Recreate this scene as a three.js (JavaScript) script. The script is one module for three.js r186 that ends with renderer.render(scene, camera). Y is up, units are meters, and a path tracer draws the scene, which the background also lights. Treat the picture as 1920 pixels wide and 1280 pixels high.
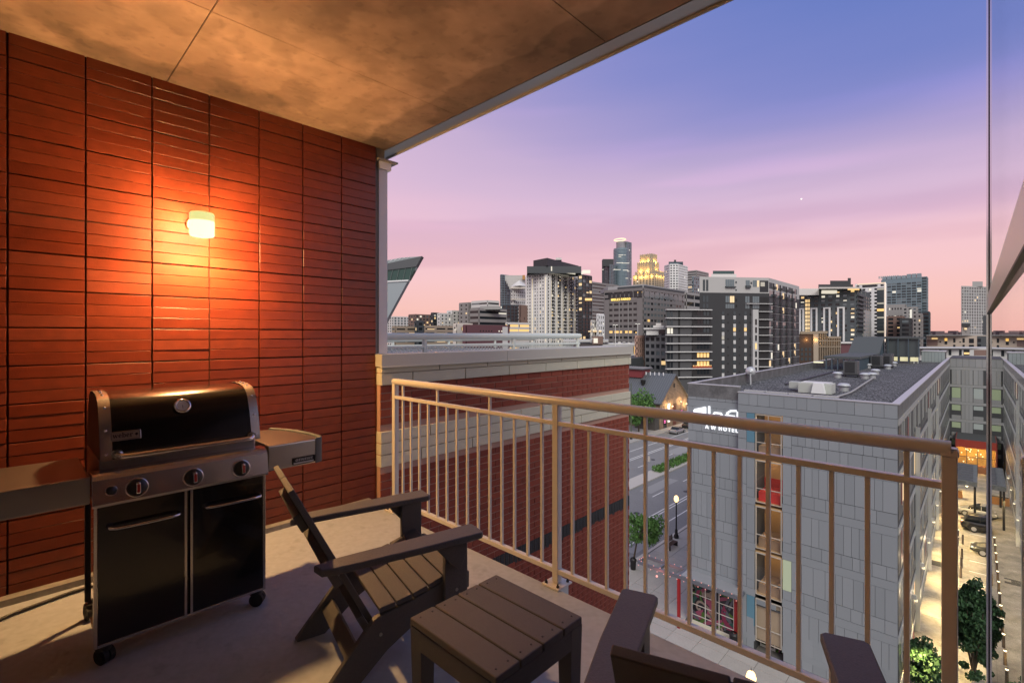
import * as THREE from 'three';
import { mergeGeometries } from 'three/addons/utils/BufferGeometryUtils.js';
import { RoundedBoxGeometry } from 'three/addons/geometries/RoundedBoxGeometry.js';
import { TextGeometry } from 'three/addons/geometries/TextGeometry.js';
import { FontLoader } from 'three/addons/loaders/FontLoader.js';

// ---------------------------------------------------------------- camera, sky, sun, exposure
// plan axes: u runs out along the brick side wall (world +x), v runs along the railing towards that wall (world -z)
const scene = new THREE.Scene();
const EYE = 1.42, GROUND = -19.3;
const camera = new THREE.PerspectiveCamera(70.42, 1.5, 0.008, 9000);
camera.position.set(0, EYE, 0);
camera.rotation.y = -0.8062;
camera.setViewOffset(1920, 1280, 0, 13, 1920, 1280);

const rand = (s => () => { s |= 0; s = s + 0x6D2B79F5 | 0; let t = Math.imul(s ^ s >>> 15, 1 | s); t = t + Math.imul(t ^ t >>> 7, 61 | t) ^ t; return ((t ^ t >>> 14) >>> 0) / 4294967296; });
let R = rand(20240);
const rr = (a, b) => a + (b - a) * R();
const lin = c => { c /= 255; return c <= 0.04045 ? c / 12.92 : Math.pow((c + 0.055) / 1.055, 2.4); };
const smooth = (a, b, x) => { x = Math.min(1, Math.max(0, (x - a) / (b - a))); return x * x * (3 - 2 * x); };
// periodic value noise
function makeNoise(seed) {
  const r = rand(seed), N = 256, t = new Float32Array(N * N); for (let i = 0; i < N * N; i++) t[i] = r();
  const at = (x, y, px, py) => t[(((y % py) + py) % py & 255) * N + (((x % px) + px) % px & 255)];
  const n2 = (x, y, px, py) => { const xi = Math.floor(x), yi = Math.floor(y); let fx = x - xi, fy = y - yi; fx = fx * fx * (3 - 2 * fx); fy = fy * fy * (3 - 2 * fy);
    const a = at(xi, yi, px, py), b = at(xi + 1, yi, px, py), c = at(xi, yi + 1, px, py), d = at(xi + 1, yi + 1, px, py); return a + (b - a) * fx + (c - a) * fy + (a - b - c + d) * fx * fy; };
  return (u, v, fx, fy, oct) => { let s = 0, a = 0.5, w = 0; for (let o = 0; o < oct; o++) { s += a * n2(u * fx, v * fy, fx, fy); w += a; a *= 0.5; fx *= 2; fy *= 2; } return s / w; };
}
{
  const w = 1536, h = 768, d = new Float32Array(w * h * 4), n = makeNoise(7);
  const stops = [[-90, 46, 46, 52], [-6, 90, 84, 92], [-1.5, 232, 174, 166], [0.5, 244, 186, 176], [3, 249, 197, 188], [6, 248, 201, 203], [10, 243, 199, 209], [13.6, 229, 192, 214], [17, 215, 186, 214], [22, 198, 176, 211], [26.3, 174, 161, 208], [29, 157, 152, 206], [33, 134, 140, 203], [39, 110, 128, 197], [50, 94, 118, 190], [90, 88, 110, 184]];
  const col = e => { let i = 1; while (i < stops.length - 1 && stops[i][0] < e) i++; const a = stops[i - 1], b = stops[i], f = Math.min(1, Math.max(0, (e - a[0]) / (b[0] - a[0]))); return [0, 1, 2].map(k => lin(a[k + 1] + (b[k + 1] - a[k + 1]) * f)); };
  for (let j = 0; j < h; j++) for (let i = 0; i < w; i++) {
    const el = (j + 0.5) / h * 180 - 90, al = ((i + 0.5) / w - 0.5) * 2 * Math.PI, az = al + 0.764;
    const wisp = n(i / w, j / h, 12, 60, 5), broad = n(i / w + 0.3, j / h, 7, 16, 4);
    const tilt = 18 * Math.sin(az) * smooth(8, 24, el) * (0.5 + 0.5 * Math.cos(az));
    const e2 = el + tilt + (broad - 0.5) * 6 * smooth(4, 14, el) + (wisp - 0.5) * 2.5 * smooth(1, 7, el);
    const c = col(e2), o = (j * w + i) * 4;
    // unseen sky behind and overhead brightened to pale grey, added as fill light
    const back = 0.5 - 0.5 * Math.cos(az), skyFill = Math.max(smooth(0.35, 0.95, back), smooth(42, 75, el)) * smooth(-2, 8, el), skyFillC = [0.78, 0.79, 0.84];
    for (let q = 0; q < 3; q++) c[q] += (skyFillC[q] - c[q]) * 0.85 * skyFill;
    const streak = smooth(0.5, 0.72, wisp) * smooth(1, 3, el) * (1 - smooth(9, 20, el));
    const band = smooth(0.52, 0.75, n(i / w + 0.1, j / h, 9, 44, 4)) * smooth(8, 13, el) * (1 - smooth(24, 34, el));
    d[o] = c[0] * (1 - 0.1 * streak + 0.14 * band); d[o + 1] = c[1] * (1 - 0.13 * streak + 0.06 * band); d[o + 2] = c[2] * (1 - 0.1 * streak + 0.08 * band); d[o + 3] = 1;
  }
  const t = new THREE.DataTexture(d, w, h, THREE.RGBAFormat, THREE.FloatType);
  t.mapping = THREE.EquirectangularReflectionMapping; t.magFilter = t.minFilter = THREE.LinearFilter; t.wrapS = THREE.RepeatWrapping; t.needsUpdate = true;
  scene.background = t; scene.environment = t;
}
const sun = new THREE.DirectionalLight(new THREE.Color(1, 0.94, 0.83), 2.1);
sun.position.set(-52, 112, 95); sun.target.position.set(60, -10, -10);
sun.castShadow = true; sun.shadow.radius = 60;
Object.assign(sun.shadow.camera, { left: -160, right: 160, top: 160, bottom: -160, near: 1, far: 500 }); sun.shadow.mapSize.set(2048, 2048);
scene.add(sun, sun.target);

const renderer = new THREE.WebGLRenderer({ antialias: true });
renderer.toneMapping = THREE.LinearToneMapping;
renderer.toneMappingExposure = 1.0;
renderer.shadowMap.enabled = true;

// ---------------------------------------------------------------- helpers
const numbers = {};
function numbered(n) { const k = numbers[n] = (numbers[n] ?? -1) + 1; return k ? n + '_' + String(k).padStart(3, '0') : n; }
function tag(o, label, category, group, kind) { o.userData.label = label; if (category) o.userData.category = category; if (group) o.userData.group = group; if (kind) o.userData.kind = kind; return o; }
function thing(name, label, category, u = 0, y = 0, v = 0, group) { const g = new THREE.Group(); g.name = numbered(name); g.position.set(u, y, -v); scene.add(g); return tag(g, label, category, group); }
function struct(name, u = 0, y = 0, v = 0) { const g = new THREE.Group(); g.name = numbered(name); g.position.set(u, y, -v); g.userData.kind = 'structure'; scene.add(g); return g; }
function copyOf(o, label, u, y, v, yaw) { const c = o.clone(); c.name = numbered(o.name.replace(/_\d+$/, '')); c.userData = { ...o.userData, label }; c.position.set(u, y, -v); if (yaw !== undefined) c.rotation.y = yaw; scene.add(c); return c; }
function mesh(name, geo, mat, parent, kind) { const m = new THREE.Mesh(geo, mat); m.name = name; m.castShadow = m.receiveShadow = true; if (kind) m.userData.kind = kind; parent?.add(m); return m; }
const rootPos = p => { const v = new THREE.Vector3(); for (let q = p; q && q !== scene; q = q.parent) v.add(q.position); return v; };
// MB collects boxes, given in plan coordinates (u, y, v), and builds one mesh
class MB {
  constructor() { this.p = []; this.n = []; this.t = []; this.i = []; }
  quad(a, b, c, d, uw, vh) {
    const k = this.p.length / 3, e1 = [b[0] - a[0], b[1] - a[1], b[2] - a[2]], e2 = [d[0] - a[0], d[1] - a[1], d[2] - a[2]];
    const n = [e1[1] * e2[2] - e1[2] * e2[1], e1[2] * e2[0] - e1[0] * e2[2], e1[0] * e2[1] - e1[1] * e2[0]], l = Math.hypot(...n) || 1;
    const w = uw ?? Math.hypot(...e1), h = vh ?? Math.hypot(...e2);
    for (const q of [a, b, c, d]) { this.p.push(...q); this.n.push(n[0] / l, n[1] / l, n[2] / l); }
    this.t.push(0, 0, w, 0, w, h, 0, h); this.i.push(k, k + 1, k + 2, k, k + 2, k + 3); return this;
  }
  // eight corners: bottom ring b0..b3 and top ring t0..t3, counter-clockwise seen from above (world coordinates)
  hex(b, t) { this.quad(t[0], t[1], t[2], t[3]); this.quad(b[3], b[2], b[1], b[0]); for (let k = 0; k < 4; k++) { const j = (k + 1) % 4; this.quad(b[k], b[j], t[j], t[k]); } return this; }
  box(u0, u1, y0, y1, v0, v1) { const r = y => [[u0, y, -v0], [u1, y, -v0], [u1, y, -v1], [u0, y, -v1]]; return this.hex(r(y0), r(y1)); }
  fb(F, s0, s1, y0, y1, n0, n1) { // in the frame of a facade: s along it, n out of it
    const P = (s, n, y) => [F.u + F.du * s + F.nu * n, y, -(F.v + F.dv * s + F.nv * n)], r = y => [P(s0, n1, y), P(s1, n1, y), P(s1, n0, y), P(s0, n0, y)]; return this.hex(r(y0), r(y1));
  }
  prism(pts, y0, y1) { // plan polygon [[u, v], ...] in any order of turn
    let A = 0; pts.forEach(([u, v], k) => { const [u2, v2] = pts[(k + 1) % pts.length]; A += u * v2 - u2 * v; });
    const q = A > 0 ? pts : [...pts].reverse(), sh = THREE.ShapeUtils.triangulateShape(q.map(([u, v]) => new THREE.Vector2(u, v)), []);
    q.forEach(([u, v], k) => { const [u2, v2] = q[(k + 1) % q.length]; this.quad([u, y0, -v], [u2, y0, -v2], [u2, y1, -v2], [u, y1, -v]); });
    const k = this.p.length / 3; q.forEach(([u, v]) => { this.p.push(u, y1, -v); this.n.push(0, 1, 0); this.t.push(u, v); }); sh.forEach(f => this.i.push(k + f[0], k + f[1], k + f[2]));
    return this;
  }
  add(g) { // any geometry, already placed
    const k = this.p.length / 3, P = g.attributes.position, N = g.attributes.normal, T = g.attributes.uv; for (let a = 0; a < P.count; a++) { this.p.push(P.getX(a), P.getY(a), P.getZ(a)); this.n.push(N.getX(a), N.getY(a), N.getZ(a)); this.t.push(T ? T.getX(a) : 0, T ? T.getY(a) : 0); }
    if (g.index) for (let a = 0; a < g.index.count; a++) this.i.push(k + g.index.getX(a)); else for (let a = 0; a < P.count; a++) this.i.push(k + a); return this;
  }
  get empty() { return !this.i.length; }
  geo(off) { const g = new THREE.BufferGeometry(), p = this.p; if (off) for (let a = 0; a < p.length; a += 3) { p[a] -= off.x; p[a + 1] -= off.y; p[a + 2] -= off.z; }
    g.setAttribute('position', new THREE.Float32BufferAttribute(p, 3)); g.setAttribute('normal', new THREE.Float32BufferAttribute(this.n, 3)); g.setAttribute('uv', new THREE.Float32BufferAttribute(this.t, 2)); g.setIndex(this.i); return g; }
  build(name, mat, parent, kind) { if (this.empty) return null; return mesh(name, this.geo(rootPos(parent)), mat, parent, kind); }
}
const boxMesh = (name, mat, parent, ...b) => new MB().box(...b).build(name, mat, parent);
// a bar between two world points with a w x h section
function bar(a, b, w, h, up = [0, 1, 0]) {
  const A = new THREE.Vector3(...a), B = new THREE.Vector3(...b), L = A.distanceTo(B), g = new THREE.BoxGeometry(w, h, L), m = new THREE.Matrix4(), z = B.clone().sub(A).normalize(), x = new THREE.Vector3(...up).cross(z).normalize(), y = z.clone().cross(x);
  m.makeBasis(x, y, z).setPosition(A.add(B).multiplyScalar(0.5)); return g.applyMatrix4(m);
}
function rod(a, b, r, seg = 10, r2 = r) {
  const A = new THREE.Vector3(...a), B = new THREE.Vector3(...b), L = A.distanceTo(B), g = new THREE.CylinderGeometry(r2, r, L, seg);
  return g.applyQuaternion(new THREE.Quaternion().setFromUnitVectors(new THREE.Vector3(0, 1, 0), B.clone().sub(A).normalize())).translate(...A.add(B).multiplyScalar(0.5).toArray());
}
const tube = (pts, r, seg = 24, rad = 8) => new THREE.TubeGeometry(new THREE.CatmullRomCurve3(pts.map(p => new THREE.Vector3(...p)), false, 'catmullrom', 0.2), seg, r, rad);
const rbox = (w, h, d, r = 0.004, s = 1) => new RoundedBoxGeometry(w, h, d, s, r);
// board between x0..x1 etc. in local axes with eased edges
const board = (x0, x1, y0, y1, z0, z1, r = 0.004) => rbox(x1 - x0, y1 - y0, z1 - z0, Math.min(r, (y1 - y0) / 2.2, (x1 - x0) / 2.2, (z1 - z0) / 2.2)).translate((x0 + x1) / 2, (y0 + y1) / 2, (z0 + z1) / 2);
function extrude(pts, depth, bevel = 0.003, holes) { // outline in x, y; thickness along z, centred
  const s = new THREE.Shape(pts.map(p => new THREE.Vector2(...p))); (holes ?? []).forEach(h => s.holes.push(new THREE.Path(h.map(p => new THREE.Vector2(...p)))));
  return new THREE.ExtrudeGeometry(s, { depth: depth - 2 * bevel, bevelEnabled: bevel > 0, bevelThickness: bevel, bevelSize: bevel, bevelOffset: -bevel, bevelSegments: 1, curveSegments: 8 }).translate(0, 0, -depth / 2 + bevel);
}

// ---------------------------------------------------------------- procedural textures and materials
function dataTex(size, fn, srgb, rep = 1) {
  const d = new Uint8Array(size * size * 4);
  for (let j = 0; j < size; j++) for (let i = 0; i < size; i++) { const c = fn(i / size, j / size), o = (j * size + i) * 4; for (let k = 0; k < 3; k++) d[o + k] = Math.max(0, Math.min(255, c[k] ?? c[0])); d[o + 3] = 255; }
  const t = new THREE.DataTexture(d, size, size); t.wrapS = t.wrapT = THREE.RepeatWrapping; t.magFilter = THREE.LinearFilter; t.minFilter = THREE.LinearMipmapLinearFilter; t.generateMipmaps = true; if (srgb) t.colorSpace = THREE.SRGBColorSpace; t.repeat.set(rep, rep); t.needsUpdate = true; return t;
}
const N1 = makeNoise(11), N2 = makeNoise(23), N3 = makeNoise(37);
const std = (r, g, b, rough = 0.7, metal = 0, extra = {}) => { const m = new THREE.MeshStandardMaterial({ roughness: rough, metalness: metal, ...extra }); m.color.setRGB(r, g, b); return m; };
const phys = (r, g, b, rough, metal, extra = {}) => { const m = new THREE.MeshPhysicalMaterial({ roughness: rough, metalness: metal, ...extra }); m.color.setRGB(r, g, b); return m; };
const glow = (r, g, b, k = 1) => { const m = new THREE.MeshStandardMaterial({ roughness: 0.5 }); m.color.setRGB(0.3, 0.3, 0.3); m.emissive.setRGB(r, g, b); m.emissiveIntensity = k; return m; };
// fine grain used for relief on many surfaces
const grainTex = dataTex(256, (u, v) => [128 + (N1(u, v, 64, 64, 3) - 0.5) * 240]);
const mottleTex = dataTex(512, (u, v) => { const a = N1(u, v, 6, 6, 6), b = N2(u, v, 40, 40, 3); return [205 + (a - 0.5) * 90 + (b - 0.5) * 40]; }, true);
const softTex = dataTex(512, (u, v) => [238 + (N1(u, v, 5, 5, 5) - 0.5) * 14 + (N2(u, v, 90, 90, 2) - 0.5) * 22 - smooth(0.72, 0.8, N3(u, v, 34, 34, 3)) * 14], true);
const brickTex = dataTex(256, (u, v) => [232 + (N1(u, v, 8, 8, 5) - 0.5) * 40 + (N2(u, v, 4, 60, 2) - 0.5) * 22], true);
const withTex = (m, map, rep, bump, bscale) => { if (map) { m.map = map.clone(); m.map.repeat.set(rep, rep); m.map.needsUpdate = true; } if (bump) { m.bumpMap = bump.clone(); m.bumpMap.repeat.set(rep * 2, rep * 2); m.bumpMap.needsUpdate = true; m.bumpScale = bscale; } return m; };
// stained soffit concrete, one sheet for the whole ceiling (5 m across)
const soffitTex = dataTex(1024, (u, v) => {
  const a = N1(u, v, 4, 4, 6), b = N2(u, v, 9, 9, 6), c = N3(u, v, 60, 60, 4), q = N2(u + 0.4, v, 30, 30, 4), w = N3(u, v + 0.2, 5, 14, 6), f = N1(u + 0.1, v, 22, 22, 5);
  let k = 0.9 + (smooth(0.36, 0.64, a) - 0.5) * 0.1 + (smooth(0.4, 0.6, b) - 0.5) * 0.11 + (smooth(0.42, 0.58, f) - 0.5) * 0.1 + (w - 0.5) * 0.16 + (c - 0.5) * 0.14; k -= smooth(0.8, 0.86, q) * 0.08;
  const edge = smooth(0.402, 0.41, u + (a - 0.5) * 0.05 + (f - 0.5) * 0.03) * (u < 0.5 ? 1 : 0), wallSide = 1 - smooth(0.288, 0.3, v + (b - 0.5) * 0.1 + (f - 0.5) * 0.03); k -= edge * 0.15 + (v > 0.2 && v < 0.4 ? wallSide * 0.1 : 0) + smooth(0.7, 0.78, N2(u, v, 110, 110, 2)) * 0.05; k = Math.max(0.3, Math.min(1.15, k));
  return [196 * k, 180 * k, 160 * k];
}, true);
const M = {
  concreteFloor: withTex(std(0.44, 0.48, 0.525, 0.5), softTex, 0.45, grainTex, 0.0012),
  kerb: withTex(std(0.36, 0.34, 0.31, 0.8), mottleTex, 1, grainTex, 0.002),
  darkMortar: std(0.03, 0.008, 0.006, 0.9),
  brickA: withTex(std(0.195, 0.033, 0.0115, 0.38), brickTex, 2.3, grainTex, 0.0009), brickB: withTex(std(0.18, 0.03, 0.0105, 0.36), brickTex, 1.7, grainTex, 0.0009), brickC: withTex(std(0.21, 0.037, 0.013, 0.42), brickTex, 3.1, grainTex, 0.001),
  wingBrickA: withTex(std(0.45, 0.1, 0.055, 0.85), mottleTex, 4, grainTex, 0.002), wingBrickB: withTex(std(0.4, 0.088, 0.05, 0.85), mottleTex, 5, grainTex, 0.002), wingBrickC: withTex(std(0.36, 0.078, 0.046, 0.85), mottleTex, 3, grainTex, 0.002),
  wingMortar: std(0.42, 0.26, 0.2, 0.95), soldier: withTex(std(0.045, 0.055, 0.06, 0.8), mottleTex, 4, grainTex, 0.002),
  stone: withTex(std(0.66, 0.65, 0.52, 0.85), softTex, 1.5, grainTex, 0.0015),
  coping: std(0.5, 0.51, 0.46, 0.45, 0.2), whiteMetal: std(0.78, 0.78, 0.8, 0.45), rail: std(0.62, 0.61, 0.57, 0.3),
  guard: std(0.6, 0.66, 0.63, 0.5), plank: withTex(std(0.112, 0.109, 0.114, 0.5), softTex, 3, grainTex, 0.001),
  bolt: std(0.35, 0.35, 0.36, 0.35, 1), darkBolt: std(0.05, 0.05, 0.055, 0.5, 0.6),
  chrome: std(0.78, 0.77, 0.75, 0.16, 1), steel: std(0.62, 0.6, 0.57, 0.27, 1), steelDark: std(0.34, 0.33, 0.33, 0.34, 1),
  enamel: phys(0.003, 0.003, 0.003, 0.2, 0, { clearcoat: 0.5, clearcoatRoughness: 0.05 }), blackPlastic: std(0.012, 0.012, 0.013, 0.45), endCap: std(0.03, 0.028, 0.027, 0.5), greyPlastic: std(0.1, 0.11, 0.11, 0.5),
  red: std(0.32, 0.03, 0.02, 0.3), gaugeFace: std(0.6, 0.57, 0.5, 0.4), rubber: std(0.01, 0.01, 0.01, 0.7),
  pane: phys(1, 1, 1, 0.0, 0, { transmission: 1, thickness: 0, ior: 1.5 }),
  glassDark: std(0.018, 0.022, 0.027, 0.08), glassMid: std(0.05, 0.062, 0.07, 0.25), glassDull: std(0.06, 0.065, 0.07, 0.65), glassPale: std(0.16, 0.2, 0.22, 0.12, 0.3),
  litWarm: glow(0.95, 0.62, 0.24, 0.9), litWhite: glow(0.92, 0.84, 0.66, 0.8), litGold: glow(1, 0.55, 0.08, 1.0), litDim: glow(0.3, 0.26, 0.17, 0.8),
  asphalt: withTex(std(0.25, 0.25, 0.25, 0.9), softTex, 0.12, grainTex, 0.004), paving: withTex(std(0.45, 0.43, 0.4, 0.85), softTex, 0.35, grainTex, 0.002), pavingB: withTex(std(0.42, 0.4, 0.37, 0.85), softTex, 0.3, grainTex, 0.002), kerbStone: std(0.5, 0.47, 0.43, 0.85),
  roadPaint: std(0.72, 0.72, 0.7, 0.7), land: std(0.09, 0.09, 0.085, 0.95),
  iron: std(0.016, 0.016, 0.017, 0.5, 0.3), bark: withTex(std(0.09, 0.065, 0.045, 0.95), mottleTex, 2, grainTex, 0.01),
};

// ================================================================ THE BALCONY
const WALLV = 3.72, EDGE = 2.12, CEIL = 3.03, CEDGE = 2.28;
{
  const f = struct('balcony_floor'); boxMesh('floor_slab', M.concreteFloor, f, -1.2, EDGE, -0.25, 0, -4, 3.8);
  boxMesh('kerb', M.kerb, f, -1.2, EDGE - 0.002, 0.0, 0.035, 3.655, 3.722);
}
{ // ceiling: formwork sheets with open joints under a slab, and the metal drip edge
  const c = struct('balcony_ceiling');
  boxMesh('ceiling_slab', std(0.12, 0.1, 0.08, 0.9), c, -1.2, CEDGE, CEIL + 0.008, CEIL + 0.25, -4.2, 3.9);
  const us = [-1.2, 0.7, CEDGE], vs = [-4.2, -2.34, -1.07, 0.2, 1.47, 2.75, 3.9];
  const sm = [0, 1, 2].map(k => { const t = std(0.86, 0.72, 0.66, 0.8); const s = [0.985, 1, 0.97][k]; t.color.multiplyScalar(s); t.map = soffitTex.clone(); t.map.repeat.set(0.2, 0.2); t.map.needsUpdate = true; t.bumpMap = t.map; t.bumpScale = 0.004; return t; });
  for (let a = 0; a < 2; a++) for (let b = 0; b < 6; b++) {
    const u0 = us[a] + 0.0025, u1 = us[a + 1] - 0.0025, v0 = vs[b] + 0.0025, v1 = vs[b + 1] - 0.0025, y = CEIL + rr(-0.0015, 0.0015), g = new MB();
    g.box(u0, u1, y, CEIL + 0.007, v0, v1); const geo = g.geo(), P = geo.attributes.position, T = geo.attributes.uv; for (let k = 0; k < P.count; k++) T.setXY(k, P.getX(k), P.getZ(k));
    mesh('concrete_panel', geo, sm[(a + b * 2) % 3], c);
  }
  const e = thing('drip_edge', 'long grey metal drip edge along the outer rim of the balcony ceiling', 'metal trim', CEDGE, CEIL, 0);
  boxMesh('soffit_strip', std(0.42, 0.42, 0.43, 0.3, 0.85), e, CEDGE + 0.001, CEDGE + 0.105, CEIL - 0.004, CEIL + 0.02, -4.2, 3.9);
  boxMesh('fascia', std(0.42, 0.41, 0.4, 0.5, 0.1), e, CEDGE + 0.106, CEDGE + 0.118, CEIL - 0.016, CEIL + 0.26, -4.2, 3.9);
}
// ---- the painted brick side wall, every brick a piece
{
  const w = thing('brick_wall', 'red painted stack bond brick wall at the left side of the balcony', 'wall', 0.5, 0, WALLV);
  boxMesh('mortar_bed', M.darkMortar, w, -1.2, 2.19, 0, CEIL + 0.01, WALLV + 0.014, WALLV + 0.25);
  const PW = 0.3133, PH = 0.06873, topStrong = 2.9;
  const geos = []; // brick with a chamfered, slightly uneven face; local x along u, z out of the wall
  for (let k = 0; k < 6; k++) { const L = PW - 0.008, H = PH - 0.0045, c = 0.0016, D = 0.016, x0 = -L / 2, x1 = L / 2, y0 = -H / 2, y1 = H / 2, t = () => rr(-0.0006, 0.0006), lean = rr(-0.0006, 0.0016);
    const f = [[x0 + c, y0 + c, t() + lean], [x1 - c, y0 + c, t() + lean], [x1 - c, y1 - c, t() - lean], [x0 + c, y1 - c, t() - lean]], b = [[x0, y0, -c], [x1, y0, -c], [x1, y1, -c], [x0, y1, -c]], r = b.map(p => [p[0], p[1], -D]);
    const m = new MB(); m.quad(...f); for (let a = 0; a < 4; a++) { const j = (a + 1) % 4; m.quad(b[a], b[j], f[j], f[a]); m.quad(r[a], r[j], b[j], b[a]); } const g = m.geo(); const P = g.attributes.position, T = g.attributes.uv, o = rr(0, 3); for (let a = 0; a < P.count; a++) T.setXY(a, P.getX(a) + o, P.getY(a) + o * 1.7); geos.push(g); }
  const list = [], mats = [M.brickA, M.brickB, M.brickC];
  for (let c = -4; c < 7; c++) for (let r = -2; r < 43; r++) {
    const u = -0.003 + PW * (c + 0.5), strong = Math.floor((r + 300) / 3), inRow = (r + 300) % 3, yt = topStrong - 0.2062 * (strong - 100) - inRow * PH, y = yt - PH / 2 + (inRow === 0 ? -0.0017 : inRow === 2 ? 0.0017 : 0);
    if (y - PH / 2 < 0.004 || y + PH / 2 > CEIL + 0.03 || u > 2.2 || u < -1.2) continue;
    const hid = u > 0.3 && u < 0.9 && y < 1.0; list.push([u, y, Math.hypot(u, y - EYE, WALLV) + (u < -0.2 ? 9 : 0) + (hid ? 5 : 0)]);
  }
  list.sort((a, b) => a[2] - b[2]);
  const rest = new MB();
  list.forEach(([u, y], k) => { const g = geos[Math.floor(R() * 6)], dz = rr(-0.0007, 0.0007), rx = rr(-0.004, 0.003);
    if (k < 298) { const m = mesh('brick', g, mats[Math.floor(R() * 3)], w); m.position.set(u - 0.5, y, dz + 0.0004); m.rotation.x = rx; m.rotation.y = rr(-0.002, 0.002); }
    else rest.add(g.clone().rotateX(rx).translate(u, y, -WALLV + dz)); });
  rest.build('bricks', M.brickA, w, 'stuff');
}
// ---- wall lamp
{
  const lu = 0.847, lv = 3.525, y0 = 2.036, g = thing('wall_lamp', 'lit cylindrical glass wall lamp on the red brick wall', 'lamp', lu, y0, lv);
  const steelRing = std(0.45, 0.36, 0.26, 0.35, 0.8), L = (geo, name, mat) => mesh(name, geo, mat, g);
  L(new THREE.CylinderGeometry(0.04, 0.044, 0.024, 32).rotateX(Math.PI / 2).translate(-0.005, 0.104, -0.182), 'back_plate', steelRing);
  L(mergeGeometries([rod([0, 0.112, -0.175], [0, 0.112, -0.068], 0.013), rod([0, 0.112, -0.068], [0, 0.128, 0], 0.009), new THREE.CylinderGeometry(0.026, 0.026, 0.016, 20).translate(0, 0.14, 0)]), 'lamp_holder', steelRing);
  const shade = glow(1, 1, 1, 1.5); shade.emissiveMap = dataTex(64, (u, v) => { const t = smooth(0.6, 0.66, v); return [255 * (1 - t) + 196 * t, 240 * (1 - t) + 192 * t, 196 * (1 - t) + 122 * t]; }, true); shade.emissiveMap.wrapS = shade.emissiveMap.wrapT = THREE.ClampToEdgeWrapping;
  const pr = [[0.001, 0], [0.05, 0], [0.064, 0.004], [0.0685, 0.014], [0.0685, 0.14], [0.064, 0.149], [0.05, 0.153], [0.03, 0.153]], lg = new THREE.LatheGeometry(pr.map(p => new THREE.Vector2(...p)), 40), T = lg.attributes.uv, P = lg.attributes.position; for (let k = 0; k < T.count; k++) T.setXY(k, T.getX(k), P.getY(k) / 0.153); L(lg, 'glass_shade', shade);
  const p = new THREE.PointLight(new THREE.Color(1, 0.53, 0.2), 7, 0, 2); p.position.set(lu, y0 + 0.06, -lv); p.castShadow = true; p.shadow.radius = 2; scene.add(p);
  const dn = new THREE.SpotLight(new THREE.Color(1, 0.53, 0.19), 14, 0, 1.5, 1, 2); dn.position.set(lu, y0 + 0.045, -lv); dn.target.position.set(lu, 0, -lv); dn.castShadow = true; dn.shadow.radius = 2; scene.add(dn, dn.target);
}
// ---- white clad corner column
{
  const c = thing('corner_column', 'slim white metal column at the outer end of the brick wall', 'column', 2.22, 1.25, 3.7);
  boxMesh('shaft', M.whiteMetal, c, 2.232, 2.316, 1.256, 2.86, 3.745, 3.83); boxMesh('shaft_return', std(0.2, 0.19, 0.18, 0.85), c, 2.1905, 2.2315, 1.256, 3.0, 3.75, 3.9);
  boxMesh('capital', M.whiteMetal, c, 2.226, 2.34, 2.861, 2.925, 3.722, 3.85); boxMesh('cap_plate', std(0.3, 0.28, 0.24, 0.6), c, 2.2, 2.39, 2.926, 2.94, 3.69, 3.87);
  boxMesh('bearing_block', std(0.3, 0.25, 0.18, 0.8), c, 2.2, 2.278, 2.941, CEIL - 0.001, 3.73, 3.85);
}
// ---- the railing
{
  const RU = 2.165, g = thing('balcony_railing', 'painted metal balcony railing with a round top rail and square balusters', 'railing', RU, 0, 1.7);
  const at = (geo, name, mat = M.rail, parent = g) => { geo.translate(-RU, 0, 1.7); return mesh(name, geo, mat, parent); };
  const top = tube([[RU, 1.041, -0.058], [RU, 1.041, -1.2], [RU, 1.041, -2.4], [RU, 1.041, -3.392]], 0.026, 40, 20);
  at(mergeGeometries([top, new THREE.SphereGeometry(0.026, 16, 12).translate(RU, 1.041, -3.392)]), 'top_rail');
  at(rbox(0.034, 0.024, 3.3, 0.003).translate(RU, 0.917, -1.721), 'middle_rail'); at(rbox(0.034, 0.028, 3.3, 0.003).translate(RU, 0.08, -1.721), 'bottom_rail');
  const pv = [0.062, 1.722, 3.383];
  pv.forEach((v, k) => {
    const p = at(rbox(0.04, 1.03, 0.04, 0.003).translate(RU, 0.53, -v), 'post'); if (k === 0) at(rbox(0.046, 0.024, 0.046, 0.004).translate(RU, 1.028, -v), 'post_collar');
    const pl = at(rbox(0.13, 0.01, 0.12, 0.002).translate(RU, 0.006, -v), 'base_plate');
    mesh('bracket', rbox(0.12, 0.11, 0.09, 0.002).translate(RU - 0.01 - RU, -0.06, -v + 1.7), M.guard, pl);
    for (const a of [-1, 1]) for (const b of [-1, 1]) mesh('bolt', mergeGeometries([new THREE.CylinderGeometry(0.009, 0.009, 0.009, 6).translate(a * 0.045, 0.0155, -v + 1.7 + b * 0.042), new THREE.CylinderGeometry(0.0045, 0.0045, 0.02, 8).translate(a * 0.045, 0.02, -v + 1.7 + b * 0.042)]), M.darkBolt, pl);
  });
  for (let span = 0; span < 2; span++) { const a = pv[span], b = pv[span + 1], st = (b - a) / 15;
    for (let k = 0; k < 14; k++) { const full = [0, 4, 9, 13].includes(13 - k); const y1 = full ? 1.02 : 0.906; at(rbox(0.016, y1 - 0.093, 0.016, 0.0015).translate(RU, (y1 + 0.093) / 2, -(a + st * (k + 1))), 'baluster'); } }
}
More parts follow.
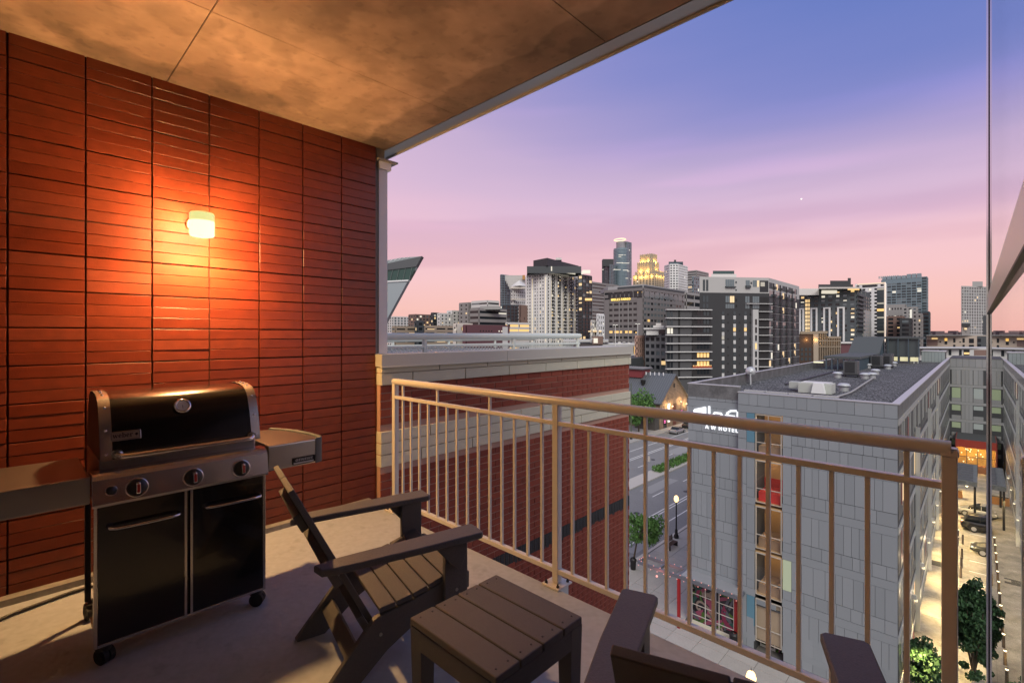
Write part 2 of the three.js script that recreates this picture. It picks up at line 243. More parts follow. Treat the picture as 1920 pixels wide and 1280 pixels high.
// ---- the tall window close at the right, its frame and the dim room behind it
{
  const GV = -0.0302, w = thing('balcony_window', 'tall balcony window seen edge on at the right with white cross bar and dark jamb', 'window', 0.5, 0, GV);
  boxMesh('pane', M.pane, w, -1.1, 2.0835, 0.06, CEIL - 0.1, GV - 0.004, GV);
  new MB().prism([[2.087, -0.0285], [2.0995, -0.0241], [2.0995, -0.0285]], 0.0, CEIL).build('jamb_trim', std(0.8, 0.8, 0.82, 0.18, 1), w); boxMesh('gasket', std(0.012, 0.011, 0.014, 0.6), w, 2.0865, 2.0995, 0, CEIL, -0.03015, -0.0286);
  boxMesh('jamb', std(0.02, 0.018, 0.025, 0.4), w, 2.1005, 2.16, 0.0, CEIL, -0.06, -0.0303);
  boxMesh('cross_bar', std(0.72, 0.8, 0.84, 0.3), w, 0.3, 2.099, EYE + 0.0655, EYE + 0.119, GV + 0.0003, GV + 0.0035);
  boxMesh('cross_bar_gasket', std(0.015, 0.015, 0.016, 0.5), w, 0.3, 2.099, EYE + 0.0625, EYE + 0.0652, GV + 0.0003, GV + 0.005);
  boxMesh('sill', M.whiteMetal, w, -1.1, 2.1, 0.001, 0.058, -0.1, GV + 0.003);
  const r = struct('room'); boxMesh('room_floor', std(0.06, 0.045, 0.035, 0.6), r, -1.1, 2.05, 0.002, 0.02, -3.6, -0.11);
  boxMesh('room_wall', std(0.05, 0.047, 0.045, 0.9), r, -1.1, 2.05, 0.02, CEIL - 0.01, -3.7, -3.6); boxMesh('room_wall', std(0.05, 0.047, 0.045, 0.9), r, 2.051, 2.2, -0.2, CEIL, -3.7, -0.11);
  boxMesh('room_wall', std(0.05, 0.047, 0.045, 0.9), r, -1.19, -1.11, 0.021, CEIL - 0.01, -3.7, -0.11);
}
{ // the apartment wall behind the viewer, and the building under the balcony
  const b = thing('apartment_wall', 'apartment wall with sliding glass door at the inner side of the balcony', 'wall', -1.2, 0, 2), wm = std(0.07, 0.075, 0.085, 0.8);
  boxMesh('wall', wm, b, -1.45, -1.2, 0, CEIL, 2.6, 3.7); boxMesh('wall', wm, b, -1.45, -1.2, 0, CEIL, -0.03, 0.35); boxMesh('wall', wm, b, -1.45, -1.2, 2.35, CEIL, 0.351, 2.599); boxMesh('added_curtain', std(0.1, 0.1, 0.115, 0.9), b, -1.44, -1.43, 0.02, 2.34, 0.36, 2.59);  // unseen dark curtain added to block fill light through the door
  for (const [a, c] of [[0.37, 1.46], [1.48, 2.58]]) { const d = new MB(); d.box(-1.4, -1.34, 0.02, 0.1, a, c).box(-1.4, -1.34, 2.26, 2.34, a, c).box(-1.4, -1.34, 0.101, 2.259, a, a + 0.07).box(-1.4, -1.34, 0.101, 2.259, c - 0.07, c); d.build('door_frame', M.whiteMetal, b); boxMesh('door_glass', M.pane, b, -1.38, -1.37, 0.101, 2.259, a + 0.071, c - 0.071); }
  const h = thing('apartment_building', 'red brick apartment building under the balcony', 'building', -6, GROUND, 0); boxMesh('wall', M.wingBrickC, h, -14, 1.7, GROUND, -0.26, -16, 3.6);
}
// a black cord lying along the foot of the brick wall
{
  const o = tag(mesh(numbered('power_cord'), tube([[-0.3, 0.012, -3.3], [0.0, 0.012, -3.5], [0.25, 0.012, -3.57], [0.7, 0.012, -3.58], [1.02, 0.012, -3.5], [1.12, 0.012, -3.36], [1.05, 0.012, -3.3]], 0.009, 60, 8), M.blackPlastic, scene), 'black cord lying on the floor along the foot of the brick wall behind the grill', 'cord');
}

// ================================================================ THE GAS GRILL
{
  const GU = 0.59, GV = 2.95, g = thing('gas_grill', 'black and stainless gas grill with closed lid and two side shelves by the brick wall', 'grill', GU, 0, GV);
  const B = (name, mat, parent, ...b) => boxMesh(name, mat, parent, ...b);
  const W = (geo, name, mat, parent = g) => { geo.translate(-GU, 0, GV); return mesh(name, geo, mat, parent); };
  const bx = (u0, u1, y0, y1, v0, v1, r = 0.004) => rbox(u1 - u0, y1 - y0, v1 - v0, r, 2).translate((u0 + u1) / 2, (y0 + y1) / 2, -(v0 + v1) / 2);
  // cabinet
  W(bx(0.31, 0.922, 0.1, 0.69, 2.715, 2.98), 'cabinet', M.endCap); for (const u of [0.275, 0.91]) W(bx(u - 0.012, u + 0.012, 0.09, 0.7, 3.19, 3.214, 0.003), 'rear_leg', M.endCap);
  for (const [a, b] of [[0.25, 0.262], [0.923, 0.936]]) W(bx(a, b, 0.085, 0.692, 2.69, 2.72, 0.002), 'frame_upright', M.steel);
  W(bx(0.2625, 0.9225, 0.085, 0.099, 2.69, 2.99, 0.002), 'bottom_rail', M.steel);
  const doors = [[0.2635, 0.5855, 0.296, 0.552], [0.5975, 0.9215, 0.655, 0.905]];
  doors.forEach(([a, b, h0, h1], k) => {
    const d = W(bx(a, b, 0.1005, 0.688, 2.689, 2.7135, 0.003), 'door', M.enamel);
    const st = k ? [a, a + 0.011] : [b - 0.011, b]; const s = mesh('door_edge', bx(st[0], st[1], 0.1, 0.6885, 2.686, 2.6885, 0.001).translate(-GU, 0, GV), M.steel, d);
    mesh('handle', tube([[h0, 0.597 - k * 0.004, -2.69], [h0 + 0.004, 0.594 - k * 0.004, -2.662], [h0 + 0.03, 0.59, -2.652], [(h0 + h1) / 2, 0.588, -2.65], [h1 - 0.03, 0.588, -2.652], [h1 - 0.004, 0.588, -2.662], [h1, 0.59, -2.69]].map(([x, y, z]) => [x - GU, y, z + GV]), 0.0068, 40, 10), M.chrome, d);
  });
  // control panel: sloped face with a rolled top edge
  { const prof = [[2.672, 0.688], [2.668, 0.7], [2.686, 0.8], [2.695, 0.815], [2.71, 0.823], [2.77, 0.826], [2.77, 0.688]];
    const s = extrude(prof.map(([v, y]) => [-v, y]), 0.7, 0.002); s.rotateY(-Math.PI / 2).translate(0.5935, 0, 0);
    W(s, 'control_panel', M.steel); }
  const knob = (u, k) => { const K = W(new THREE.LatheGeometry([[0.001, 0.026], [0.022, 0.025], [0.03, 0.02], [0.036, 0.006], [0.036, 0]].map(p => new THREE.Vector2(...p)), 28).rotateX(Math.PI / 2 - 0.18).translate(u, 0.746, -2.674), 'knob', M.blackPlastic);
    mesh('bezel', new THREE.TorusGeometry(0.038, 0.004, 10, 32).rotateX(-0.18).translate(u - GU, 0.746, -2.672 + GV), M.chrome, K);
    mesh('knob_grip', rbox(0.017, 0.05, 0.02, 0.006, 2).rotateX(-0.18).translate(u - GU, 0.75, -2.642 + GV), M.chrome, K); mesh('grip_inlay', rbox(0.011, 0.036, 0.005, 0.002).rotateX(-0.18).translate(u - GU, 0.751, -2.6305 + GV), M.red, K); };
  [0.394, 0.607, 0.814].forEach(knob);
  { const k = W(new THREE.LatheGeometry([[0.001, 0.016], [0.012, 0.014], [0.016, 0.006], [0.019, 0.004], [0.019, 0]].map(p => new THREE.Vector2(...p)), 20).rotateX(Math.PI / 2 - 0.18).translate(0.306, 0.752, -2.674), 'igniter_button', M.blackPlastic); mesh('button_ring', new THREE.TorusGeometry(0.019, 0.0025, 8, 24).rotateX(-0.18).translate(0.306 - GU, 0.752, -2.672 + GV), M.steel, k); }
  // fire box under the lid
  W(bx(0.275, 0.915, 0.7, 0.868, 2.775, 3.24, 0.01), 'fire_box', M.steelDark);
  // lid
  const lp = [[2.745, 0.868], [2.75, 0.9], [2.775, 1.0], [2.806, 1.075], [2.835, 1.112], [2.87, 1.132], [2.92, 1.143], [3.0, 1.148], [3.08, 1.143], [3.14, 1.12], [3.2, 1.05], [3.24, 0.93], [3.245, 0.868]];
  const lidGeo = (u0, u1, grow) => { const c = [3.0, 0.868], pts = lp.map(([v, y]) => [(v - c[0]) * (1 + grow) + c[0], (y - c[1]) * (1 + grow) + c[1]]); const s = new THREE.ExtrudeGeometry(new THREE.Shape(pts.map(([v, y]) => new THREE.Vector2(v, y))), { depth: u1 - u0, bevelEnabled: false }); // x = v, z = u
    const P = s.attributes.position, N = s.attributes.normal; for (let k = 0; k < P.count; k++) { const v = P.getX(k), u = P.getZ(k) + u0; P.setXYZ(k, u, P.getY(k), -v); const a = N.getX(k), b = N.getZ(k); N.setXYZ(k, b, N.getY(k), -a); } s.computeVertexNormals(); return s; };
  const smoothLid = (u0, u1, grow, segs) => { // smooth shell swept along the lid profile
    const c = new THREE.SplineCurve(lp.map(([v, y]) => new THREE.Vector2((v - 3) * (1 + grow) + 3, (y - 0.868) * (1 + grow) + 0.868))), pts = c.getPoints(48), p = [], idx = [], uv = [];
    pts.forEach((q, k) => { p.push(u0, q.y, -q.x, u1, q.y, -q.x); uv.push(0, k / 48, 1, k / 48); if (k) { const a = 2 * k - 2; idx.push(a, a + 1, a + 3, a, a + 3, a + 2); } });
    const gg = new THREE.BufferGeometry(); gg.setAttribute('position', new THREE.Float32BufferAttribute(p, 3)); gg.setAttribute('uv', new THREE.Float32BufferAttribute(uv, 2)); gg.setIndex(idx); gg.computeVertexNormals(); return gg; };
  const lid = W(mergeGeometries([smoothLid(0.318, 0.885, 0, 1)]), 'lid', M.enamel);
  for (const [a, b, o0, o1] of [[0.276, 0.318, 0.2755, 0.277], [0.885, 0.927, 0.926, 0.9275]]) {
    const t = mesh('lid_band', smoothLid(a, b, 0.012).translate(-GU, 0, GV), M.steel, lid);
    mesh('lid_end', lidGeo(o0, o1, 0.008).translate(-GU, 0, GV), M.endCap, lid);
    const c = new THREE.SplineCurve(lp.map(([v, y]) => new THREE.Vector2((v - 3) * 1.012 + 3, (y - 0.868) * 1.012 + 0.868))); for (const f of [0.03, 0.15, 0.27, 0.38, 0.44, 0.5]) { const q = c.getPointAt(f); mesh('rivet', new THREE.SphereGeometry(0.0062, 10, 8).translate((a + b) / 2 - GU, q.y, -q.x + GV), M.chrome, lid); }
  }
  mesh('lid_handle', tube([[0.335, 0.89, -2.75], [0.335, 0.888, -2.72], [0.35, 0.885, -2.702], [0.38, 0.884, -2.7], [0.6, 0.884, -2.7], [0.84, 0.884, -2.7], [0.868, 0.885, -2.702], [0.882, 0.888, -2.72], [0.882, 0.89, -2.75]].map(([x, y, z]) => [x - GU, y, z + GV]), 0.0128, 70, 14), M.chrome, lid);
  for (const u of [0.335, 0.882]) mesh('handle_mount', new THREE.CylinderGeometry(0.02, 0.023, 0.014, 24).rotateX(Math.PI / 2).translate(u - GU, 0.89, -2.742 + GV), M.chrome, lid);
  { const T = new THREE.LatheGeometry([[0.001, 0.004], [0.025, 0.004], [0.026, 0.011], [0.031, 0.012], [0.036, 0.006], [0.037, 0], [0.037, -0.012]].map(p => new THREE.Vector2(...p)), 36).rotateX(Math.PI / 2 - 0.42).translate(0.588, 1.072, -2.792);
    const th = W(T, 'thermometer', M.chrome, lid); mesh('dial', new THREE.CircleGeometry(0.0245, 28).rotateX(-0.42).translate(0.588 - GU, 1.074, -2.786 + GV), M.gaugeFace, th); mesh('needle', rbox(0.002, 0.018, 0.0012, 0.0004).rotateX(-0.42).translate(0.588 - GU, 1.07, -2.7845 + GV), M.blackPlastic, th); }
  { // badge with its word
    const c = document.createElement('canvas'); c.width = 512; c.height = 192; const x = c.getContext('2d'); x.fillStyle = '#8d8072'; x.fillRect(0, 0, 512, 192); x.strokeStyle = '#3a312a'; x.lineWidth = 6; x.strokeRect(14, 14, 484, 164); x.fillStyle = '#17120f'; x.font = 'bold 128px serif'; x.save(); x.translate(34, 134); x.scale(0.86, 1.12); x.fillText('weber', 0, 0); x.restore(); x.beginPath(); x.arc(446, 84, 26, 0, 7); x.fill(); x.fillRect(441, 100, 10, 34);
    const t = new THREE.CanvasTexture(c); t.colorSpace = THREE.SRGBColorSpace; const face = new THREE.MeshStandardMaterial({ map: t, roughness: 0.35, metalness: 0.6 });
    const b = mesh('badge', rbox(0.112, 0.042, 0.004, 0.0018).rotateX(-0.28).translate(0.366 - GU, 0.966, -2.764 + GV), M.steel, lid); mesh('badge_face', new THREE.PlaneGeometry(0.106, 0.037).rotateX(-0.28).translate(0.366 - GU, 0.9667, -2.7616 + GV), face, b); }
  // side shelves
  { const s = new THREE.Shape(); s.moveTo(-0.275, -2.69); s.lineTo(0.238, -2.69); s.lineTo(0.238, -3.16); s.lineTo(-0.275, -3.16); const e = new THREE.ExtrudeGeometry(s, { depth: 0.1, bevelEnabled: true, bevelSize: 0.008, bevelThickness: 0.008, bevelOffset: -0.008, bevelSegments: 3 });
    const toWorld = q => { const P = q.attributes.position, N = q.attributes.normal; for (let k = 0; k < P.count; k++) { const x = P.getX(k), y = P.getY(k), z = P.getZ(k); P.setXYZ(k, x, z, y); const a = N.getX(k), b = N.getY(k), c = N.getZ(k); N.setXYZ(k, a, c, b); } const I = q.index; if (!I) { for (let k = 0; k < P.count; k += 3) { for (const A of [P, N]) { const t = [A.getX(k), A.getY(k), A.getZ(k)]; A.setXYZ(k, A.getX(k + 1), A.getY(k + 1), A.getZ(k + 1)); A.setXYZ(k + 1, ...t); } } } return q; };
    W(toWorld(e).translate(0, 0.713, 0), 'side_shelf', M.steelDark);
    const curve = (o) => { const q = new THREE.Shape(); q.moveTo(0.952, -2.69 + (o ? 0.003 : 0)); q.lineTo(1.205, -2.69 + (o ? 0.003 : 0)); q.quadraticCurveTo(1.225, -2.69, 1.228, -2.71); q.bezierCurveTo(1.232, -2.85, 1.21, -3.02, 1.12, -3.17); q.lineTo(0.952, -3.17); return q; };
    const sh = W(toWorld(new THREE.ExtrudeGeometry(curve(), { depth: 0.118, bevelEnabled: true, bevelSize: 0.008, bevelThickness: 0.008, bevelOffset: -0.008, bevelSegments: 3, curveSegments: 16 })).translate(0, 0.706, 0), 'side_shelf', M.steel);
    const rim = new THREE.Shape(); rim.moveTo(1.2, -2.687); rim.quadraticCurveTo(1.248, -2.687, 1.252, -2.73); rim.bezierCurveTo(1.258, -2.88, 1.235, -3.05, 1.14, -3.19); rim.lineTo(1.12, -3.175); rim.bezierCurveTo(1.21, -3.03, 1.235, -2.86, 1.231, -2.72); rim.quadraticCurveTo(1.23, -2.695, 1.2, -2.6945);
    W(toWorld(new THREE.ExtrudeGeometry(rim, { depth: 0.135, bevelEnabled: true, bevelSize: 0.004, bevelThickness: 0.004, bevelOffset: -0.004, bevelSegments: 2, curveSegments: 16 })).translate(0, 0.699, 0), 'shelf_rim', M.greyPlastic);
    const c = document.createElement('canvas'); c.width = 512; c.height = 160; const x = c.getContext('2d'); x.fillStyle = '#17181a'; x.beginPath(); x.moveTo(40, 10); x.lineTo(505, 10); x.lineTo(470, 100); x.lineTo(5, 100); x.fill(); x.fillStyle = '#c9cac8'; x.fillRect(20, 112, 450, 34); x.save(); x.transform(1.25, 0, -0.25, 1, 50, 82); x.font = 'bold 78px sans-serif'; x.fillText('GENESIS', 0, 0); x.restore();
    const t = new THREE.CanvasTexture(c); t.colorSpace = THREE.SRGBColorSpace; mesh('badge_face', new THREE.PlaneGeometry(0.125, 0.036).translate(1.135 - GU, 0.727, -2.6815 + 0.003 - 0.005 + GV + 0.0), new THREE.MeshStandardMaterial({ map: t, roughness: 0.4, metalness: 0.3 }), sh); }
  // casters
  for (const [u, v, a] of [[0.285, 2.735, 0.5], [0.9, 2.735, 0.9], [0.285, 3.2, 0.2], [0.9, 3.2, -0.3]]) {
    const q = mergeGeometries([new THREE.CylinderGeometry(0.034, 0.034, 0.02, 24).rotateZ(Math.PI / 2).translate(0.013, 0.034, 0.01), new THREE.CylinderGeometry(0.034, 0.034, 0.02, 24).rotateZ(Math.PI / 2).translate(-0.013, 0.034, 0.01)]).rotateY(a).translate(u, 0, -v), c = W(q, 'caster', M.rubber);
    mesh('caster_fork', mergeGeometries([new THREE.CylinderGeometry(0.028, 0.03, 0.02, 20, 1).translate(0, 0.068, 0.004), new THREE.CylinderGeometry(0.012, 0.012, 0.03, 12).translate(0, 0.08, 0)]).rotateY(a).translate(u - GU, 0, -v + GV), M.blackPlastic, c);
  }
}

// ================================================================ DECK CHAIRS AND TABLE
// chair axes: x forward (front edge of the arms at x = 0), z to the sitter's right
function makeChair(label) {
  const c = thing('adirondack_chair', label, 'chair', 0, 0, 0, undefined);
  const P = (geo, name, parent = c, mat = M.plank) => mesh(name, geo, mat, parent);
  for (const s of [-1, 1]) {
    const arm = [[0, -0.045], [0, 0.05], [-0.012, 0.062], [-0.3, 0.062], [-0.62, 0.048], [-0.675, 0.035], [-0.69, -0.02], [-0.6, -0.04], [-0.012, -0.057]];
    const g = extrude(arm.map(([x, z]) => [x, -z * s]), 0.028, 0.004).rotateX(-Math.PI / 2).translate(0, 0.541, s * 0.285); const a = P(g, 'armrest');
    P(extrude([[-0.155, 0.526], [-0.045, 0.526], [-0.045, 0.0], [-0.155, 0.0]], 0.028, 0.003).translate(0, 0, s * 0.262), 'front_leg');
    P(extrude([[-0.06, 0.525], [-0.2, 0.525], [-0.2, 0.5], [-0.13, 0.42], [-0.11, 0.4], [-0.09, 0.4], [-0.06, 0.47]], 0.024, 0.003).translate(0, 0, s * 0.29), 'arm_bracket');
    const st = P(extrude([[-0.045, 0.35], [-0.05, 0.26], [-0.25, 0.21], [-0.4, 0.125], [-0.545, 0.0], [-0.665, 0.0], [-0.675, 0.012], [-0.6, 0.1], [-0.46, 0.262], [-0.44, 0.272], [-0.3, 0.295], [-0.15, 0.335], [-0.09, 0.352]], 0.028, 0.003).translate(0, 0, s * 0.234), 'side_rail');
    for (const [x, y] of [[-0.1, 0.3], [-0.085, 0.275], [-0.43, 0.2]]) mesh('screw', new THREE.CylinderGeometry(0.007, 0.007, 0.004, 12).rotateX(Math.PI / 2).translate(x, y, s * (x > -0.2 ? 0.278 : 0.2495)), M.bolt, st);
    mesh('screw', new THREE.CylinderGeometry(0.007, 0.007, 0.004, 12).rotateX(Math.PI / 2).translate(-0.605, 0.5, s * 0.272), M.bolt, a);
  }
  const top = t => { const x = -0.08 - 0.36 * t; return [x, 0.365 - 0.082 * t + 0.03 * (t - 0.5) * (t - 0.5) * 2]; };
  for (let k = 0; k < 5; k++) { const [xa, ya] = top(k / 5), [xb, yb] = top((k + 0.93) / 5), L = Math.hypot(xa - xb, ya - yb), an = Math.atan2(ya - yb, xa - xb); P(rbox(L, 0.022, 0.505, 0.004).rotateZ(an).translate((xa + xb) / 2, (ya + yb) / 2 + 0.001, 0), 'seat_slat'); }
  P(rbox(0.024, 0.075, 0.505, 0.006).translate(-0.035, 0.315, 0), 'front_slat');
  P(rbox(0.064, 0.024, 0.45, 0.003).rotateZ(0.82).translate(-0.53, 0.128, 0), 'stretcher');
  // leaning back: two wide boards with stepped tops, on two cross battens
  const bk = (geo, name, parent) => P(geo.rotateZ(0.475).translate(-0.452, 0.23, 0), name, parent);
  for (const [z0, z1, h] of [[-0.207, -0.002, 0.675], [0.002, 0.207, 0.675]]) bk(board(-0.012, 0.012, 0, h, z0, z1, 0.004), 'back_slat');
  bk(board(-0.042, -0.013, 0.5, 0.575, -0.19, 0.19, 0.004), 'back_batten'); bk(board(-0.045, -0.013, 0.28, 0.345, -0.3, 0.3, 0.004), 'back_batten'); bk(board(-0.04, -0.013, 0.0, 0.07, -0.22, 0.22, 0.004), 'back_batten');
  return c;
}
{
  const a = makeChair('dark brown slatted deck chair between the grill and the railing'); a.position.set(1.525, 0, -1.895); a.rotation.y = -0.225; a.userData.group = 'slatted deck chairs on the balcony';
  copyOf(a, 'dark brown slatted deck chair nearest the window, seen from behind at the lower right', 1.57, 0, 0.545, 0.33);
  const t = thing('side_table', 'square dark brown slatted side table between the two deck chairs', 'table', 1.163, 0, 1.19);
  const P = (geo, name) => mesh(name, geo, M.plank, t);
  for (let k = 0; k < 4; k++) { const sl = P(board(-0.208 + k * 0.1048, -0.208 + k * 0.1048 + 0.1, 0.425, 0.45, -0.212, 0.212, 0.005), 'table_slat'); for (const z of [-0.185, 0.185]) for (const q of [0.025, 0.075]) mesh('screw', new THREE.CylinderGeometry(0.0035, 0.0035, 0.002, 8).translate(-0.208 + k * 0.1048 + q, 0.4505, z), M.darkBolt, sl); }
  for (const s of [-1, 1]) { P(board(s * 0.196 - 0.011, s * 0.196 + 0.011, 0.355, 0.424, -0.16, 0.16), 'apron'); P(board(-0.16, 0.16, 0.355, 0.424, s * 0.198 - 0.011, s * 0.198 + 0.011), 'apron');
    for (const q of [-1, 1]) { const g = new THREE.CylinderGeometry(0.043, 0.03, 0.424, 4, 1).rotateY(Math.PI / 4).translate(s * 0.177, 0.212, q * 0.18); P(g.toNonIndexed(), 'leg').geometry.computeVertexNormals(); } }
}

// ================================================================ THE NEXT WING: BRICK PARAPET WALL WITH STONE BANDS
{
  const V = 3.66, U0 = 2.195, U1 = 6.3, w = thing('brick_wing', 'red brick wing with pale stone bands and metal coping beyond the railing', 'building', 4, GROUND, 4.5);
  boxMesh('mortar_bed', M.wingMortar, w, U0 + 0.003, U1 - 0.003, GROUND, 1.14, V + 0.008, V + 12);
  const stones = [[1.134, 1.092, 0.62, 0], [1.086, 0.988, 0.62, 0.3], [0.588, 0.492, 0.62, 0.1], [0.485, 0.392, 0.62, 0.4], [0.385, 0.288, 0.62, 0.2]];
  for (const [y1, y0, L, o] of stones) for (let u = U0 + 0.0 - o; u < U1 + 0.02; u += L) {
    const a = Math.max(u, U0), b = Math.min(u + L - 0.009, U1 + 0.012); if (b - a < 0.05) continue;
    const d = y1 > 0.9 ? 0.022 : 0.012; const m = mesh('stone', rbox(b - a, y1 - y0, 0.1, 0.003).translate((a + b) / 2 - 4, (y0 + y1) / 2 - GROUND, -(V - d + 0.05) + 4.5), M.stone, w);
  }
  const cp = new MB(); const cop = [[U0 - 0.012, 3.7], [3.7, 6.34]]; cop.forEach(([a, b]) => { const m = new MB(); m.box(a, b - 0.004, 1.145, 1.25, V - 0.045, V + 0.42).box(a, b - 0.004, 1.137, 1.1448, V - 0.055, V - 0.02); m.build('coping', M.coping, w); });
  // bricks in running bond
  const L = 0.2095, H = 0.0686, geos = [0, 1, 2].map(() => { const g = rbox(L - 0.01, H - 0.01, 0.05, 0.002); return g; }), half = rbox(L / 2 - 0.01, H - 0.01, 0.05, 0.002), mats = [M.wingBrickA, M.wingBrickB, M.wingBrickC], list = [];
  for (let r = 0; r < 80; r++) {
    const y = 0.985 - H * (r + 0.5), yt = y + H / 2, yb = y - H / 2; if (yt > 0.29 && yb < 0.59 && !(yb > 0.585) && !(yt < 0.292)) continue; const dark = y < -0.93 && y > -1.1; if (dark) continue;
    const o = (r % 2) * L / 2; for (let u = U0 - o; u < U1 - 0.02; u += L) { const a = Math.max(U0 + 0.005, u + 0.005), b = Math.min(U1 - 0.005, u + L - 0.005); if (b - a < 0.02) continue; const d = Math.hypot(u, V, y - EYE) - (u > 5.9 ? 0 : 0); list.push([a, b, y, d + (y < -1.6 + (u - 3.4) * -0.35 ? 4 : 0)]); }
  }
  // soldier course: dark upright bricks
  for (let u = U0; u < U1 - 0.04; u += 0.0686) list.push([u + 0.005, Math.min(u + 0.0636, U1 - 0.004), -1.016, Math.hypot(u, V) + 0.5, 1]);
  list.sort((p, q) => p[3] - q[3]); const rest = new MB(), restDark = new MB(); let n = 0;
  for (const [a, b, y, d, dark] of list) { const full = Math.abs(b - a - (L - 0.01)) < 1e-6, dz = rr(-0.0015, 0.0015);
    if (n < 298) { n++; const m = mesh('brick', dark ? rbox(b - a, 0.163, 0.05, 0.002) : full ? geos[n % 3] : rbox(b - a, H - 0.01, 0.05, 0.002), dark ? M.soldier : mats[Math.floor(R() * 3)], w); m.position.set((a + b) / 2 - 4, y - GROUND, -V - 0.025 + dz + 4.5); }
    else (dark ? restDark : rest).box(a, b, y - (dark ? 0.0815 : H / 2 - 0.005), y + (dark ? 0.0815 : H / 2 - 0.005), V + dz, V + 0.03); }
  rest.build('bricks', M.wingBrickB, w, 'stuff'); restDark.build('soldier_course', M.soldier, w, 'stuff');
  boxMesh('roof_deck', std(0.16, 0.17, 0.17, 0.9), w, U0 + 0.02, U1 - 0.02, 1.141, 1.16, V + 0.43, V + 11.9);
  boxMesh('end_wall', M.wingBrickA, w, U1 - 0.0025, U1 + 0.002, GROUND, 1.13, V + 0.009, V + 11.9);
  // guard rail with diamond wire panels on the parapet
  const G = (label, v, u0, u1, y, r) => {
    const g = thing('guard_rail', label, 'guard rail', (u0 + u1) / 2, 1.25, v), D = (geo, n, mat = M.guard) => mesh(n, geo.translate(-(u0 + u1) / 2, -1.25, v), mat, g);
    D(mergeGeometries([rod([u0, y, -v], [u1, y, -v], r, 16), new THREE.SphereGeometry(r, 14, 10).translate(u1, y, -v)]), 'top_rail'); D(rbox(u1 - u0, 0.022, 0.03, 0.002).translate((u0 + u1) / 2, y - 0.1, -v), 'lower_rail');
    for (let u = u1 - 0.04; u > u0; u -= 1.27) D(rbox(0.035, y - 1.15, 0.035, 0.002).translate(u, (y + 1.16) / 2 - 0.02, -v), 'post');
    const wires = []; for (let u = u0; u < u1 - 0.2; u += 0.045) { wires.push(bar([u, 1.2, -v], [u + 0.11, y - 0.11, -v], 0.005, 0.005), bar([u + 0.11, 1.2, -v - 0.004], [u, y - 0.11, -v - 0.004], 0.005, 0.005)); } D(mergeGeometries(wires), 'wire_mesh').userData.kind = 'stuff';
  };
  G('pale metal guard rail with wire mesh on the near edge of the brick wing roof', 3.92, 2.3, 5.42, 1.4, 0.034);
  G('second pale guard rail along the far edge of the brick wing roof', 7.5, 2.3, 8.6, 1.32, 0.034);
}

// ================================================================ THE GREY PANELLED HOTEL
// a facade frame between two plan points, turned so that its face looks at the viewer's side
function face(P, Q) { let [a, b] = [P, Q]; const L = Math.hypot(b[0] - a[0], b[1] - a[1]); let du = (b[0] - a[0]) / L, dv = (b[1] - a[1]) / L, nu = dv, nv = -du; if (nu * (a[0] + b[0]) / 2 + nv * (a[1] + b[1]) / 2 > 0) { [a, b] = [b, a]; du = -du; dv = -dv; nu = dv; nv = -du; } return { u: a[0], v: a[1], du, dv, nu, nv, L, yaw: Math.atan2(dv, du) }; }
const unitBox = new THREE.BoxGeometry(1, 1, 1);
function piece(name, mat, parent, F, s0, s1, y0, y1, n0, n1) { const m = mesh(name, unitBox, mat, parent), o = rootPos(parent), s = (s0 + s1) / 2, n = (n0 + n1) / 2; m.scale.set(s1 - s0, y1 - y0, n1 - n0); m.position.set(F.u + F.du * s + F.nu * n - o.x, (y0 + y1) / 2 - o.y, -(F.v + F.dv * s + F.nv * n) - o.z); m.rotation.y = F.yaw; return m; }
const font = await new FontLoader().loadAsync('fonts/droid/droid_sans_bold.typeface.json');
function letters(text, size, depth, F, s, y, n, mat, parent, name = 'letter', spread = 1) { // one mesh per letter
  let x = s; for (const ch of text) { const w = (font.data.glyphs[ch]?.ha ?? 600) / font.data.resolution * size * spread; if (ch !== ' ') { const g = new TextGeometry(ch, { font, size, depth, curveSegments: 5, bevelEnabled: false }), m = mesh(name, g, mat, parent), o = rootPos(parent); m.position.set(F.u + F.du * x + F.nu * n - o.x, y - o.y, -(F.v + F.dv * x + F.nv * n) - o.z); m.rotation.y = F.yaw; } x += w; } return x;
}
const HP = [std(0.255, 0.285, 0.312, 0.5, 0.1), std(0.243, 0.272, 0.298, 0.5, 0.1), std(0.268, 0.298, 0.326, 0.5, 0.1)];
const HSIDE = withTex(std(0.24, 0.25, 0.26, 0.4, 0.15), mottleTex, 0.3), HBACK = std(0.05, 0.053, 0.057, 0.8);
const ROOF = -2.36, FP = 2.98;
const hotel = thing('hotel', 'grey metal panelled hotel with white illuminated letters and flat gravel roof', 'hotel', 40, GROUND, 9);
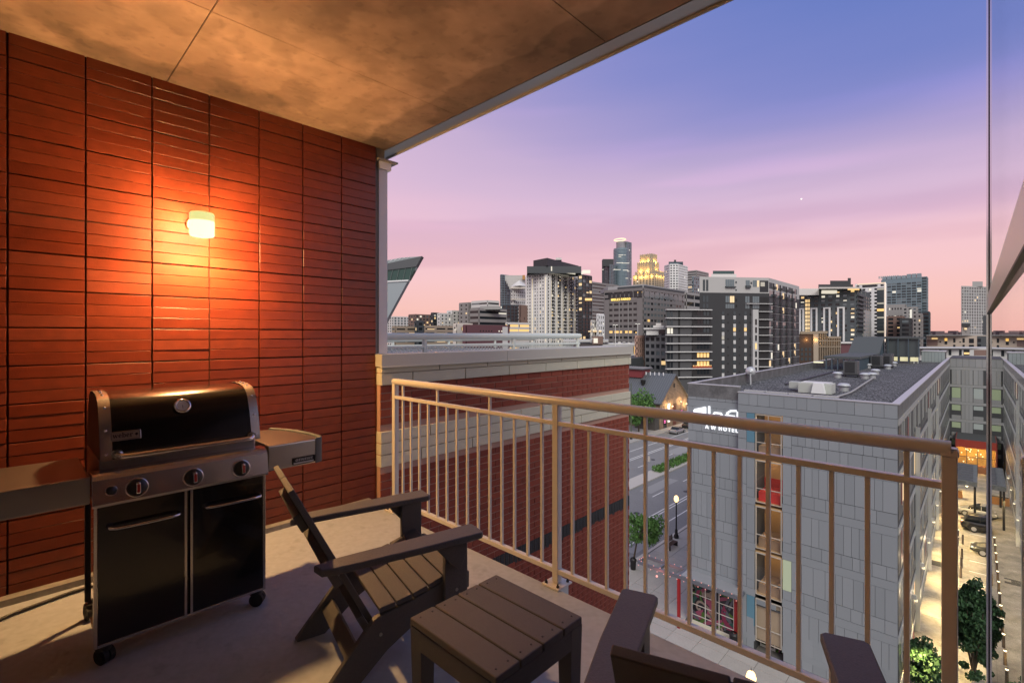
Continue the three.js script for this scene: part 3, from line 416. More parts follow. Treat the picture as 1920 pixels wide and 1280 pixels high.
{
  const h = hotel, UF = 33.6, gravel = std(0.15, 0.15, 0.155, 0.95); gravel.map = dataTex(512, (u, v) => { const a = N3(u, v, 128, 128, 2), b = N1(u, v, 5, 5, 4); return [30 + Math.pow(a, 2.2) * 480 * (0.75 + b * 0.5)]; }, true); gravel.map.repeat.set(0.12, 0.12); gravel.bumpMap = gravel.map; gravel.bumpScale = 0.015; gravel.color.setRGB(0.25, 0.255, 0.265);
  // body in two steps: the left part stands 0.35 m behind and is a little taller
  const F = face([UF, 14.95], [UF, 3.06]); // s runs from v = 14.95 down to 3.06
  const wallL = new MB(); wallL.prism([[UF + 0.42, 14.94], [106, 14.94], [106, 3.07], [UF + 0.06, 3.07], [UF + 0.06, 8.7], [UF + 2.4, 8.7], [UF + 2.4, 10.4], [UF + 0.06, 10.4], [UF + 0.06, 11.4], [UF + 0.42, 11.4]], GROUND, -3.0); wallL.build('wall', HBACK, h);
  const mb = new MB(); mb.prism([[UF + 0.5, 14.8], [105.8, 14.8], [105.8, 3.3], [UF + 0.3, 3.3]], -2.999, -2.9); const rg = mb.geo(rootPos(h)); const P = rg.attributes.position, T = rg.attributes.uv; for (let k = 0; k < P.count; k++) T.setXY(k, P.getX(k), P.getZ(k)); mesh('gravel_roof', rg, gravel, h);
  const par = new MB(); par.box(UF + 0.03, UF + 0.3, -2.998, ROOF - 0.06, 3.2, 11.38).box(UF + 0.33, UF + 0.6, -2.998, -2.11, 11.4, 14.8).box(UF + 0.33, 106, -2.998, -2.11, 14.801, 14.92).box(UF + 0.31, 106, -2.998, ROOF - 0.06, 3.08, 3.299); par.build('parapet', HSIDE, h);
  const cap = new MB(); cap.box(UF - 0.04, UF + 0.34, ROOF - 0.059, ROOF, 2.98, 11.42).box(UF + 0.3, UF + 0.64, -2.109, -2.05, 11.43, 14.99).box(UF + 0.641, 106, -2.109, -2.05, 14.74, 14.99).box(UF + 0.341, 106, ROOF - 0.059, ROOF + 0.001, 2.98, 3.34); cap.build('parapet_cap', std(0.5, 0.51, 0.53, 0.4, 0.3), h);
  // the front: rows of panels, each its own piece
  const step = s => s < 3.55 ? -0.35 : 0; // the left 3.55 m stand back
  let count = 0;
  const row = (y0, y1, s0, s1, wmin, wmax, skip) => { let s = s0; while (s < s1 - 0.05) { let w = rr(wmin, wmax); if (s1 - s - w < 0.35) w = s1 - s; if (s < 3.55 && s + w > 3.55) w = 3.55 - s < 0.2 ? w : 3.55 - s; if (!skip?.(s, s + w, y0, y1)) { const o = step(s + w / 2 - 0.01) + rr(-0.003, 0.003); piece('panel', HP[Math.floor(R() * 3)], h, F, s + 0.008, s + w - 0.008, y0 + 0.008, y1 - 0.008, o - 0.05, o); count++; } s += w; } };
  const W0 = 14.95 - 10.315, W1 = 14.95 - 8.784; // window strip
  const band = (y0, y1) => { for (const [a, b] of [[0, 3.55], [3.55, W0 - 0.02], [W1 + 0.02, 11.89]]) piece('panel_band', HP[0], h, F, a + 0.006, b - 0.006, y0 + 0.008, y1 - 0.008, step((a + b) / 2) - 0.05, step((a + b) / 2) + 0.004); };
  row(-3.2, -2.4, 3.55, 11.89, 0.4, 0.85); row(-3.2, -2.115, 0, 3.55, 0.35, 0.65); piece('panel_band', HP[1], h, F, 0.006, 3.544, -3.69, -3.215, -0.4, -0.346); piece('panel_band', HP[1], h, F, 3.556, 11.884, -3.69, -3.215, -0.05, 0.004);
  for (let k = 0; k < 5; k++) {
    const t = -3.7 - FP * k, parts = [[0, 3.55], [3.55, W0 - 0.55], [W1 + 0.55, 11.89]];
    for (const [a, b] of parts) { if (k === 4 && a < 3.5) continue; row(t - 1.72, t, a, b, 0.32, 0.66); row(t - 2.48, t - 1.735, a, b, 0.34, 0.72); }
    const acc = [std(0.1, 0.22, 0.3, 0.4), HP[0], HP[2], std(0.5, 0.6, 0.42, 0.5), std(0.1, 0.22, 0.3, 0.4)][k];
    piece('panel', k === 0 || k === 4 ? acc : HP[1], h, F, W0 - 0.54, W0 - 0.06, t - 1.9, t - 0.01, -0.05, 0.0); piece('panel', k === 3 ? acc : HP[2], h, F, W1 + 0.06, W1 + 0.54, t - 1.9, t - 0.01, -0.05, 0);
    piece('panel', HP[1], h, F, W0 - 0.54, W0 - 0.06, t - 2.48, t - 1.92, -0.05, 0.0); piece('panel', HP[0], h, F, W1 + 0.06, W1 + 0.54, t - 2.48, t - 1.92, -0.05, 0);
    if (k < 4) band(t - FP, t - 2.49); else band(t - FP + 0.1, t - 2.49);
    // lit room behind each window: walls, ceiling, floor, a globe lamp
    const y1 = t - 0.08, y0 = t - 2.72, room = new MB(), D = 2.2, wallM = std(0.5, 0.33, 0.16, 0.9), redM = std(0.55, 0.03, 0.02, 0.8);
    const wn = piece('window', std(0.45, 0.4, 0.33, 0.5), h, F, W0, W1, y0 - 0.03, y0, -0.06, 0.012); const wp = (name, mat, s0, s1, a0, a1, n0, n1) => { const m = new MB(); m.fb(F, s0, s1, a0, a1, n0, n1); const g = m.geo(rootPos(h).add(new THREE.Vector3(0, 0, 0))); const q = mesh(name, g, mat, h); return q; };
    { const fr = new MB(); fr.fb(F, W0, W1, y1, y1 + 0.05, -0.07, 0.015).fb(F, W0, W1, y0 + 0.86, y0 + 0.9, -0.06, 0.006).fb(F, W0, W0 + 0.05, y0, y1, -0.06, 0.01).fb(F, W1 - 0.05, W1, y0, y1, -0.06, 0.01).fb(F, (W0 + W1) / 2 - 0.02, (W0 + W1) / 2 + 0.02, y0 + 0.9, y1, -0.05, 0.0); fr.build('window_frame', std(0.55, 0.52, 0.46, 0.4, 0.3), h); }
    wp('window_pane', M.pane, W0 + 0.051, W1 - 0.051, y0 + 0.001, y1 - 0.001, -0.035, -0.03);
    if (k < 4) { const r = new MB(); r.fb(F, W0 - 0.4, W1 + 0.4, y0, y1 + 0.05, -D - 0.05, -D).fb(F, W0 - 0.45, W0 - 0.4, y0, y1 + 0.05, -D, -0.09).fb(F, W1 + 0.4, W1 + 0.45, y0, y1 + 0.05, -D, -0.09).fb(F, W0 - 0.4, W1 + 0.4, y1 + 0.05, y1 + 0.1, -D, -0.09).fb(F, W0 - 0.4, W1 + 0.4, y0 - 0.05, y0, -D, -0.09); r.build('room', wallM, h);
      wp('bed', k === 1 ? redM : std(0.3, 0.2, 0.12, 0.9), W0 + 0.1, W1 - 0.1, y0, y0 + 0.6, -1.9, -0.3); if (k === 1) wp('red_wall', redM, W0 - 0.39, W1 + 0.39, y0 + 0.5, y0 + 1.1, -D, -D + 0.03);
      const p = new THREE.PointLight(new THREE.Color(1, 0.68, 0.33), 2.2, 0, 2), s = (W0 + W1) / 2 - 0.25, n = -1.0; p.position.set(F.u + F.du * s + F.nu * n, y1 - 0.55, -(F.v + F.dv * s + F.nv * n)); p.castShadow = true; p.shadow.radius = 4; scene.add(p);
      mesh('room_lamp', new THREE.SphereGeometry(0.09, 12, 8).translate(...p.position.clone().sub(h.position).toArray()), glow(1, 0.8, 0.5, 2.5), h); }
    else wp('window_blind', std(0.35, 0.27, 0.18, 0.8), W0, W1, y0, y1, -0.2, -0.15);
  }
  // recessed entrance with glass door and side light at the foot of the window strip
  { const y = GROUND + 0.14, b = -0.9; const D = (n, mat, s0, s1, y0, y1, n0, n1) => piece(n, mat, h, F, s0, s1, y0, y1, n0, n1), s0 = 4.65, s1 = 6.2;
    const mural = M.mural = (() => { const c = document.createElement('canvas'); c.width = c.height = 256; const x = c.getContext('2d'), r = rand(5); x.fillStyle = '#15161c'; x.fillRect(0, 0, 256, 256); for (let k = 0; k < 46; k++) { x.strokeStyle = ['#6e2240', '#3c5a22', '#23242c', '#4a4c56', '#7e3c54', '#22423e', '#1a1a20', '#7c7068'][k % 8]; x.lineWidth = 8 + r() * 22; x.beginPath(); const a = r() * 256, b2 = r() * 256; x.moveTo(a, b2); x.bezierCurveTo(a + (r() - 0.5) * 200, b2 + (r() - 0.5) * 200, a + (r() - 0.5) * 240, b2 + (r() - 0.5) * 240, a + (r() - 0.5) * 180, b2 + (r() - 0.5) * 180); x.stroke(); } const t = new THREE.CanvasTexture(c); t.colorSpace = THREE.SRGBColorSpace; return new THREE.MeshStandardMaterial({ map: t, roughness: 0.25 }); })();
    D('entrance_soffit', HBACK, s0 - 0.1, s1 + 0.02, y + 3.05, y + 3.12, b, -0.01);
    const fr = new MB(); fr.fb(F, s0, s1, y + 2.35, y + 2.43, b - 0.04, b + 0.04).fb(F, s0, s0 + 0.09, y, y + 2.349, b - 0.03, b + 0.03).fb(F, s0 + 0.83, s0 + 0.92, y, y + 2.349, b - 0.03, b + 0.03).fb(F, s0 + 0.091, s0 + 0.829, y, y + 0.16, b - 0.02, b + 0.02).fb(F, s0 + 0.091, s0 + 0.829, y + 0.85, y + 0.93, b - 0.02, b + 0.02).fb(F, s0, s1, y + 2.95, y + 3.04, b - 0.04, b + 0.04); const door = fr.build('entrance_door', std(0.5, 0.5, 0.48, 0.4, 0.3), h);
    D('door_glass', M.mural, s0 + 0.092, s0 + 0.828, y + 0.161, y + 0.849, b - 0.01, b); D('door_glass', M.mural, s0 + 0.092, s0 + 0.828, y + 0.931, y + 2.348, b - 0.01, b); D('side_light', M.mural, s0 + 0.921, s1, y, y + 2.349, b - 0.01, b); D('transom', M.glassDark, s0, s1, y + 2.431, y + 2.949, b - 0.01, b);
    piece('door_handle', M.darkBolt, h, F, s0 + 0.76, s0 + 0.79, y + 0.9, y + 1.3, b + 0.03, b + 0.07);
    for (let k = 0; k < 4; k++) D('louvre', HP[2], s0 + 0.05, s1 - 0.35, y + 3.15 + k * 0.075, y + 3.2 + k * 0.075, -0.03, 0.02);
    D('plinth', std(0.2, 0.2, 0.2, 0.8), 3.56, s0 - 0.12, GROUND + 0.1, GROUND + 0.3, -0.05, 0.02); D('plinth', std(0.2, 0.2, 0.2, 0.8), s1 + 0.1, 11.89, GROUND + 0.1, GROUND + 0.3, -0.05, 0.02);
    row(GROUND + 0.3, -18.25 + 1.2, 3.55, s0 - 0.12, 0.5, 0.6); row(GROUND + 0.3, -18.6 + 1.55, s1 + 0.06, 11.89, 0.55, 1.1);
  }
  // corner storefront with mural panes between red piers
  { const st = thing('storefront', 'corner shop window with colourful mural panes between red piers at the hotel foot', 'shop window', UF, GROUND, 13.3), y = GROUND + 0.16, n = -0.3;
    const redM = std(0.28, 0.012, 0.014, 0.5); for (const [a, b] of [[0.02, 0.28], [3.2, 3.54]]) piece('pier', redM, st, F, a, b, y, y + 3.3, n - 0.1, n + 0.04); piece('sill', M.stone, st, F, 0.28, 3.2, y - 0.06, y + 0.16, n - 0.1, n + 0.06);
    const xs = [0.3, 1.25, 2.2, 3.18], ys = [0.18, 0.62, 1.35, 2.1, 2.85, 3.28]; for (let a = 0; a < 3; a++) for (let b = 0; b < 5; b++) piece('window_pane', M.mural.clone(), st, F, xs[a] + 0.025, xs[a + 1] - 0.025, y + ys[b] + 0.025, y + ys[b + 1] - 0.025, n - 0.04, n - 0.02).material.map = (() => { const t = M.mural.map.clone(); t.repeat.set(0.33, 0.22); t.offset.set(a / 3, b / 5); t.needsUpdate = true; return t; })();
    const f = new MB(); for (const x of xs) f.fb(F, x - 0.025, x + 0.025, y + 0.16, y + 3.28, n - 0.05, n + 0.01); for (const q of ys) f.fb(F, 0.326, 3.154, y + q - 0.022, y + q + 0.022, n - 0.045, n + 0.006); f.build('mullions', std(0.6, 0.58, 0.54, 0.5, 0.2), st);
    piece('sign_panel', glow(0.9, 0.2, 0.2, 0.7), st, F, 0.42, 1.12, y + 2.98, y + 3.16, n - 0.019, n - 0.005);
    // steel canopy frame carrying strings of small pink lamps
    const cn = thing('canopy_frame', 'dark steel canopy frame strung with small pink lamps along the hotel corner', 'canopy', UF, GROUND + 3.6, 15), cy = y + 3.44, sb = new MB(); sb.fb(F, -3.3, 4.0, cy, cy + 0.22, 0.9, 1.02).fb(F, -3.3, -0.05, cy, cy + 0.22, -0.3, -0.18).fb(F, -3.3, -3.18, cy, cy + 0.22, -0.18, 0.9).fb(F, -1.7, -1.58, cy + 0.02, cy + 0.2, -0.18, 0.9).fb(F, -0.2, -0.08, cy + 0.02, cy + 0.2, -0.18, 0.9).fb(F, 3.88, 4.0, cy + 0.02, cy + 0.2, 0.01, 0.9); sb.build('steel_beams', std(0.16, 0.17, 0.2, 0.5, 0.4), cn);
    piece('canopy_roof', std(0.3, 0.31, 0.33, 0.5, 0.2), cn, F, 0, 3.87, cy + 0.2, cy + 0.26, -0.34, 0.89);
    const bulb = new THREE.SphereGeometry(0.028, 8, 6), bm = glow(1, 0.28, 0.22, 1.3); const put = (s, yy, n2) => { const m = mesh('bulb', bulb, bm, cn), o = rootPos(cn); m.position.set(F.u + F.du * s + F.nu * n2 - o.x, yy - o.y, -(F.v + F.dv * s + F.nv * n2) - o.z); };
    for (let s = -3.2; s < 4; s += 0.5) { put(s, cy - 0.05, 1.06); put(s + 0.2, cy + 0.27, 1.0); } for (let q = -0.2; q < 0.9; q += 0.25) put(-3.24, cy + 0.27, q); for (let s = -3; s < 0; s += 0.5) put(s, cy + 0.27, -0.26);
    piece('canopy_post', redM, cn, F, -0.2, -0.02, GROUND + 0.12, cy, 0.86, 1.04);
    const pl = new THREE.PointLight(new THREE.Color(1, 0.25, 0.2), 2, 0, 2); pl.position.set(UF - 1.2, cy - 0.3, -16.6); pl.castShadow = true; pl.shadow.radius = 5; scene.add(pl); mesh('lantern', new THREE.SphereGeometry(0.08, 10, 8).translate(...pl.position.clone().sub(cn.position).toArray()), bm, cn);
  }
  // white illuminated letters on the left part
  { const sg = thing('hotel_sign', 'white illuminated letters on the upper left of the grey hotel front', 'sign', UF, -4.6, 13.2), lm = glow(0.95, 0.96, 1, 1.15), n = -0.3;
    const rnd = (pts, w, close) => { const g = []; for (let k = 0; k < pts.length - 1; k++) { const [x0, y0] = pts[k], [x1, y1] = pts[k + 1], L = Math.hypot(x1 - x0, y1 - y0); g.push(new THREE.BoxGeometry(L, w, 0.1).rotateZ(Math.atan2(y1 - y0, x1 - x0)).translate((x0 + x1) / 2, (y0 + y1) / 2, 0)); g.push(new THREE.CylinderGeometry(w / 2, w / 2, 0.1, 12).rotateX(Math.PI / 2).translate(x1, y1, 0)); } return mergeGeometries(g); };
    const put = g => { const m = mesh('letter', g, lm, sg), o = rootPos(sg); m.position.set(F.u + F.nu * n - o.x, -o.y, -(F.v + F.nv * n) - o.z); m.rotation.y = F.yaw; };
    const y0 = -4.66;
    put(mergeGeometries([extrude([[0.42, y0 + 0.66], [0.48, y0 + 0.78], [1.22, y0 + 1.02], [1.3, y0 + 0.98], [1.3, y0 + 0.55], [1.12, y0 + 0.62], [1.02, y0 + 0.66], [0.6, y0 + 0.62]], 0.1, 0.004).toNonIndexed(), rnd([[0.5, y0 + 0.68], [0.45, y0 + 0.62], [1.1, y0 + 0.6], [1.22, y0 + 0.48], [1.22, y0 + 0.1], [0.62, y0 + 0.06], [0.5, y0 + 0.2], [0.62, y0 + 0.36], [1.2, y0 + 0.36]], 0.12).toNonIndexed()].map(g => { for (const k of Object.keys(g.attributes)) if (!['position', 'normal', 'uv'].includes(k)) g.deleteAttribute(k); return g; })));
    put(rnd([[1.52, y0 + 1.08], [1.52, y0 + 0.06]], 0.13)); put(rnd([[1.8, y0 + 0.5], [1.9, y0 + 0.66], [2.3, y0 + 0.66], [2.42, y0 + 0.5], [2.42, y0 + 0.2], [2.3, y0 + 0.06], [1.9, y0 + 0.06], [1.8, y0 + 0.2], [1.8, y0 + 0.5]], 0.12));
    put(rnd([[3.35, y0 + 0.95], [2.95, y0 + 0.9], [2.75, y0 + 0.74], [2.72, y0 + 0.06]], 0.12)); put(rnd([[2.6, y0 + 0.56], [3.2, y0 + 0.56]], 0.11)); put(rnd([[3.42, y0 + 0.9], [3.4, y0 + 0.2], [3.5, y0 + 0.08]], 0.1));
    letters('A W HOTEL', 0.27, 0.06, F, 1.25, y0 - 0.5, n, lm, sg, 'letter', 1.15); }
  // side facade along the alley: storey bands, panels, windows and a few red strips
  const S = face([UF, 3.06], [106, 3.06]), sideP = withTex(std(0.2, 0.205, 0.21, 0.35, 0.2), mottleTex, 0.3), sideP2 = withTex(std(0.16, 0.165, 0.17, 0.3, 0.2), mottleTex, 0.3), bandM = std(0.36, 0.37, 0.37, 0.4, 0.2), redM = std(0.3, 0.03, 0.02, 0.4);
  for (let k = 0; k < 6; k++) { const t = ROOF - 0.85 - FP * k, fl = new MB(), pan = new MB(), fr = new MB();
    fl.fb(S, 0.07, S.L, t - 0.36, t, 0.0, 0.05).build('storey_band', bandM, h);
    for (let s = 0.1; s < S.L - 3; s += 3.65) { for (const [a, b] of [[0, 0.75], [0.77, 1.5], [2.9, 3.62]]) pan.fb(S, s + a, s + b, t - 2.6, t - 0.38, 0.002, rr(0.02, 0.04)); pan.fb(S, s + 1.52, s + 2.88, t - 2.6, t - 2.1, 0.002, 0.03);
      if (s < 42) { const lit = R() < 0.16; const w = piece('window', lit ? M.litWarm : M.glassDark, h, S, s + 1.6, s + 2.8, t - 2.05, t - 0.42, -0.05, 0.012); fr.fb(S, s + 1.55, s + 1.6, t - 2.06, t - 0.4, 0, 0.06).fb(S, s + 2.8, s + 2.85, t - 2.06, t - 0.4, 0, 0.06); if (R() < 0.22) piece('accent_panel', redM, h, S, s + 1.3, s + 1.5, t - 2.0, t - 0.5, 0.04, 0.05); }
      else pan.fb(S, s + 1.6, s + 2.8, t - 2.05, t - 0.42, 0.0, 0.012); }
    pan.build('panel_row', k % 2 ? sideP : sideP2, h); fr.build('window_frame', bandM, h); }
  new MB().fb(S, 0.005, S.L, ROOF - 0.83, ROOF - 0.07, 0, 0.03).build('panel_row', HSIDE, h);
  // downspouts and wall lamps of the alley side
  for (const s of [10, 22, 34]) piece('fin', bandM, h, S, s, s + 0.12, GROUND + 0.2, -5, 0.05, 0.3);
}
{ // wing across the far end of the alley, with the glowing lobby in front of it
  const U = 106, w = thing('hotel_cross_wing', 'grey hotel wing across the far end of the alley with pale blinds', 'building', U, GROUND, -4), F = face([U, 3.0], [U, -14]);
  const body = new MB(); body.prism([[U + 0.05, 3.05], [U + 14, 3.05], [U + 14, -14], [U + 0.05, -14]], GROUND, ROOF - 0.06); body.build('wall', HBACK, w); new MB().fb(F, 0, F.L, ROOF - 0.059, ROOF + 0.03, -0.6, 0.06).build('parapet_cap', std(0.12, 0.12, 0.13, 0.4, 0.3), w);
  const pm = [std(0.3, 0.31, 0.315, 0.45, 0.1), std(0.27, 0.28, 0.285, 0.45, 0.1)], green = std(0.34, 0.42, 0.27, 0.8), pale = std(0.36, 0.41, 0.4, 0.8);
  const rowp = (y0, y1, s0, s1, wd) => { for (let s = s0; s < s1 - 0.02; s += wd) piece('panel', pm[Math.floor(R() * 2)], w, F, s + 0.012, Math.min(s + wd, s1) - 0.012, y0 + 0.01, y1 - 0.01, -0.05, rr(-0.003, 0.003)); };
  rowp(ROOF - 1.45, ROOF - 0.07, 0, 12, 0.75);
  for (let k = 0; k < 5; k++) { const t = ROOF - 1.47 - 2.78 * k; piece('panel_band', pm[0], w, F, 0, 12, t - 0.42, t - 0.01, -0.05, 0.01);
    for (let b = 0; b < 2; b++) { const s = b * 4.2; rowp(t - 2.77, t - 0.43, s + 1.35, s + 2.7, 0.45);
      [[s + 0.2, s + 1.3], [s + 2.75, s + 3.9]].forEach(([a, c], j) => { if (k === 0 && b === 0) { rowp(t - 2.77, t - 0.43, a, c, 0.55); return; } const top = t - 0.5, bot = t - 2.15, mid = k === 1 ? bot : top - (top - bot) * (j && k === 2 ? 0.4 : 0.55);
        piece('window', M.glassDark, w, F, a, c, bot, top, -0.12, -0.06); piece('blind', k >= 1 && !j ? green : pale, w, F, a + 0.03, c - 0.03, mid, top - 0.02, -0.058, -0.04); piece('panel', pm[1], w, F, a, c, t - 2.77, bot - 0.02, -0.05, 0); }); } }
  const lb = thing('hotel_lobby', 'glowing yellow glazed lobby with red fascia at the end of the alley', 'lobby', 98, GROUND, 0), L = face([98, 2.1], [98, -6]), ly = -15.25;
  new MB().prism([[98.06, 2.1], [105.9, 2.1], [105.9, -6], [98.06, -6]], ly + 0.9, ly + 1.0).build('roof', HBACK, lb); new MB().fb(L, 0, L.L, ly, ly + 1.1, -0.2, 0.02).build('fascia', std(0.26, 0.03, 0.02, 0.5), lb);
  new MB().fb(L, 0, 8, GROUND, ly, -5.0, -4.9).build('back_wall', withTex(std(0.6, 0.4, 0.14, 0.9), mottleTex, 0.3), lb); new MB().fb(L, -0.1, 0, GROUND, ly + 1, -7.8, 0).build('side_wall', std(0.16, 0.02, 0.02, 0.5), lb);
  const fr = new MB(); for (let s = 0; s <= 8; s += 1.15) fr.fb(L, s - 0.04, s + 0.04, GROUND, ly, -0.1, 0); for (const y of [GROUND + 1.3, GROUND + 2.7]) fr.fb(L, 0, 8, y - 0.035, y + 0.035, -0.09, -0.01); fr.build('mullions', std(0.12, 0.1, 0.08, 0.5, 0.3), lb);
  for (let s = 0; s < 7; s += 1.15) piece('window_pane', M.pane, lb, L, s + 0.045, s + 1.105, GROUND + 0.05, ly - 0.02, -0.06, -0.055);
  new MB().fb(L, 0.4, 5, GROUND, GROUND + 1.1, -3, -2.3).build('desk', std(0.3, 0.12, 0.04, 0.5), lb); 
  const sp = new THREE.SphereGeometry(0.07, 8, 6), bm = glow(1, 0.8, 0.45, 3); for (let k = 0; k < 26; k++) { const m = mesh('pendant_lamp', sp, bm, lb); m.position.set(98.6 + rr(0, 3.5) - 98, rr(1.6, 3.7), -(2.0 - rr(0.2, 4.5))); }
  for (const v of [1, -1.6]) { const p = new THREE.PointLight(new THREE.Color(1, 0.62, 0.2), 42, 0, 2); p.position.set(100.4, GROUND + 3.4, -v); p.castShadow = true; p.shadow.radius = 5; scene.add(p); mesh('ceiling_lamp', new THREE.SphereGeometry(0.12, 10, 8).translate(...p.position.clone().sub(lb.position).toArray()), bm, lb); }
  // grey canopy roof standing before the lobby
  const cn = thing('entrance_canopy', 'flat grey canopy roof standing in front of the glowing lobby', 'canopy', 77, GROUND, 1), cy = -15.1; new MB().prism([[72.6, 2.3], [82.4, 2.3], [82.4, -0.15], [72.6, -0.15]], cy, cy + 0.5).build('roof', withTex(std(0.22, 0.23, 0.23, 0.6), mottleTex, 0.5), cn); const rg = new MB(); for (let k = 0; k < 7; k++) rg.box(73 + k * 1.3, 73.9 + k * 1.3, cy + 0.503, cy + 0.56, 0.2, 1.6); rg.build('roof_grating', std(0.1, 0.1, 0.11, 0.8), cn, 'stuff');
  for (const [u, v] of [[72.9, 2.1], [72.9, 0.05], [82.1, 2.1], [82.1, 0.05]]) boxMesh('post', M.iron, cn, u - 0.1, u + 0.1, GROUND + 0.04, cy, v - 0.1, v + 0.1);
  const p = new THREE.PointLight(new THREE.Color(1, 0.66, 0.25), 40, 0, 2); p.position.set(74, cy - 0.35, -0.7); p.castShadow = true; p.shadow.radius = 5; scene.add(p); mesh('canopy_lamp', new THREE.SphereGeometry(0.12, 10, 8).translate(...p.position.clone().sub(cn.position).toArray()), bm, cn);
  // planters by the lobby
  const pt = thing('planter', 'orange lit planter box beside the lobby canopy', 'planter', 84, GROUND, 1.7); boxMesh('box', std(0.45, 0.2, 0.06, 0.7), pt, 83.4, 84.2, GROUND + 0.012, GROUND + 0.9, 1.2, 2.9); boxMesh('soil', std(0.05, 0.04, 0.03, 1), pt, 83.45, 84.15, GROUND + 0.901, GROUND + 0.92, 1.25, 2.85);
}
// ---------------------------------------------------------------- things on the hotel roof
{
  const RY = -2.9, put = (g, geo, n, mat) => mesh(n, geo, mat, g);
  const fanMat = std(0.5, 0.52, 0.54, 0.4, 0.3), dk = std(0.03, 0.032, 0.035, 0.5, 0.2);
  const fan = (() => { const g = thing('roof_fan', '', 'roof fan'); put(g, new THREE.CylinderGeometry(0.3, 0.34, 0.3, 20).translate(0, 0.15, 0), 'curb', std(0.3, 0.31, 0.32, 0.5, 0.2)); put(g, new THREE.LatheGeometry([[0.3, 0.3], [0.31, 0.36], [0.43, 0.4], [0.45, 0.45], [0.38, 0.48], [0.35, 0.56], [0.22, 0.6], [0.001, 0.61]].map(p => new THREE.Vector2(...p)), 24), 'hood', fanMat); return g; })();
  const spots = [[44.25, 7.27, 'white mushroom roof fan closest to the hotel parapet'], [57.5, 9.97, 'white roof fan left of the open dark condenser unit'], [57.9, 7.8, 'white roof fan just right of the open dark condenser unit'], [58.8, 7.35, 'white roof fan at the right end of the front pair'], [64.9, 7.8, 'single white roof fan in the middle of the gravel roof'], [76.6, 10, 'white roof fan left of the middle condenser unit'], [75.9, 7.9, 'white roof fan right of the middle condenser unit'], [84, 8.1, 'white roof fan before the rear condenser unit'], [90, 9.5, 'small white roof fan farthest back near the dark shed'], [42.6, 9.2, 'white roof fan behind the boxed air handler']];
  spots.forEach(([u, v, l], k) => { const o = k ? copyOf(fan, l, u, RY, v) : fan; if (!k) { o.position.set(u, RY, -v); o.userData.label = l; } o.userData.group = 'white fans on the gravel roof'; });
  const cond = (() => { const g = thing('condenser_unit', 'dark boxed condenser unit with open side, nearest on the gravel roof', 'condenser'); put(g, rbox(1.1, 1.35, 1.2, 0.02).translate(0, 0.95, 0), 'casing', std(0.1, 0.105, 0.11, 0.5, 0.3)); put(g, rbox(0.02, 1.1, 0.85, 0.004).translate(-0.556, 0.97, -0.05), 'opening', dk); put(g, rbox(1.4, 0.1, 1.5, 0.01).translate(0, 0.2, 0), 'stand', dk); for (const a of [-0.55, 0.55]) for (const b of [-0.6, 0.6]) put(g, new THREE.BoxGeometry(0.08, 0.15, 0.08).translate(a, 0.075, b), 'leg', dk); put(g, new THREE.CylinderGeometry(0.42, 0.42, 0.06, 20).translate(0, 1.655, 0), 'fan_guard', dk); return g; })();
  cond.position.set(59.9, RY, -9.2); cond.userData.group = 'condenser units on the roof'; copyOf(cond, 'boxed condenser unit in the middle of the gravel roof between two fans', 77.4, RY, 9.15); copyOf(cond, 'dark condenser unit behind the middle one, nearer the shed', 86, RY, 8.9); copyOf(cond, 'dark condenser unit beside the middle one to its right', 79.5, RY, 8.4);
  const ah = thing('air_handler', 'large pale boxed air handler with sloping white hood behind the hotel parapet', 'air handler', 41.5, RY, 8.5); put(ah, rbox(1.5, 0.72, 2.1, 0.02).translate(0, 0.38, 0), 'casing', std(0.45, 0.47, 0.44, 0.5)); put(ah, extrude([[-0.45, 0.06], [0.45, 0.06], [0.3, 0.82], [-0.3, 0.82]], 0.34, 0.01).rotateY(-Math.PI / 2).translate(-0.93, 0, 0.3), 'hood', std(0.75, 0.76, 0.77, 0.4)); put(ah, rbox(1.2, 0.06, 1.8, 0.01).translate(0, 0.775, 0), 'lid', std(0.6, 0.61, 0.6, 0.4)); put(ah, rbox(0.8, 0.5, 0.8, 0.02).translate(0.6, 0.45, -1.5), 'duct', std(0.4, 0.42, 0.4, 0.5));
  const dish = thing('roof_dome', 'white ball shaped antenna dome on a short stand at the roof parapet', 'antenna', 45.6, RY, 16.3 - 1.9); put(dish, new THREE.SphereGeometry(0.42, 24, 18).translate(0, 1.05, 0), 'dome', fanMat); put(dish, new THREE.CylinderGeometry(0.06, 0.09, 0.68, 12).translate(0, 0.34, 0), 'stand', std(0.4, 0.4, 0.42, 0.4, 0.5));
  const pole = thing('roof_vent_pole', 'thin white vent pole with a round top at the roof edge', 'vent', 44.3, RY, 14.0); put(pole, new THREE.CylinderGeometry(0.06, 0.06, 1.1, 10).translate(0, 0.55, 0), 'pipe', fanMat); put(pole, new THREE.SphereGeometry(0.16, 14, 10).translate(0, 1.12, 0), 'cowl', fanMat);
  for (let k = 0; k < 4; k++) { const s = thing('roof_hatch', ['low grey roof hatch by the parapet, far left one', 'low grey roof hatch by the parapet, second from the left', 'low grey roof hatch by the parapet, second from the right', 'low grey roof hatch by the parapet, far right one'][k], 'roof hatch', 34.5, RY, 10.6 - k * 1.35, 'low hatches along the parapet'); put(s, rbox(0.7, 0.5, 1.2, 0.03).translate(0, 0.27, 0), 'curb', std(0.32, 0.33, 0.34, 0.5, 0.1)); put(s, extrude([[-0.36, 0.53], [0.36, 0.53], [0.36, 0.58], [-0.36, 0.64]], 1.22, 0.01), 'cover', std(0.48, 0.49, 0.5, 0.4, 0.2)); }
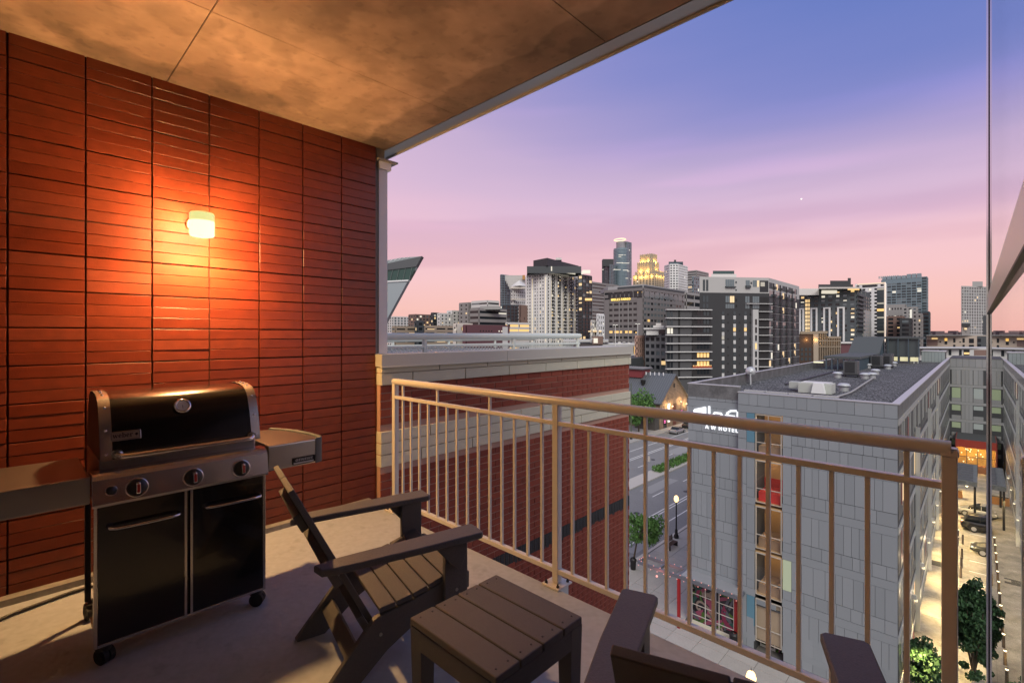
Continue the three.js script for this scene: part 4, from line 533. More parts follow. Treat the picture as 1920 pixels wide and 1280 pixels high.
  tag(mesh(numbered('roof_pipe'), tube([[35.2, RY + 0.16, -6.9], [42, RY + 0.16, -6.5], [50, RY + 0.16, -6.8], [58, RY + 0.16, -7.1]], 0.07, 60, 8), std(0.3, 0.3, 0.3, 0.6), scene), 'thin pipe running over the gravel roof from the parapet to the fans', 'pipe');
  tag(new MB().box(46, 73, RY + 0.012, RY + 0.12, 11.6, 11.8).build(numbered('roof_conduit'), dk, scene), 'dark straight conduit lying along the left side of the gravel roof', 'conduit');
  const bh = thing('roof_bulkhead', 'low blue grey panelled bulkhead at the far right corner of the gravel roof', 'bulkhead', 102, RY, 4.7); const F = face([100.5, 6.2], [100.5, 3.4]); new MB().prism([[100.55, 6.2], [105, 6.2], [105, 3.4], [100.55, 3.4]], RY, RY + 1.7).build('body', HBACK, bh); for (let s = 0; s < 2.8; s += 0.4) piece('panel', std(0.3, 0.35, 0.36, 0.5), bh, F, s + 0.01, s + 0.385, RY, RY + 1.6, -0.05, 0.01); new MB().fb(F, -0.06, 2.86, RY + 1.62, RY + 1.75, -4.5, 0.06).build('cap', std(0.5, 0.52, 0.52, 0.4, 0.2), bh);
  const sc = thing('roof_mast', 'pale pipe cluster standing on the far part of the gravel roof', 'vent', 94, RY, 6.7); put(sc, mergeGeometries([rod([0, 0, 0], [0, 1.5, 0], 0.14, 10, 0.1), rod([0.2, 0, -0.4], [0, 0.8, -0.4], 0.2, 10), rod([0, 1.3, 0], [0, 1.7, 0.4], 0.14, 10), rod([0.1, 0, 0.5], [0.1, 0.6, 0.5], 0.16, 10)]), 'pipes', fanMat);
  // folded dark shed roof at the far left end of the roof
  const at = (x, y, h) => { const d = 907 * (EYE - h) / (y - 627), l = (x - 960) / 907 * d; return [l * 0.6922 + d * 0.7217, h, -(-l * 0.7217 + d * 0.6922)]; };
  const sh = thing('roof_shed', 'dark folded metal shed roof on slim posts at the far end of the gravel roof', 'shed', 82, RY, 11), top = std(0.075, 0.085, 0.088, 0.85), edgeM = std(0.06, 0.09, 0.12, 0.5);
  const A = [70, -1.25, -13.6], Bq = [70, -1.25, -9.9], C = [86, -1.25, -9.9], D = [86, -1.25, -13.6], E = [91, 1.05, -9.9], Fq = [91, 1.05, -13.6], Gq = [96, 1.05, -6.0], Hq = [104, 1.05, -6.0], I = [104, 1.05, -13.6];
  const slab = (a, b, c, d, t) => { const lo = q => [q[0], q[1] - t, q[2]]; return new MB().hex([a, b, c, d].map(lo), [a, b, c, d]); };
  slab(A, Bq, C, D, 0.28).build('low_roof', top, sh); slab(D, C, E, Fq, 0.28).build('sloping_roof', top, sh); slab(Fq, E, [104, 1.05, -9.9], I, 0.28).build('high_roof', top, sh); 
  slab([92.5, 1.051, -9.85], [92.5, 1.051, -5.9], [104, 1.051, -5.9], [104, 1.051, -9.85], 0.28).build('high_roof', top, sh);
  for (let v = 5.95; v < 9.8; v += 1.2) boxMesh('mullion', edgeM, sh, 92.5, 92.62, RY + 0.01, 0.765, v, v + 0.09);
  boxMesh('screen', std(0.07, 0.085, 0.09, 0.5), sh, 92.9, 93, RY + 1.0, 0.76, 5.95, 9.85); for (let k = 0; k < 3; k++) boxMesh('lit_strip', glow(0.75, 0.68, 0.33, 0.8), sh, 92.88, 92.98, RY + 0.35, RY + 0.95, 6.1 + k * 1.2, 7.0 + k * 1.2);
  const fins = new MB(); for (let u = 70.2; u < 91; u += 0.75) fins.box(u, u + 0.12, RY + 0.01, u < 86 ? -1.54 : -1.54 + (u - 86) * 0.46, 9.95, 10.15); for (let v = 10.3; v < 13.5; v += 0.6) fins.box(70.1, 70.3, RY + 0.01, -1.54, v, v + 0.12); fins.build('slim_posts', edgeM, sh, 'stuff');
  boxMesh('lit_edge', glow(0.9, 0.85, 0.5, 1), sh, 69.6, 69.9, -2.1, -1.95, 13.6, 14.6);
}

// ================================================================ STREET LEVEL
{
  const G = GROUND;
  const land = struct('ground'); new MB().box(-600, 7000, G - 0.6, G - 0.03, -5000, 5000).build('land', M.land, land);
  const road = struct('road'); boxMesh('roadway', M.asphalt, road, -40, 420, G - 0.02, G, 22.6, 47.4);
  const strip = (u0, u1, v, w = 0.14) => boxMesh('lane_line', M.roadPaint, road, u0, u1, G + 0.001, G + 0.005, v - w / 2, v + w / 2);
  strip(20, 200, 24.6); strip(20, 200, 26.35); strip(20, 200, 26.75); strip(60, 200, 41); strip(60, 200, 41.5); strip(60, 200, 44.2); for (let u = 30; u < 160; u += 9) { strip(u, u + 3, 29.8); strip(u + 2, u + 5, 38); }
  const patchM = [std(0.19, 0.19, 0.19, 0.95), std(0.3, 0.3, 0.295, 0.95)]; for (const [u0, u1, v0, v1, k] of [[46, 49.5, 27.4, 29.2, 0], [58, 66, 30.5, 32.2, 1], [69, 71, 25, 26, 0], [52, 53.2, 30.6, 33, 0], [80, 92, 37, 39.5, 1], [41, 44, 23.2, 24.2, 1]]) boxMesh('patch', patchM[k], road, u0, u1, G + 0.0006, G + 0.002, v0, v1);
  for (const [u, v] of [[50.5, 28.4], [62, 27.6], [74, 38.6]]) mesh('manhole_cover', new THREE.CylinderGeometry(0.36, 0.36, 0.012, 24).translate(u, G + 0.003, -v), M.iron, road);
  const med = struct('median'); new MB().box(20, 160, G + 0.001, G + 0.15, 33.2, 35.6).build('kerb', M.kerbStone, med);
  // leafy bed on the median
  const leafGreen = [std(0.07, 0.17, 0.035, 0.8), std(0.055, 0.13, 0.03, 0.8), std(0.1, 0.21, 0.045, 0.8)];
  const leaves = (mb, x, y, z, size) => { const a = rr(0, 6.28), t = rr(-0.9, 0.9), c = Math.cos(a), s = Math.sin(a), w = size * rr(0.7, 1.3), h = w * rr(0.8, 1.6), ux = c * w / 2, uz = s * w / 2, vx = -s * Math.sin(t) * h / 2, vy = Math.cos(t) * h / 2, vz = c * Math.sin(t) * h / 2; mb.quad([x - ux - vx, y - vy, z - uz - vz], [x + ux - vx * 0.4, y - vy * 0.4, z + uz - vz * 0.4], [x + ux * 0.3 + vx, y + vy, z + uz * 0.3 + vz], [x - ux * 0.8 + vx * 0.5, y + vy * 0.6, z - uz * 0.8 + vz * 0.5]); };
  { const b = new MB(), b2 = new MB(); for (let k = 0; k < 5200; k++) { const u = rr(67, 110), v = rr(33.7, 35.3), hgt = 0.5 + 0.4 * N1(u * 0.05, v * 0.1, 8, 8, 3); leaves(R() < 0.5 ? b : b2, u, G + 0.15 + rr(0, hgt), -v, 0.22); }
    const g = new THREE.Group(); g.name = 'median_plants'; scene.add(g); tag(g, 'bright green low plants growing along the road median', 'plants', null, 'stuff'); b.build('foliage', leafGreen[0], g); b2.build('foliage', leafGreen[2], g); }
  const far = struct('far_pavement'); boxMesh('pavement', M.pavingB, far, -40, 420, G - 0.01, G + 0.13, 47.4, 60);
  // paved court: slabs one by one where the picture shows them
  const pav = struct('pavement'); boxMesh('bed', std(0.16, 0.15, 0.14, 0.95), pav, -20, 140, G - 0.05, G + 0.09, 3.1, 22.3); boxMesh('kerb', M.kerbStone, pav, -20, 140, G - 0.05, G + 0.13, 22.3, 22.6);
  const slab = (u0, u1, v0, v1) => { const m = mesh('slab', rbox(u1 - u0 - 0.025, 0.05, v1 - v0 - 0.025, 0.006), R() < 0.5 ? M.paving : M.pavingB, pav), P = m.geometry.attributes.position, T = m.geometry.attributes.uv; for (let k = 0; k < P.count; k++) T.setXY(k, P.getX(k) + u0, P.getZ(k) + v0); m.position.set((u0 + u1) / 2, G + 0.103 + rr(-0.002, 0.002), -(v0 + v1) / 2); };
  for (let u = 21; u < 33; u += 1.83) for (let v = 4.6; v < 22; v += 1.76) slab(u, u + 1.83, v, v + 1.76); for (let u = 33.81; u < 60; u += 2.2) for (let v = 15.16; v < 22; v += 1.76) slab(u, u + 2.2, v, v + 1.76);
  // ---- trees
  const twig = (mb, a, b, r0, r1) => mb.add(rod(a, b, r0, 7, r1));
  function tree(name, label, u, v, h, cr, base, nLeaf, size, mats, squash = 1, lean = [0, 0]) {
    const t = thing(name, label, 'tree', u, G + 0.1, v), trunk = new MB(), lv = mats.map(() => new MB()), cy = base + (h - base) * 0.5;
    const fork = [lean[0] * 0.4, base, lean[1] * 0.4]; twig(trunk, [0, 0, 0], fork, h * 0.022, h * 0.015); const limbs = [];
    for (let k = 0; k < 9; k++) { const a = k * 2.4 + rr(-0.3, 0.3), q = rr(0.35, 0.85) * cr, e = [lean[0] + Math.cos(a) * q, cy + rr(-0.3, 0.75) * (h - cy), lean[1] + Math.sin(a) * q], mid = [(fork[0] + e[0]) / 2 + rr(-0.15, 0.15), (fork[1] + e[1]) / 2 + 0.1, (fork[2] + e[2]) / 2]; twig(trunk, fork, mid, h * 0.011, h * 0.007); twig(trunk, mid, e, h * 0.007, h * 0.003); limbs.push(e, mid); }
    trunk.build('trunk', M.bark, t); t.children[0].geometry.translate(t.position.x, t.position.y, t.position.z); t.children[0].geometry.translate(0, 0, 0);
    const clumps = []; const nc = Math.round(26 + nLeaf / 160); for (let k = 0; k < nc; k++) { const a = rr(0, 6.283), z = rr(-1, 1), q = Math.sqrt(1 - z * z), d = Math.cbrt(rr(0.12, 1)) * rr(0.7, 1.18); clumps.push([lean[0] + Math.cos(a) * q * cr * d, cy + z * (h - base) * 0.5 * d * squash, lean[1] + Math.sin(a) * q * cr * d, cr * rr(0.24, 0.46)]); }
    for (let k = 0; k < nLeaf; k++) { const c = clumps[Math.floor(R() * clumps.length)], a = rr(0, 6.283), z = rr(-1, 1), q = Math.sqrt(1 - z * z), d = Math.cbrt(R()) * c[3]; leaves(lv[Math.floor(R() * lv.length)], c[0] + Math.cos(a) * q * d, c[1] + z * d * 0.8, c[2] + Math.sin(a) * q * d, size); }
    const cg = new THREE.Group(); lv.forEach((m, k) => { if (!m.empty) mesh('crown', m.geo(), mats[k], t, 'stuff'); }); return t;
  }
  const dkG = [std(0.02, 0.062, 0.02, 0.75), std(0.028, 0.082, 0.025, 0.75), std(0.014, 0.046, 0.017, 0.75)];
  tree('street_tree', 'small green street tree with a bent trunk on the pavement beside the black bin', 38.4, 22.0, 4.6, 1.7, 2.0, 2600, 0.17, [leafGreen[0], leafGreen[1]], 0.85, [0.9, 0.5]);
  tree('street_tree', 'bright green tree in front of the gabled building across the street', 92.5, 51.5, 8.2, 3.6, 2.0, 4200, 0.3, [leafGreen[0], leafGreen[1], leafGreen[2]], 0.95);
  tree('street_tree', 'low green tree beside the wing corner across the street', 86, 53.5, 3.4, 1.6, 0.8, 900, 0.3, [leafGreen[0], leafGreen[2]]);
  tree('alley_tree', 'large dark green tree rising in the alley behind the end post of the railing', 40.2, 0.08, 5.7, 0.95, 0.2, 11000, 0.13, dkG, 1.0);
  tree('alley_tree', 'smaller dark green tree at the bottom of the alley left of the end post', 36.8, 2.35, 2.7, 1.0, 0.1, 6000, 0.13, dkG);
  // ---- globe street lamps
  const lampBulb = glow(1, 0.62, 0.24, 3);
  const makeLamp = label => { const l = thing('street_lamp', label, 'street lamp'); mesh('post', mergeGeometries([new THREE.LatheGeometry([[0.24, 0], [0.24, 0.25], [0.15, 0.4], [0.13, 0.8], [0.075, 0.95], [0.06, 3.5], [0.09, 3.55], [0.12, 3.62], [0.001, 3.62]].map(p => new THREE.Vector2(...p)), 16)]), M.iron, l); mesh('globe', new THREE.LatheGeometry([[0.08, 3.63], [0.2, 3.78], [0.235, 3.98], [0.17, 4.2], [0.06, 4.3], [0.001, 4.32]].map(p => new THREE.Vector2(...p)), 18), lampBulb, l); mesh('finial', new THREE.ConeGeometry(0.03, 0.18, 8).translate(0, 4.4, 0), M.iron, l); return l; };
  const l1 = makeLamp('lit black globe street lamp at the kerb behind the railing balusters'); l1.position.set(46.9, G + 0.12, -21.9); l1.userData.group = 'globe street lamps'; copyOf(l1, 'lit globe street lamp seen just under the bottom rail of the railing', 24.96, G + 0.12, 7.86);
  for (const [u, v] of [[46.9, 21.9], [24.96, 7.86]]) { const p = new THREE.PointLight(new THREE.Color(1, 0.62, 0.26), 26, 0, 2); p.position.set(u, G + 4.05, -v); p.castShadow = true; p.shadow.radius = 8; scene.add(p); }
  // ---- bins, bench, sign
  const bin = (() => { const b = thing('litter_bin', 'black round litter bin on the pavement beside the street tree', 'bin'); mesh('body', new THREE.LatheGeometry([[0.2, 0], [0.22, 0.02], [0.27, 0.75], [0.26, 0.78], [0.001, 0.76]].map(p => new THREE.Vector2(...p)), 18), M.iron, b); mesh('lid', new THREE.LatheGeometry([[0.2, 0.86], [0.29, 0.8], [0.3, 0.86], [0.2, 0.98], [0.18, 0.98]].map(p => new THREE.Vector2(...p)), 18), M.iron, b); return b; })();
  bin.position.set(38.0, G + 0.13, -21.7); copyOf(bin, 'black round litter bin against the hotel wall beside the mural shop window', 33.1, G + 0.13, 11.5);
  { const b = thing('bench', 'wooden bench standing at the kerb below the lit street lamp', 'bench', 44.4, G + 0.13, 21.2), wood = withTex(std(0.14, 0.07, 0.045, 0.7), mottleTex, 1); for (let k = 0; k < 4; k++) mesh('seat_slat', rbox(1.6, 0.04, 0.1, 0.008).translate(0, 0.45, -0.18 + k * 0.12), wood, b); for (let k = 0; k < 4; k++) mesh('back_slat', rbox(1.6, 0.1, 0.035, 0.008).translate(0, 0.55 + k * 0.12, -0.28 - k * 0.02), wood, b); for (const s of [-0.75, 0.75]) mesh('frame', mergeGeometries([new THREE.BoxGeometry(0.06, 0.45, 0.5).translate(s, 0.215, 0), new THREE.BoxGeometry(0.06, 0.6, 0.06).translate(s, 0.7, -0.33)]), M.iron, b); }
  { const s = thing('road_sign', 'back of a pale road sign standing at the end of the green median', 'road sign', 64.2, G + 0.15, 34.4); mesh('post', new THREE.CylinderGeometry(0.04, 0.04, 3, 8).translate(0, 1.5, 0), std(0.2, 0.2, 0.2, 0.6, 0.4), s); mesh('plate', rbox(0.04, 0.75, 0.9, 0.01).translate(-0.04, 2.6, 0), std(0.5, 0.47, 0.42, 0.6), s); }
  { const s = thing('tall_street_pole', 'slim green street pole beside the wing corner across the road', 'pole', 85, G + 0.13, 49); mesh('pole', new THREE.CylinderGeometry(0.08, 0.12, 11, 10).translate(0, 5.5, 0), std(0.1, 0.12, 0.08, 0.6, 0.2), s); mesh('base', new THREE.CylinderGeometry(0.2, 0.28, 0.7, 10).translate(0, 0.35, 0), M.iron, s); }
  // ---- the gabled building across the street
  { const u0 = 97.9, u1 = 111.5, V = 49.4, um = (u0 + u1) / 2, ye = -13.2, yr = -7.7, b = thing('gabled_building', 'tan gabled building with dark standing seam roof and uplit front across the street', 'building', um, G, V + 10), tan = withTex(std(0.42, 0.3, 0.2, 0.85), mottleTex, 0.25), rf = std(0.13, 0.14, 0.155, 0.45, 0.3);
    const wl = new MB(); wl.quad([u0, G, -V], [u1, G, -V], [u1, ye, -V], [u0, ye, -V]).quad([u0, ye, -V], [u1, ye, -V], [um, yr, -V], [um, yr, -V]).box(u0 + 0.02, u0 + 0.4, G, ye, V + 0.01, V + 24).box(u1 - 0.4, u1 - 0.02, G, ye, V + 0.01, V + 24); wl.build('wall', tan, b);
    const dir = [um - u0, yr - ye], Lr = Math.hypot(...dir); for (const s of [0, 1]) { const e = s ? u1 + 0.5 : u0 - 0.5, ed = ye - 0.35, r = new MB(); r.hex([[e, ed - 0.2, -V + 0.5], [um, yr - 0.05, -V + 0.5], [um, yr - 0.05, -V - 24], [e, ed - 0.2, -V - 24]].map(q => q), [[e, ed, -V + 0.5], [um, yr + 0.2, -V + 0.5], [um, yr + 0.2, -V - 24], [e, ed, -V - 24]]); const q = r.build('roof', rf, b); const rib = new MB(); for (let v = V; v < V + 24; v += 0.55) rib.add(bar([e, ed + 0.04, -v], [um, yr + 0.24, -v], 0.06, 0.09)); const rm = rib.build('roof_seams', std(0.2, 0.215, 0.23, 0.4, 0.3), b, 'stuff'); }
    boxMesh('monitor_wall', std(0.2, 0.035, 0.04, 0.6), b, um - 2, um + 2, yr - 1, yr + 0.9, V + 7, V + 26); const mr = new MB(); mr.box(um - 2.5, um + 2.5, yr + 0.9, yr + 1.15, V + 6.5, V + 26); mr.build('monitor_roof', rf, b); const rb = new MB(); for (let v = V + 6.8; v < V + 26; v += 0.6) rb.box(um - 2.5, um + 2.5, yr + 1.151, yr + 1.3, v, v + 0.1); rb.build('monitor_seams', std(0.36, 0.37, 0.38, 0.4, 0.3), b, 'stuff');
    for (let k = 0; k < 5; k++) mesh('roof_vent', new THREE.CylinderGeometry(0.12, 0.12, 0.7, 8).translate(um - 1.2 - k * 0.15 - um, yr - G + 0.1, -(V + 2 + k * 1.0) + V + 10), M.whiteMetal, b);
    mesh('chimney_hood', mergeGeometries([new THREE.CylinderGeometry(0.35, 0.35, 1.3, 10).translate(u0 + 3.6 - um, -10.2 - G, -(V + 6) + V + 10), new THREE.CylinderGeometry(0.6, 0.5, 0.7, 10).translate(u0 + 3.6 - um, -9.4 - G, -(V + 6) + V + 10)]), M.rubber, b);
    const F = face([u0, V], [u1, V]); const flip = s => s; piece('gable_vent', M.rubber, b, F, F.L / 2 - 0.3, F.L / 2 + 0.3, -10.6, -9.7, -0.05, 0.03); const dm = std(0.12, 0.03, 0.015, 0.6); for (const s of [1.6, 6.2, 10.6]) { piece('door', s === 6.2 ? dm : M.glassDark, b, F, s, s + 1.5, G + 0.15, G + (s === 6.2 ? 4.9 : 2.9), -0.05, 0.03); piece('door_frame', std(0.1, 0.06, 0.04, 0.7), b, F, s - 0.12, s + 1.62, G + (s === 6.2 ? 4.91 : 2.91), G + (s === 6.2 ? 5.1 : 3.1), -0.05, 0.06); }
    const lm = glow(1, 0.75, 0.42, 4); for (const [s, y] of [[2.9, -14.3], [5.0, -14.6], [9.3, -14.0], [12.2, -14.8]]) { mesh('uplight', new THREE.SphereGeometry(0.14, 8, 6).translate(F.u + F.du * s - um, y - G, -(V - 0.5) + V + 10), lm, b); const p = new THREE.PointLight(new THREE.Color(1, 0.62, 0.28), 16, 0, 2); p.position.set(F.u + F.du * s, y, -(V - 0.55)); p.castShadow = true; p.shadow.radius = 4; scene.add(p); }
    const sg = thing('banner_sign', 'tall glowing white banner sign on the tan gabled building', 'sign', u0 + 3.4, -15, V - 0.4), F2 = face([u0 + 3.0, V - 0.3], [u0 + 4.2, V - 0.3]); piece('panel', glow(1, 0.95, 0.8, 1.1), sg, F2, 0.1, 1.0, -18, -13.8, -0.08, 0.06); piece('panel_frame', M.iron, sg, F2, 0.05, 1.05, -13.79, -13.7, -0.1, 0.1);
    const pk = [[10.2, 'small pink neon sign at the right of the tan gabled front'], [1.8, 'small pink neon sign low at the left of the tan gabled front']]; pk.forEach(([s, l], k) => { const g = thing('neon_sign', l, 'sign', F.u + F.du * s, -16, V - 0.3); piece('panel', M.iron, g, F, s - 0.42, s + 0.42, -17.2 - k * 1.0, -15.9 - k * 1.0, 0.1, 0.2); for (let a = 0; a < 3; a++) piece('neon_tube', glow(1, 0.08, 0.4, 1.8), g, F, s - 0.34, s + 0.34, -16.95 - k + a * 0.35, -16.8 - k + a * 0.35, 0.201, 0.24); });
    { const g = thing('blade_sign', 'dark vertical blade sign at the right edge of the gabled building', 'sign', u1 + 0.4, -13, V - 0.6), F3 = face([u1 + 0.2, V - 0.6], [u1 + 1.2, V - 0.6]); piece('board', M.iron, g, F3, 0.05, 0.8, -16.2, -11.8, -0.06, 0.06); for (let k = 0; k < 5; k++) piece('letter_box', std(0.4, 0.38, 0.36, 0.6), g, F3, 0.2, 0.65, -15.9 + k * 0.82, -15.35 + k * 0.82, 0.06, 0.09); }
    boxMesh('plinth', std(0.08, 0.075, 0.07, 0.8), b, u0 - 2, u0 - 0.05, G, G + 3.4, V + 0.2, V + 5);
    const db = thing('flat_roofed_building', 'long dark flat roofed building directly behind the gabled roof', 'building', 120, G, 80); new MB().prism([[112, 76], [131, 76], [131, 130], [112, 130]], G, -7.3).build('wall', withTex(std(0.16, 0.15, 0.145, 0.8), mottleTex, 0.1), db); new MB().box(111.8, 131.2, -7.3, -7.0, 75.8, 130).build('parapet_cap', std(0.32, 0.32, 0.32, 0.5), db); boxMesh('roof_box', std(0.5, 0.5, 0.5, 0.5), db, 112.5, 115, -6.99, -5.6, 104, 109);
    for (let k = 0; k < 9; k++) { const r = rr(0.8, 1.6); boxMesh('roof_unit', [std(0.3, 0.3, 0.3, 0.5, 0.2), std(0.1, 0.1, 0.1, 0.6), M.whiteMetal][k % 3], db, 114 + k * 1.7, 114 + k * 1.7 + r, -6.99, -6.4 + rr(0, 1), 79 + rr(0, 9), 81 + rr(8, 12)); }
  }
  // ---- the alley: slabs, parking lines, bollards, wall lamps
  const al = struct('alley'), con = withTex(std(0.44, 0.4, 0.33, 0.8), mottleTex, 0.22, grainTex, 0.002); boxMesh('bed', std(0.2, 0.18, 0.15, 0.9), al, -20, 106, G - 0.05, G, -20, 3.08);
  for (let u = 32.5; u < 97; u += 3.6) for (const [a, b] of [[0.9, 3.05], [-2.7, 0.88], [-6.3, -2.72]]) { const m = mesh('slab', rbox(3.58, 0.03, b - a, 0.004), con, al), P = m.geometry.attributes.position, T = m.geometry.attributes.uv; for (let k = 0; k < P.count; k++) T.setXY(k, P.getX(k) + u, P.getZ(k) + a * 3); m.position.set(u + 1.8, G + 0.004 + rr(-0.001, 0.001), -(a + b) / 2); }
  for (let u = 50; u < 80; u += 2.75) boxMesh('parking_line', M.roadPaint, al, u, u + 0.1, G + 0.0215, G + 0.0255, -5.5, 0.4); boxMesh('floor_mat', M.rubber, al, 57.6, 58.8, G + 0.0215, G + 0.035, 1.7, 2.95);
  boxMesh('drain_cover', std(0.3, 0.27, 0.22, 0.6), al, 58.0, 58.5, G + 0.036, G + 0.04, 1.6, 2.1);
  const bol = (() => { const b = thing('bollard', '', 'bollard'); mesh('post', new THREE.CylinderGeometry(0.075, 0.085, 0.86, 12).translate(0, 0.43, 0), std(0.06, 0.04, 0.025, 0.6), b); mesh('lamp_head', new THREE.CylinderGeometry(0.075, 0.075, 0.09, 12).translate(0, 0.907, 0), glow(1, 0.85, 0.55, 3.5), b); mesh('cap', new THREE.CylinderGeometry(0.09, 0.09, 0.025, 12).translate(0, 0.965, 0), std(0.06, 0.04, 0.025, 0.6), b); return b; })();
  const ORD = ['one', 'two', 'three', 'four', 'five', 'six', 'seven', 'eight', 'nine', 'ten', 'eleven', 'twelve', 'thirteen']; let first = true; for (let k = 0; k < 13; k++) { const u = 38.6 + k * 2.35, l = 'lit brown bollard, number ' + ORD[k] + ' from the near end of the row along the alley'; const o = first ? bol : copyOf(bol, l, 0, 0, 0); first = false; o.position.set(u, G + 0.02, -1.28); o.userData.label = l; o.userData.group = 'lit bollards along the alley'; }
  for (let k = 0; k < 4; k++) { const u = [56.2, 58.6, 61, 65.3][k]; const o = tag(mesh(numbered('bollard_post'), new THREE.CylinderGeometry(0.07, 0.08, 0.95, 10).translate(0, 0.475, 0), std(0.05, 0.035, 0.025, 0.6), scene), 'plain dark bollard at the parking bays, ' + ['nearest', 'second nearest', 'third nearest', 'farthest'][k] + ' one from the railing', 'bollard', 'plain bollards at the parking bays'); o.position.set(u, G + 0.02, -0.9); }
  for (let k = 0; k < 9; k++) { const u = 35.5 + k * 6.2; const p = new THREE.SpotLight(new THREE.Color(1, 0.7, 0.28), 165, 0, 1.0, 0.5, 2); p.position.set(u, G + 3.2, -2.7); p.target.position.set(u, G, -0.3); p.castShadow = true; p.shadow.radius = 4; scene.add(p, p.target);
    const g = thing('alley_wall_lamp', 'small box wall lamp on the grey hotel side, ' + ['nearest', 'second', 'third', 'fourth', 'fifth', 'sixth', 'seventh', 'eighth', 'farthest'][k] + ' along the alley', 'lamp', u, G + 3.1, 2.9, 'wall lamps along the alley'); mesh('housing', rbox(0.2, 0.3, 0.24, 0.02).translate(0, 0.2, -0.03), std(0.4, 0.4, 0.38, 0.5), g); mesh('lamp_face', rbox(0.16, 0.12, 0.16, 0.01).translate(0, -0.01, 0.05), glow(1, 0.85, 0.55, 1.3), g); }
  for (let k = 0; k < 4; k++) { const u = 41 + k * 7.05, p = new THREE.PointLight(new THREE.Color(1, 0.78, 0.45), 16, 0, 2); p.position.set(u - 0.05 + 0.0, G + 0.93, -1.28); p.castShadow = true; p.shadow.radius = 3; p.position.x = 38.6 + Math.round((u - 38.6) / 2.35) * 2.35; scene.add(p); }
  // ---- cars
  function makeCar(label, mat, kind) { // x forward, y up, z right
    const c = thing(kind ? 'parked_suv' : 'parked_car', label, 'car'), suv = kind === 1, L = suv ? 4.75 : 4.6, Wd = 0.92, hood = suv ? 0.98 : 0.86, roofY = suv ? 1.68 : 1.43;
    // body ring sections: [x, bottom, belt height, half width]
    const S = [[-L / 2, 0.42, 0.72, 0.62], [-L / 2 + 0.1, 0.28, hood + 0.02, 0.8], [-L / 2 + 0.5, 0.22, hood + 0.06, 0.9], [-1.3, 0.22, hood + 0.05, Wd], [0, 0.22, hood + 0.03, Wd], [0.85, 0.22, hood + 0.02, Wd], [1.3, 0.22, hood - 0.02, 0.9], [L / 2 - 0.35, 0.24, hood - 0.14, 0.84], [L / 2 - 0.08, 0.3, hood - 0.27, 0.72], [L / 2, 0.42, 0.58, 0.58]];
    const loft = (secs, ring) => { const p = [], idx = [], n = ring(secs[0]).length; secs.forEach(s => ring(s).forEach(q => p.push(s[0], q[0], q[1]))); for (let a = 0; a < secs.length - 1; a++) for (let b = 0; b < n; b++) { const d = (b + 1) % n; idx.push(a * n + b, a * n + d, (a + 1) * n + d, a * n + b, (a + 1) * n + d, (a + 1) * n + b); } const mid = e => { const o = e * n; for (let b = 1; b < n - 1; b++) idx.push(...(e ? [o, o + b, o + b + 1] : [o, o + b + 1, o + b])); }; mid(0); mid(secs.length - 1); const g = new THREE.BufferGeometry(); g.setAttribute('position', new THREE.Float32BufferAttribute(p, 3)); g.setIndex(idx); g.computeVertexNormals(); return g; };
    const ring = ([x, b, t, w]) => [[b, w * 0.86], [b + 0.1, w * 0.97], [(b + t) / 2, w], [t - 0.08, w * 0.96], [t, w * 0.86], [t + 0.025, w * 0.45], [t + 0.025, -w * 0.45], [t, -w * 0.86], [t - 0.08, -w * 0.96], [(b + t) / 2, -w], [b + 0.1, -w * 0.97], [b, -w * 0.86]];
    mesh('body', loft(S, ring), mat, c);
    const rear = suv ? -L / 2 + 0.28 : -1.75, C = [[rear, hood, hood + 0.06, 0.76], [rear + (suv ? 0.3 : 0.75), hood, roofY - 0.03, 0.66], [-0.4, hood, roofY, 0.67], [0.25, hood, roofY - 0.03, 0.66], [1.2, hood - 0.02, hood + 0.04, 0.74]], cr = ([x, b, t, w]) => [[b, 0.78], [t - 0.05, w], [t, w * 0.85], [t, -w * 0.85], [t - 0.05, -w], [b, -0.78]];
    mesh('windows', loft(C, cr), M.glassDark, c); const Rf = [[rear + (suv ? 0.32 : 0.8), 0, roofY - 0.02, 0.62], [-0.4, 0, roofY + 0.012, 0.63], [0.22, 0, roofY - 0.015, 0.61]]; mesh('roof', loft(Rf, ([x, b, t, w]) => [[t - 0.06, w + 0.04], [t + 0.012, w * 0.85], [t + 0.012, -w * 0.85], [t - 0.06, -w - 0.04]]), mat, c);
    for (const s of [-1, 1]) { for (const x of [rear + 1.2, 0.1]) mesh('pillar', rbox(0.07, roofY - hood, 0.03, 0.005).rotateX(s * -0.22).translate(x, (roofY + hood) / 2, s * 0.735), mat, c);
      for (const x of [-1.4, 1.42]) { const w = mesh('wheel', new THREE.CylinderGeometry(suv ? 0.37 : 0.33, suv ? 0.37 : 0.33, 0.24, 24).rotateX(Math.PI / 2).translate(x, suv ? 0.37 : 0.33, s * 0.84), M.rubber, c); mesh('rim', mergeGeometries([new THREE.CylinderGeometry(0.21, 0.21, 0.02, 20).rotateX(Math.PI / 2), ...[0, 1, 2, 3, 4].map(k => new THREE.BoxGeometry(0.06, 0.21, 0.03).translate(0, 0.1, s * 0.012).rotateZ(k * 1.2566))]).translate(x, suv ? 0.37 : 0.33, s * 0.955), std(0.55, 0.55, 0.56, 0.3, 0.8), w); }
      mesh('headlight', rbox(0.2, 0.13, 0.3, 0.03).translate(L / 2 - 0.16, hood - 0.27, s * 0.58), std(0.6, 0.62, 0.65, 0.15), c); mesh('tail_light', rbox(0.1, 0.16, 0.26, 0.03).translate(-L / 2 + 0.1, hood - 0.1, s * 0.62), std(0.35, 0.02, 0.015, 0.2), c); mesh('mirror', rbox(0.1, 0.1, 0.18, 0.03).translate(0.75, hood + 0.1, s * 0.95), mat, c); }
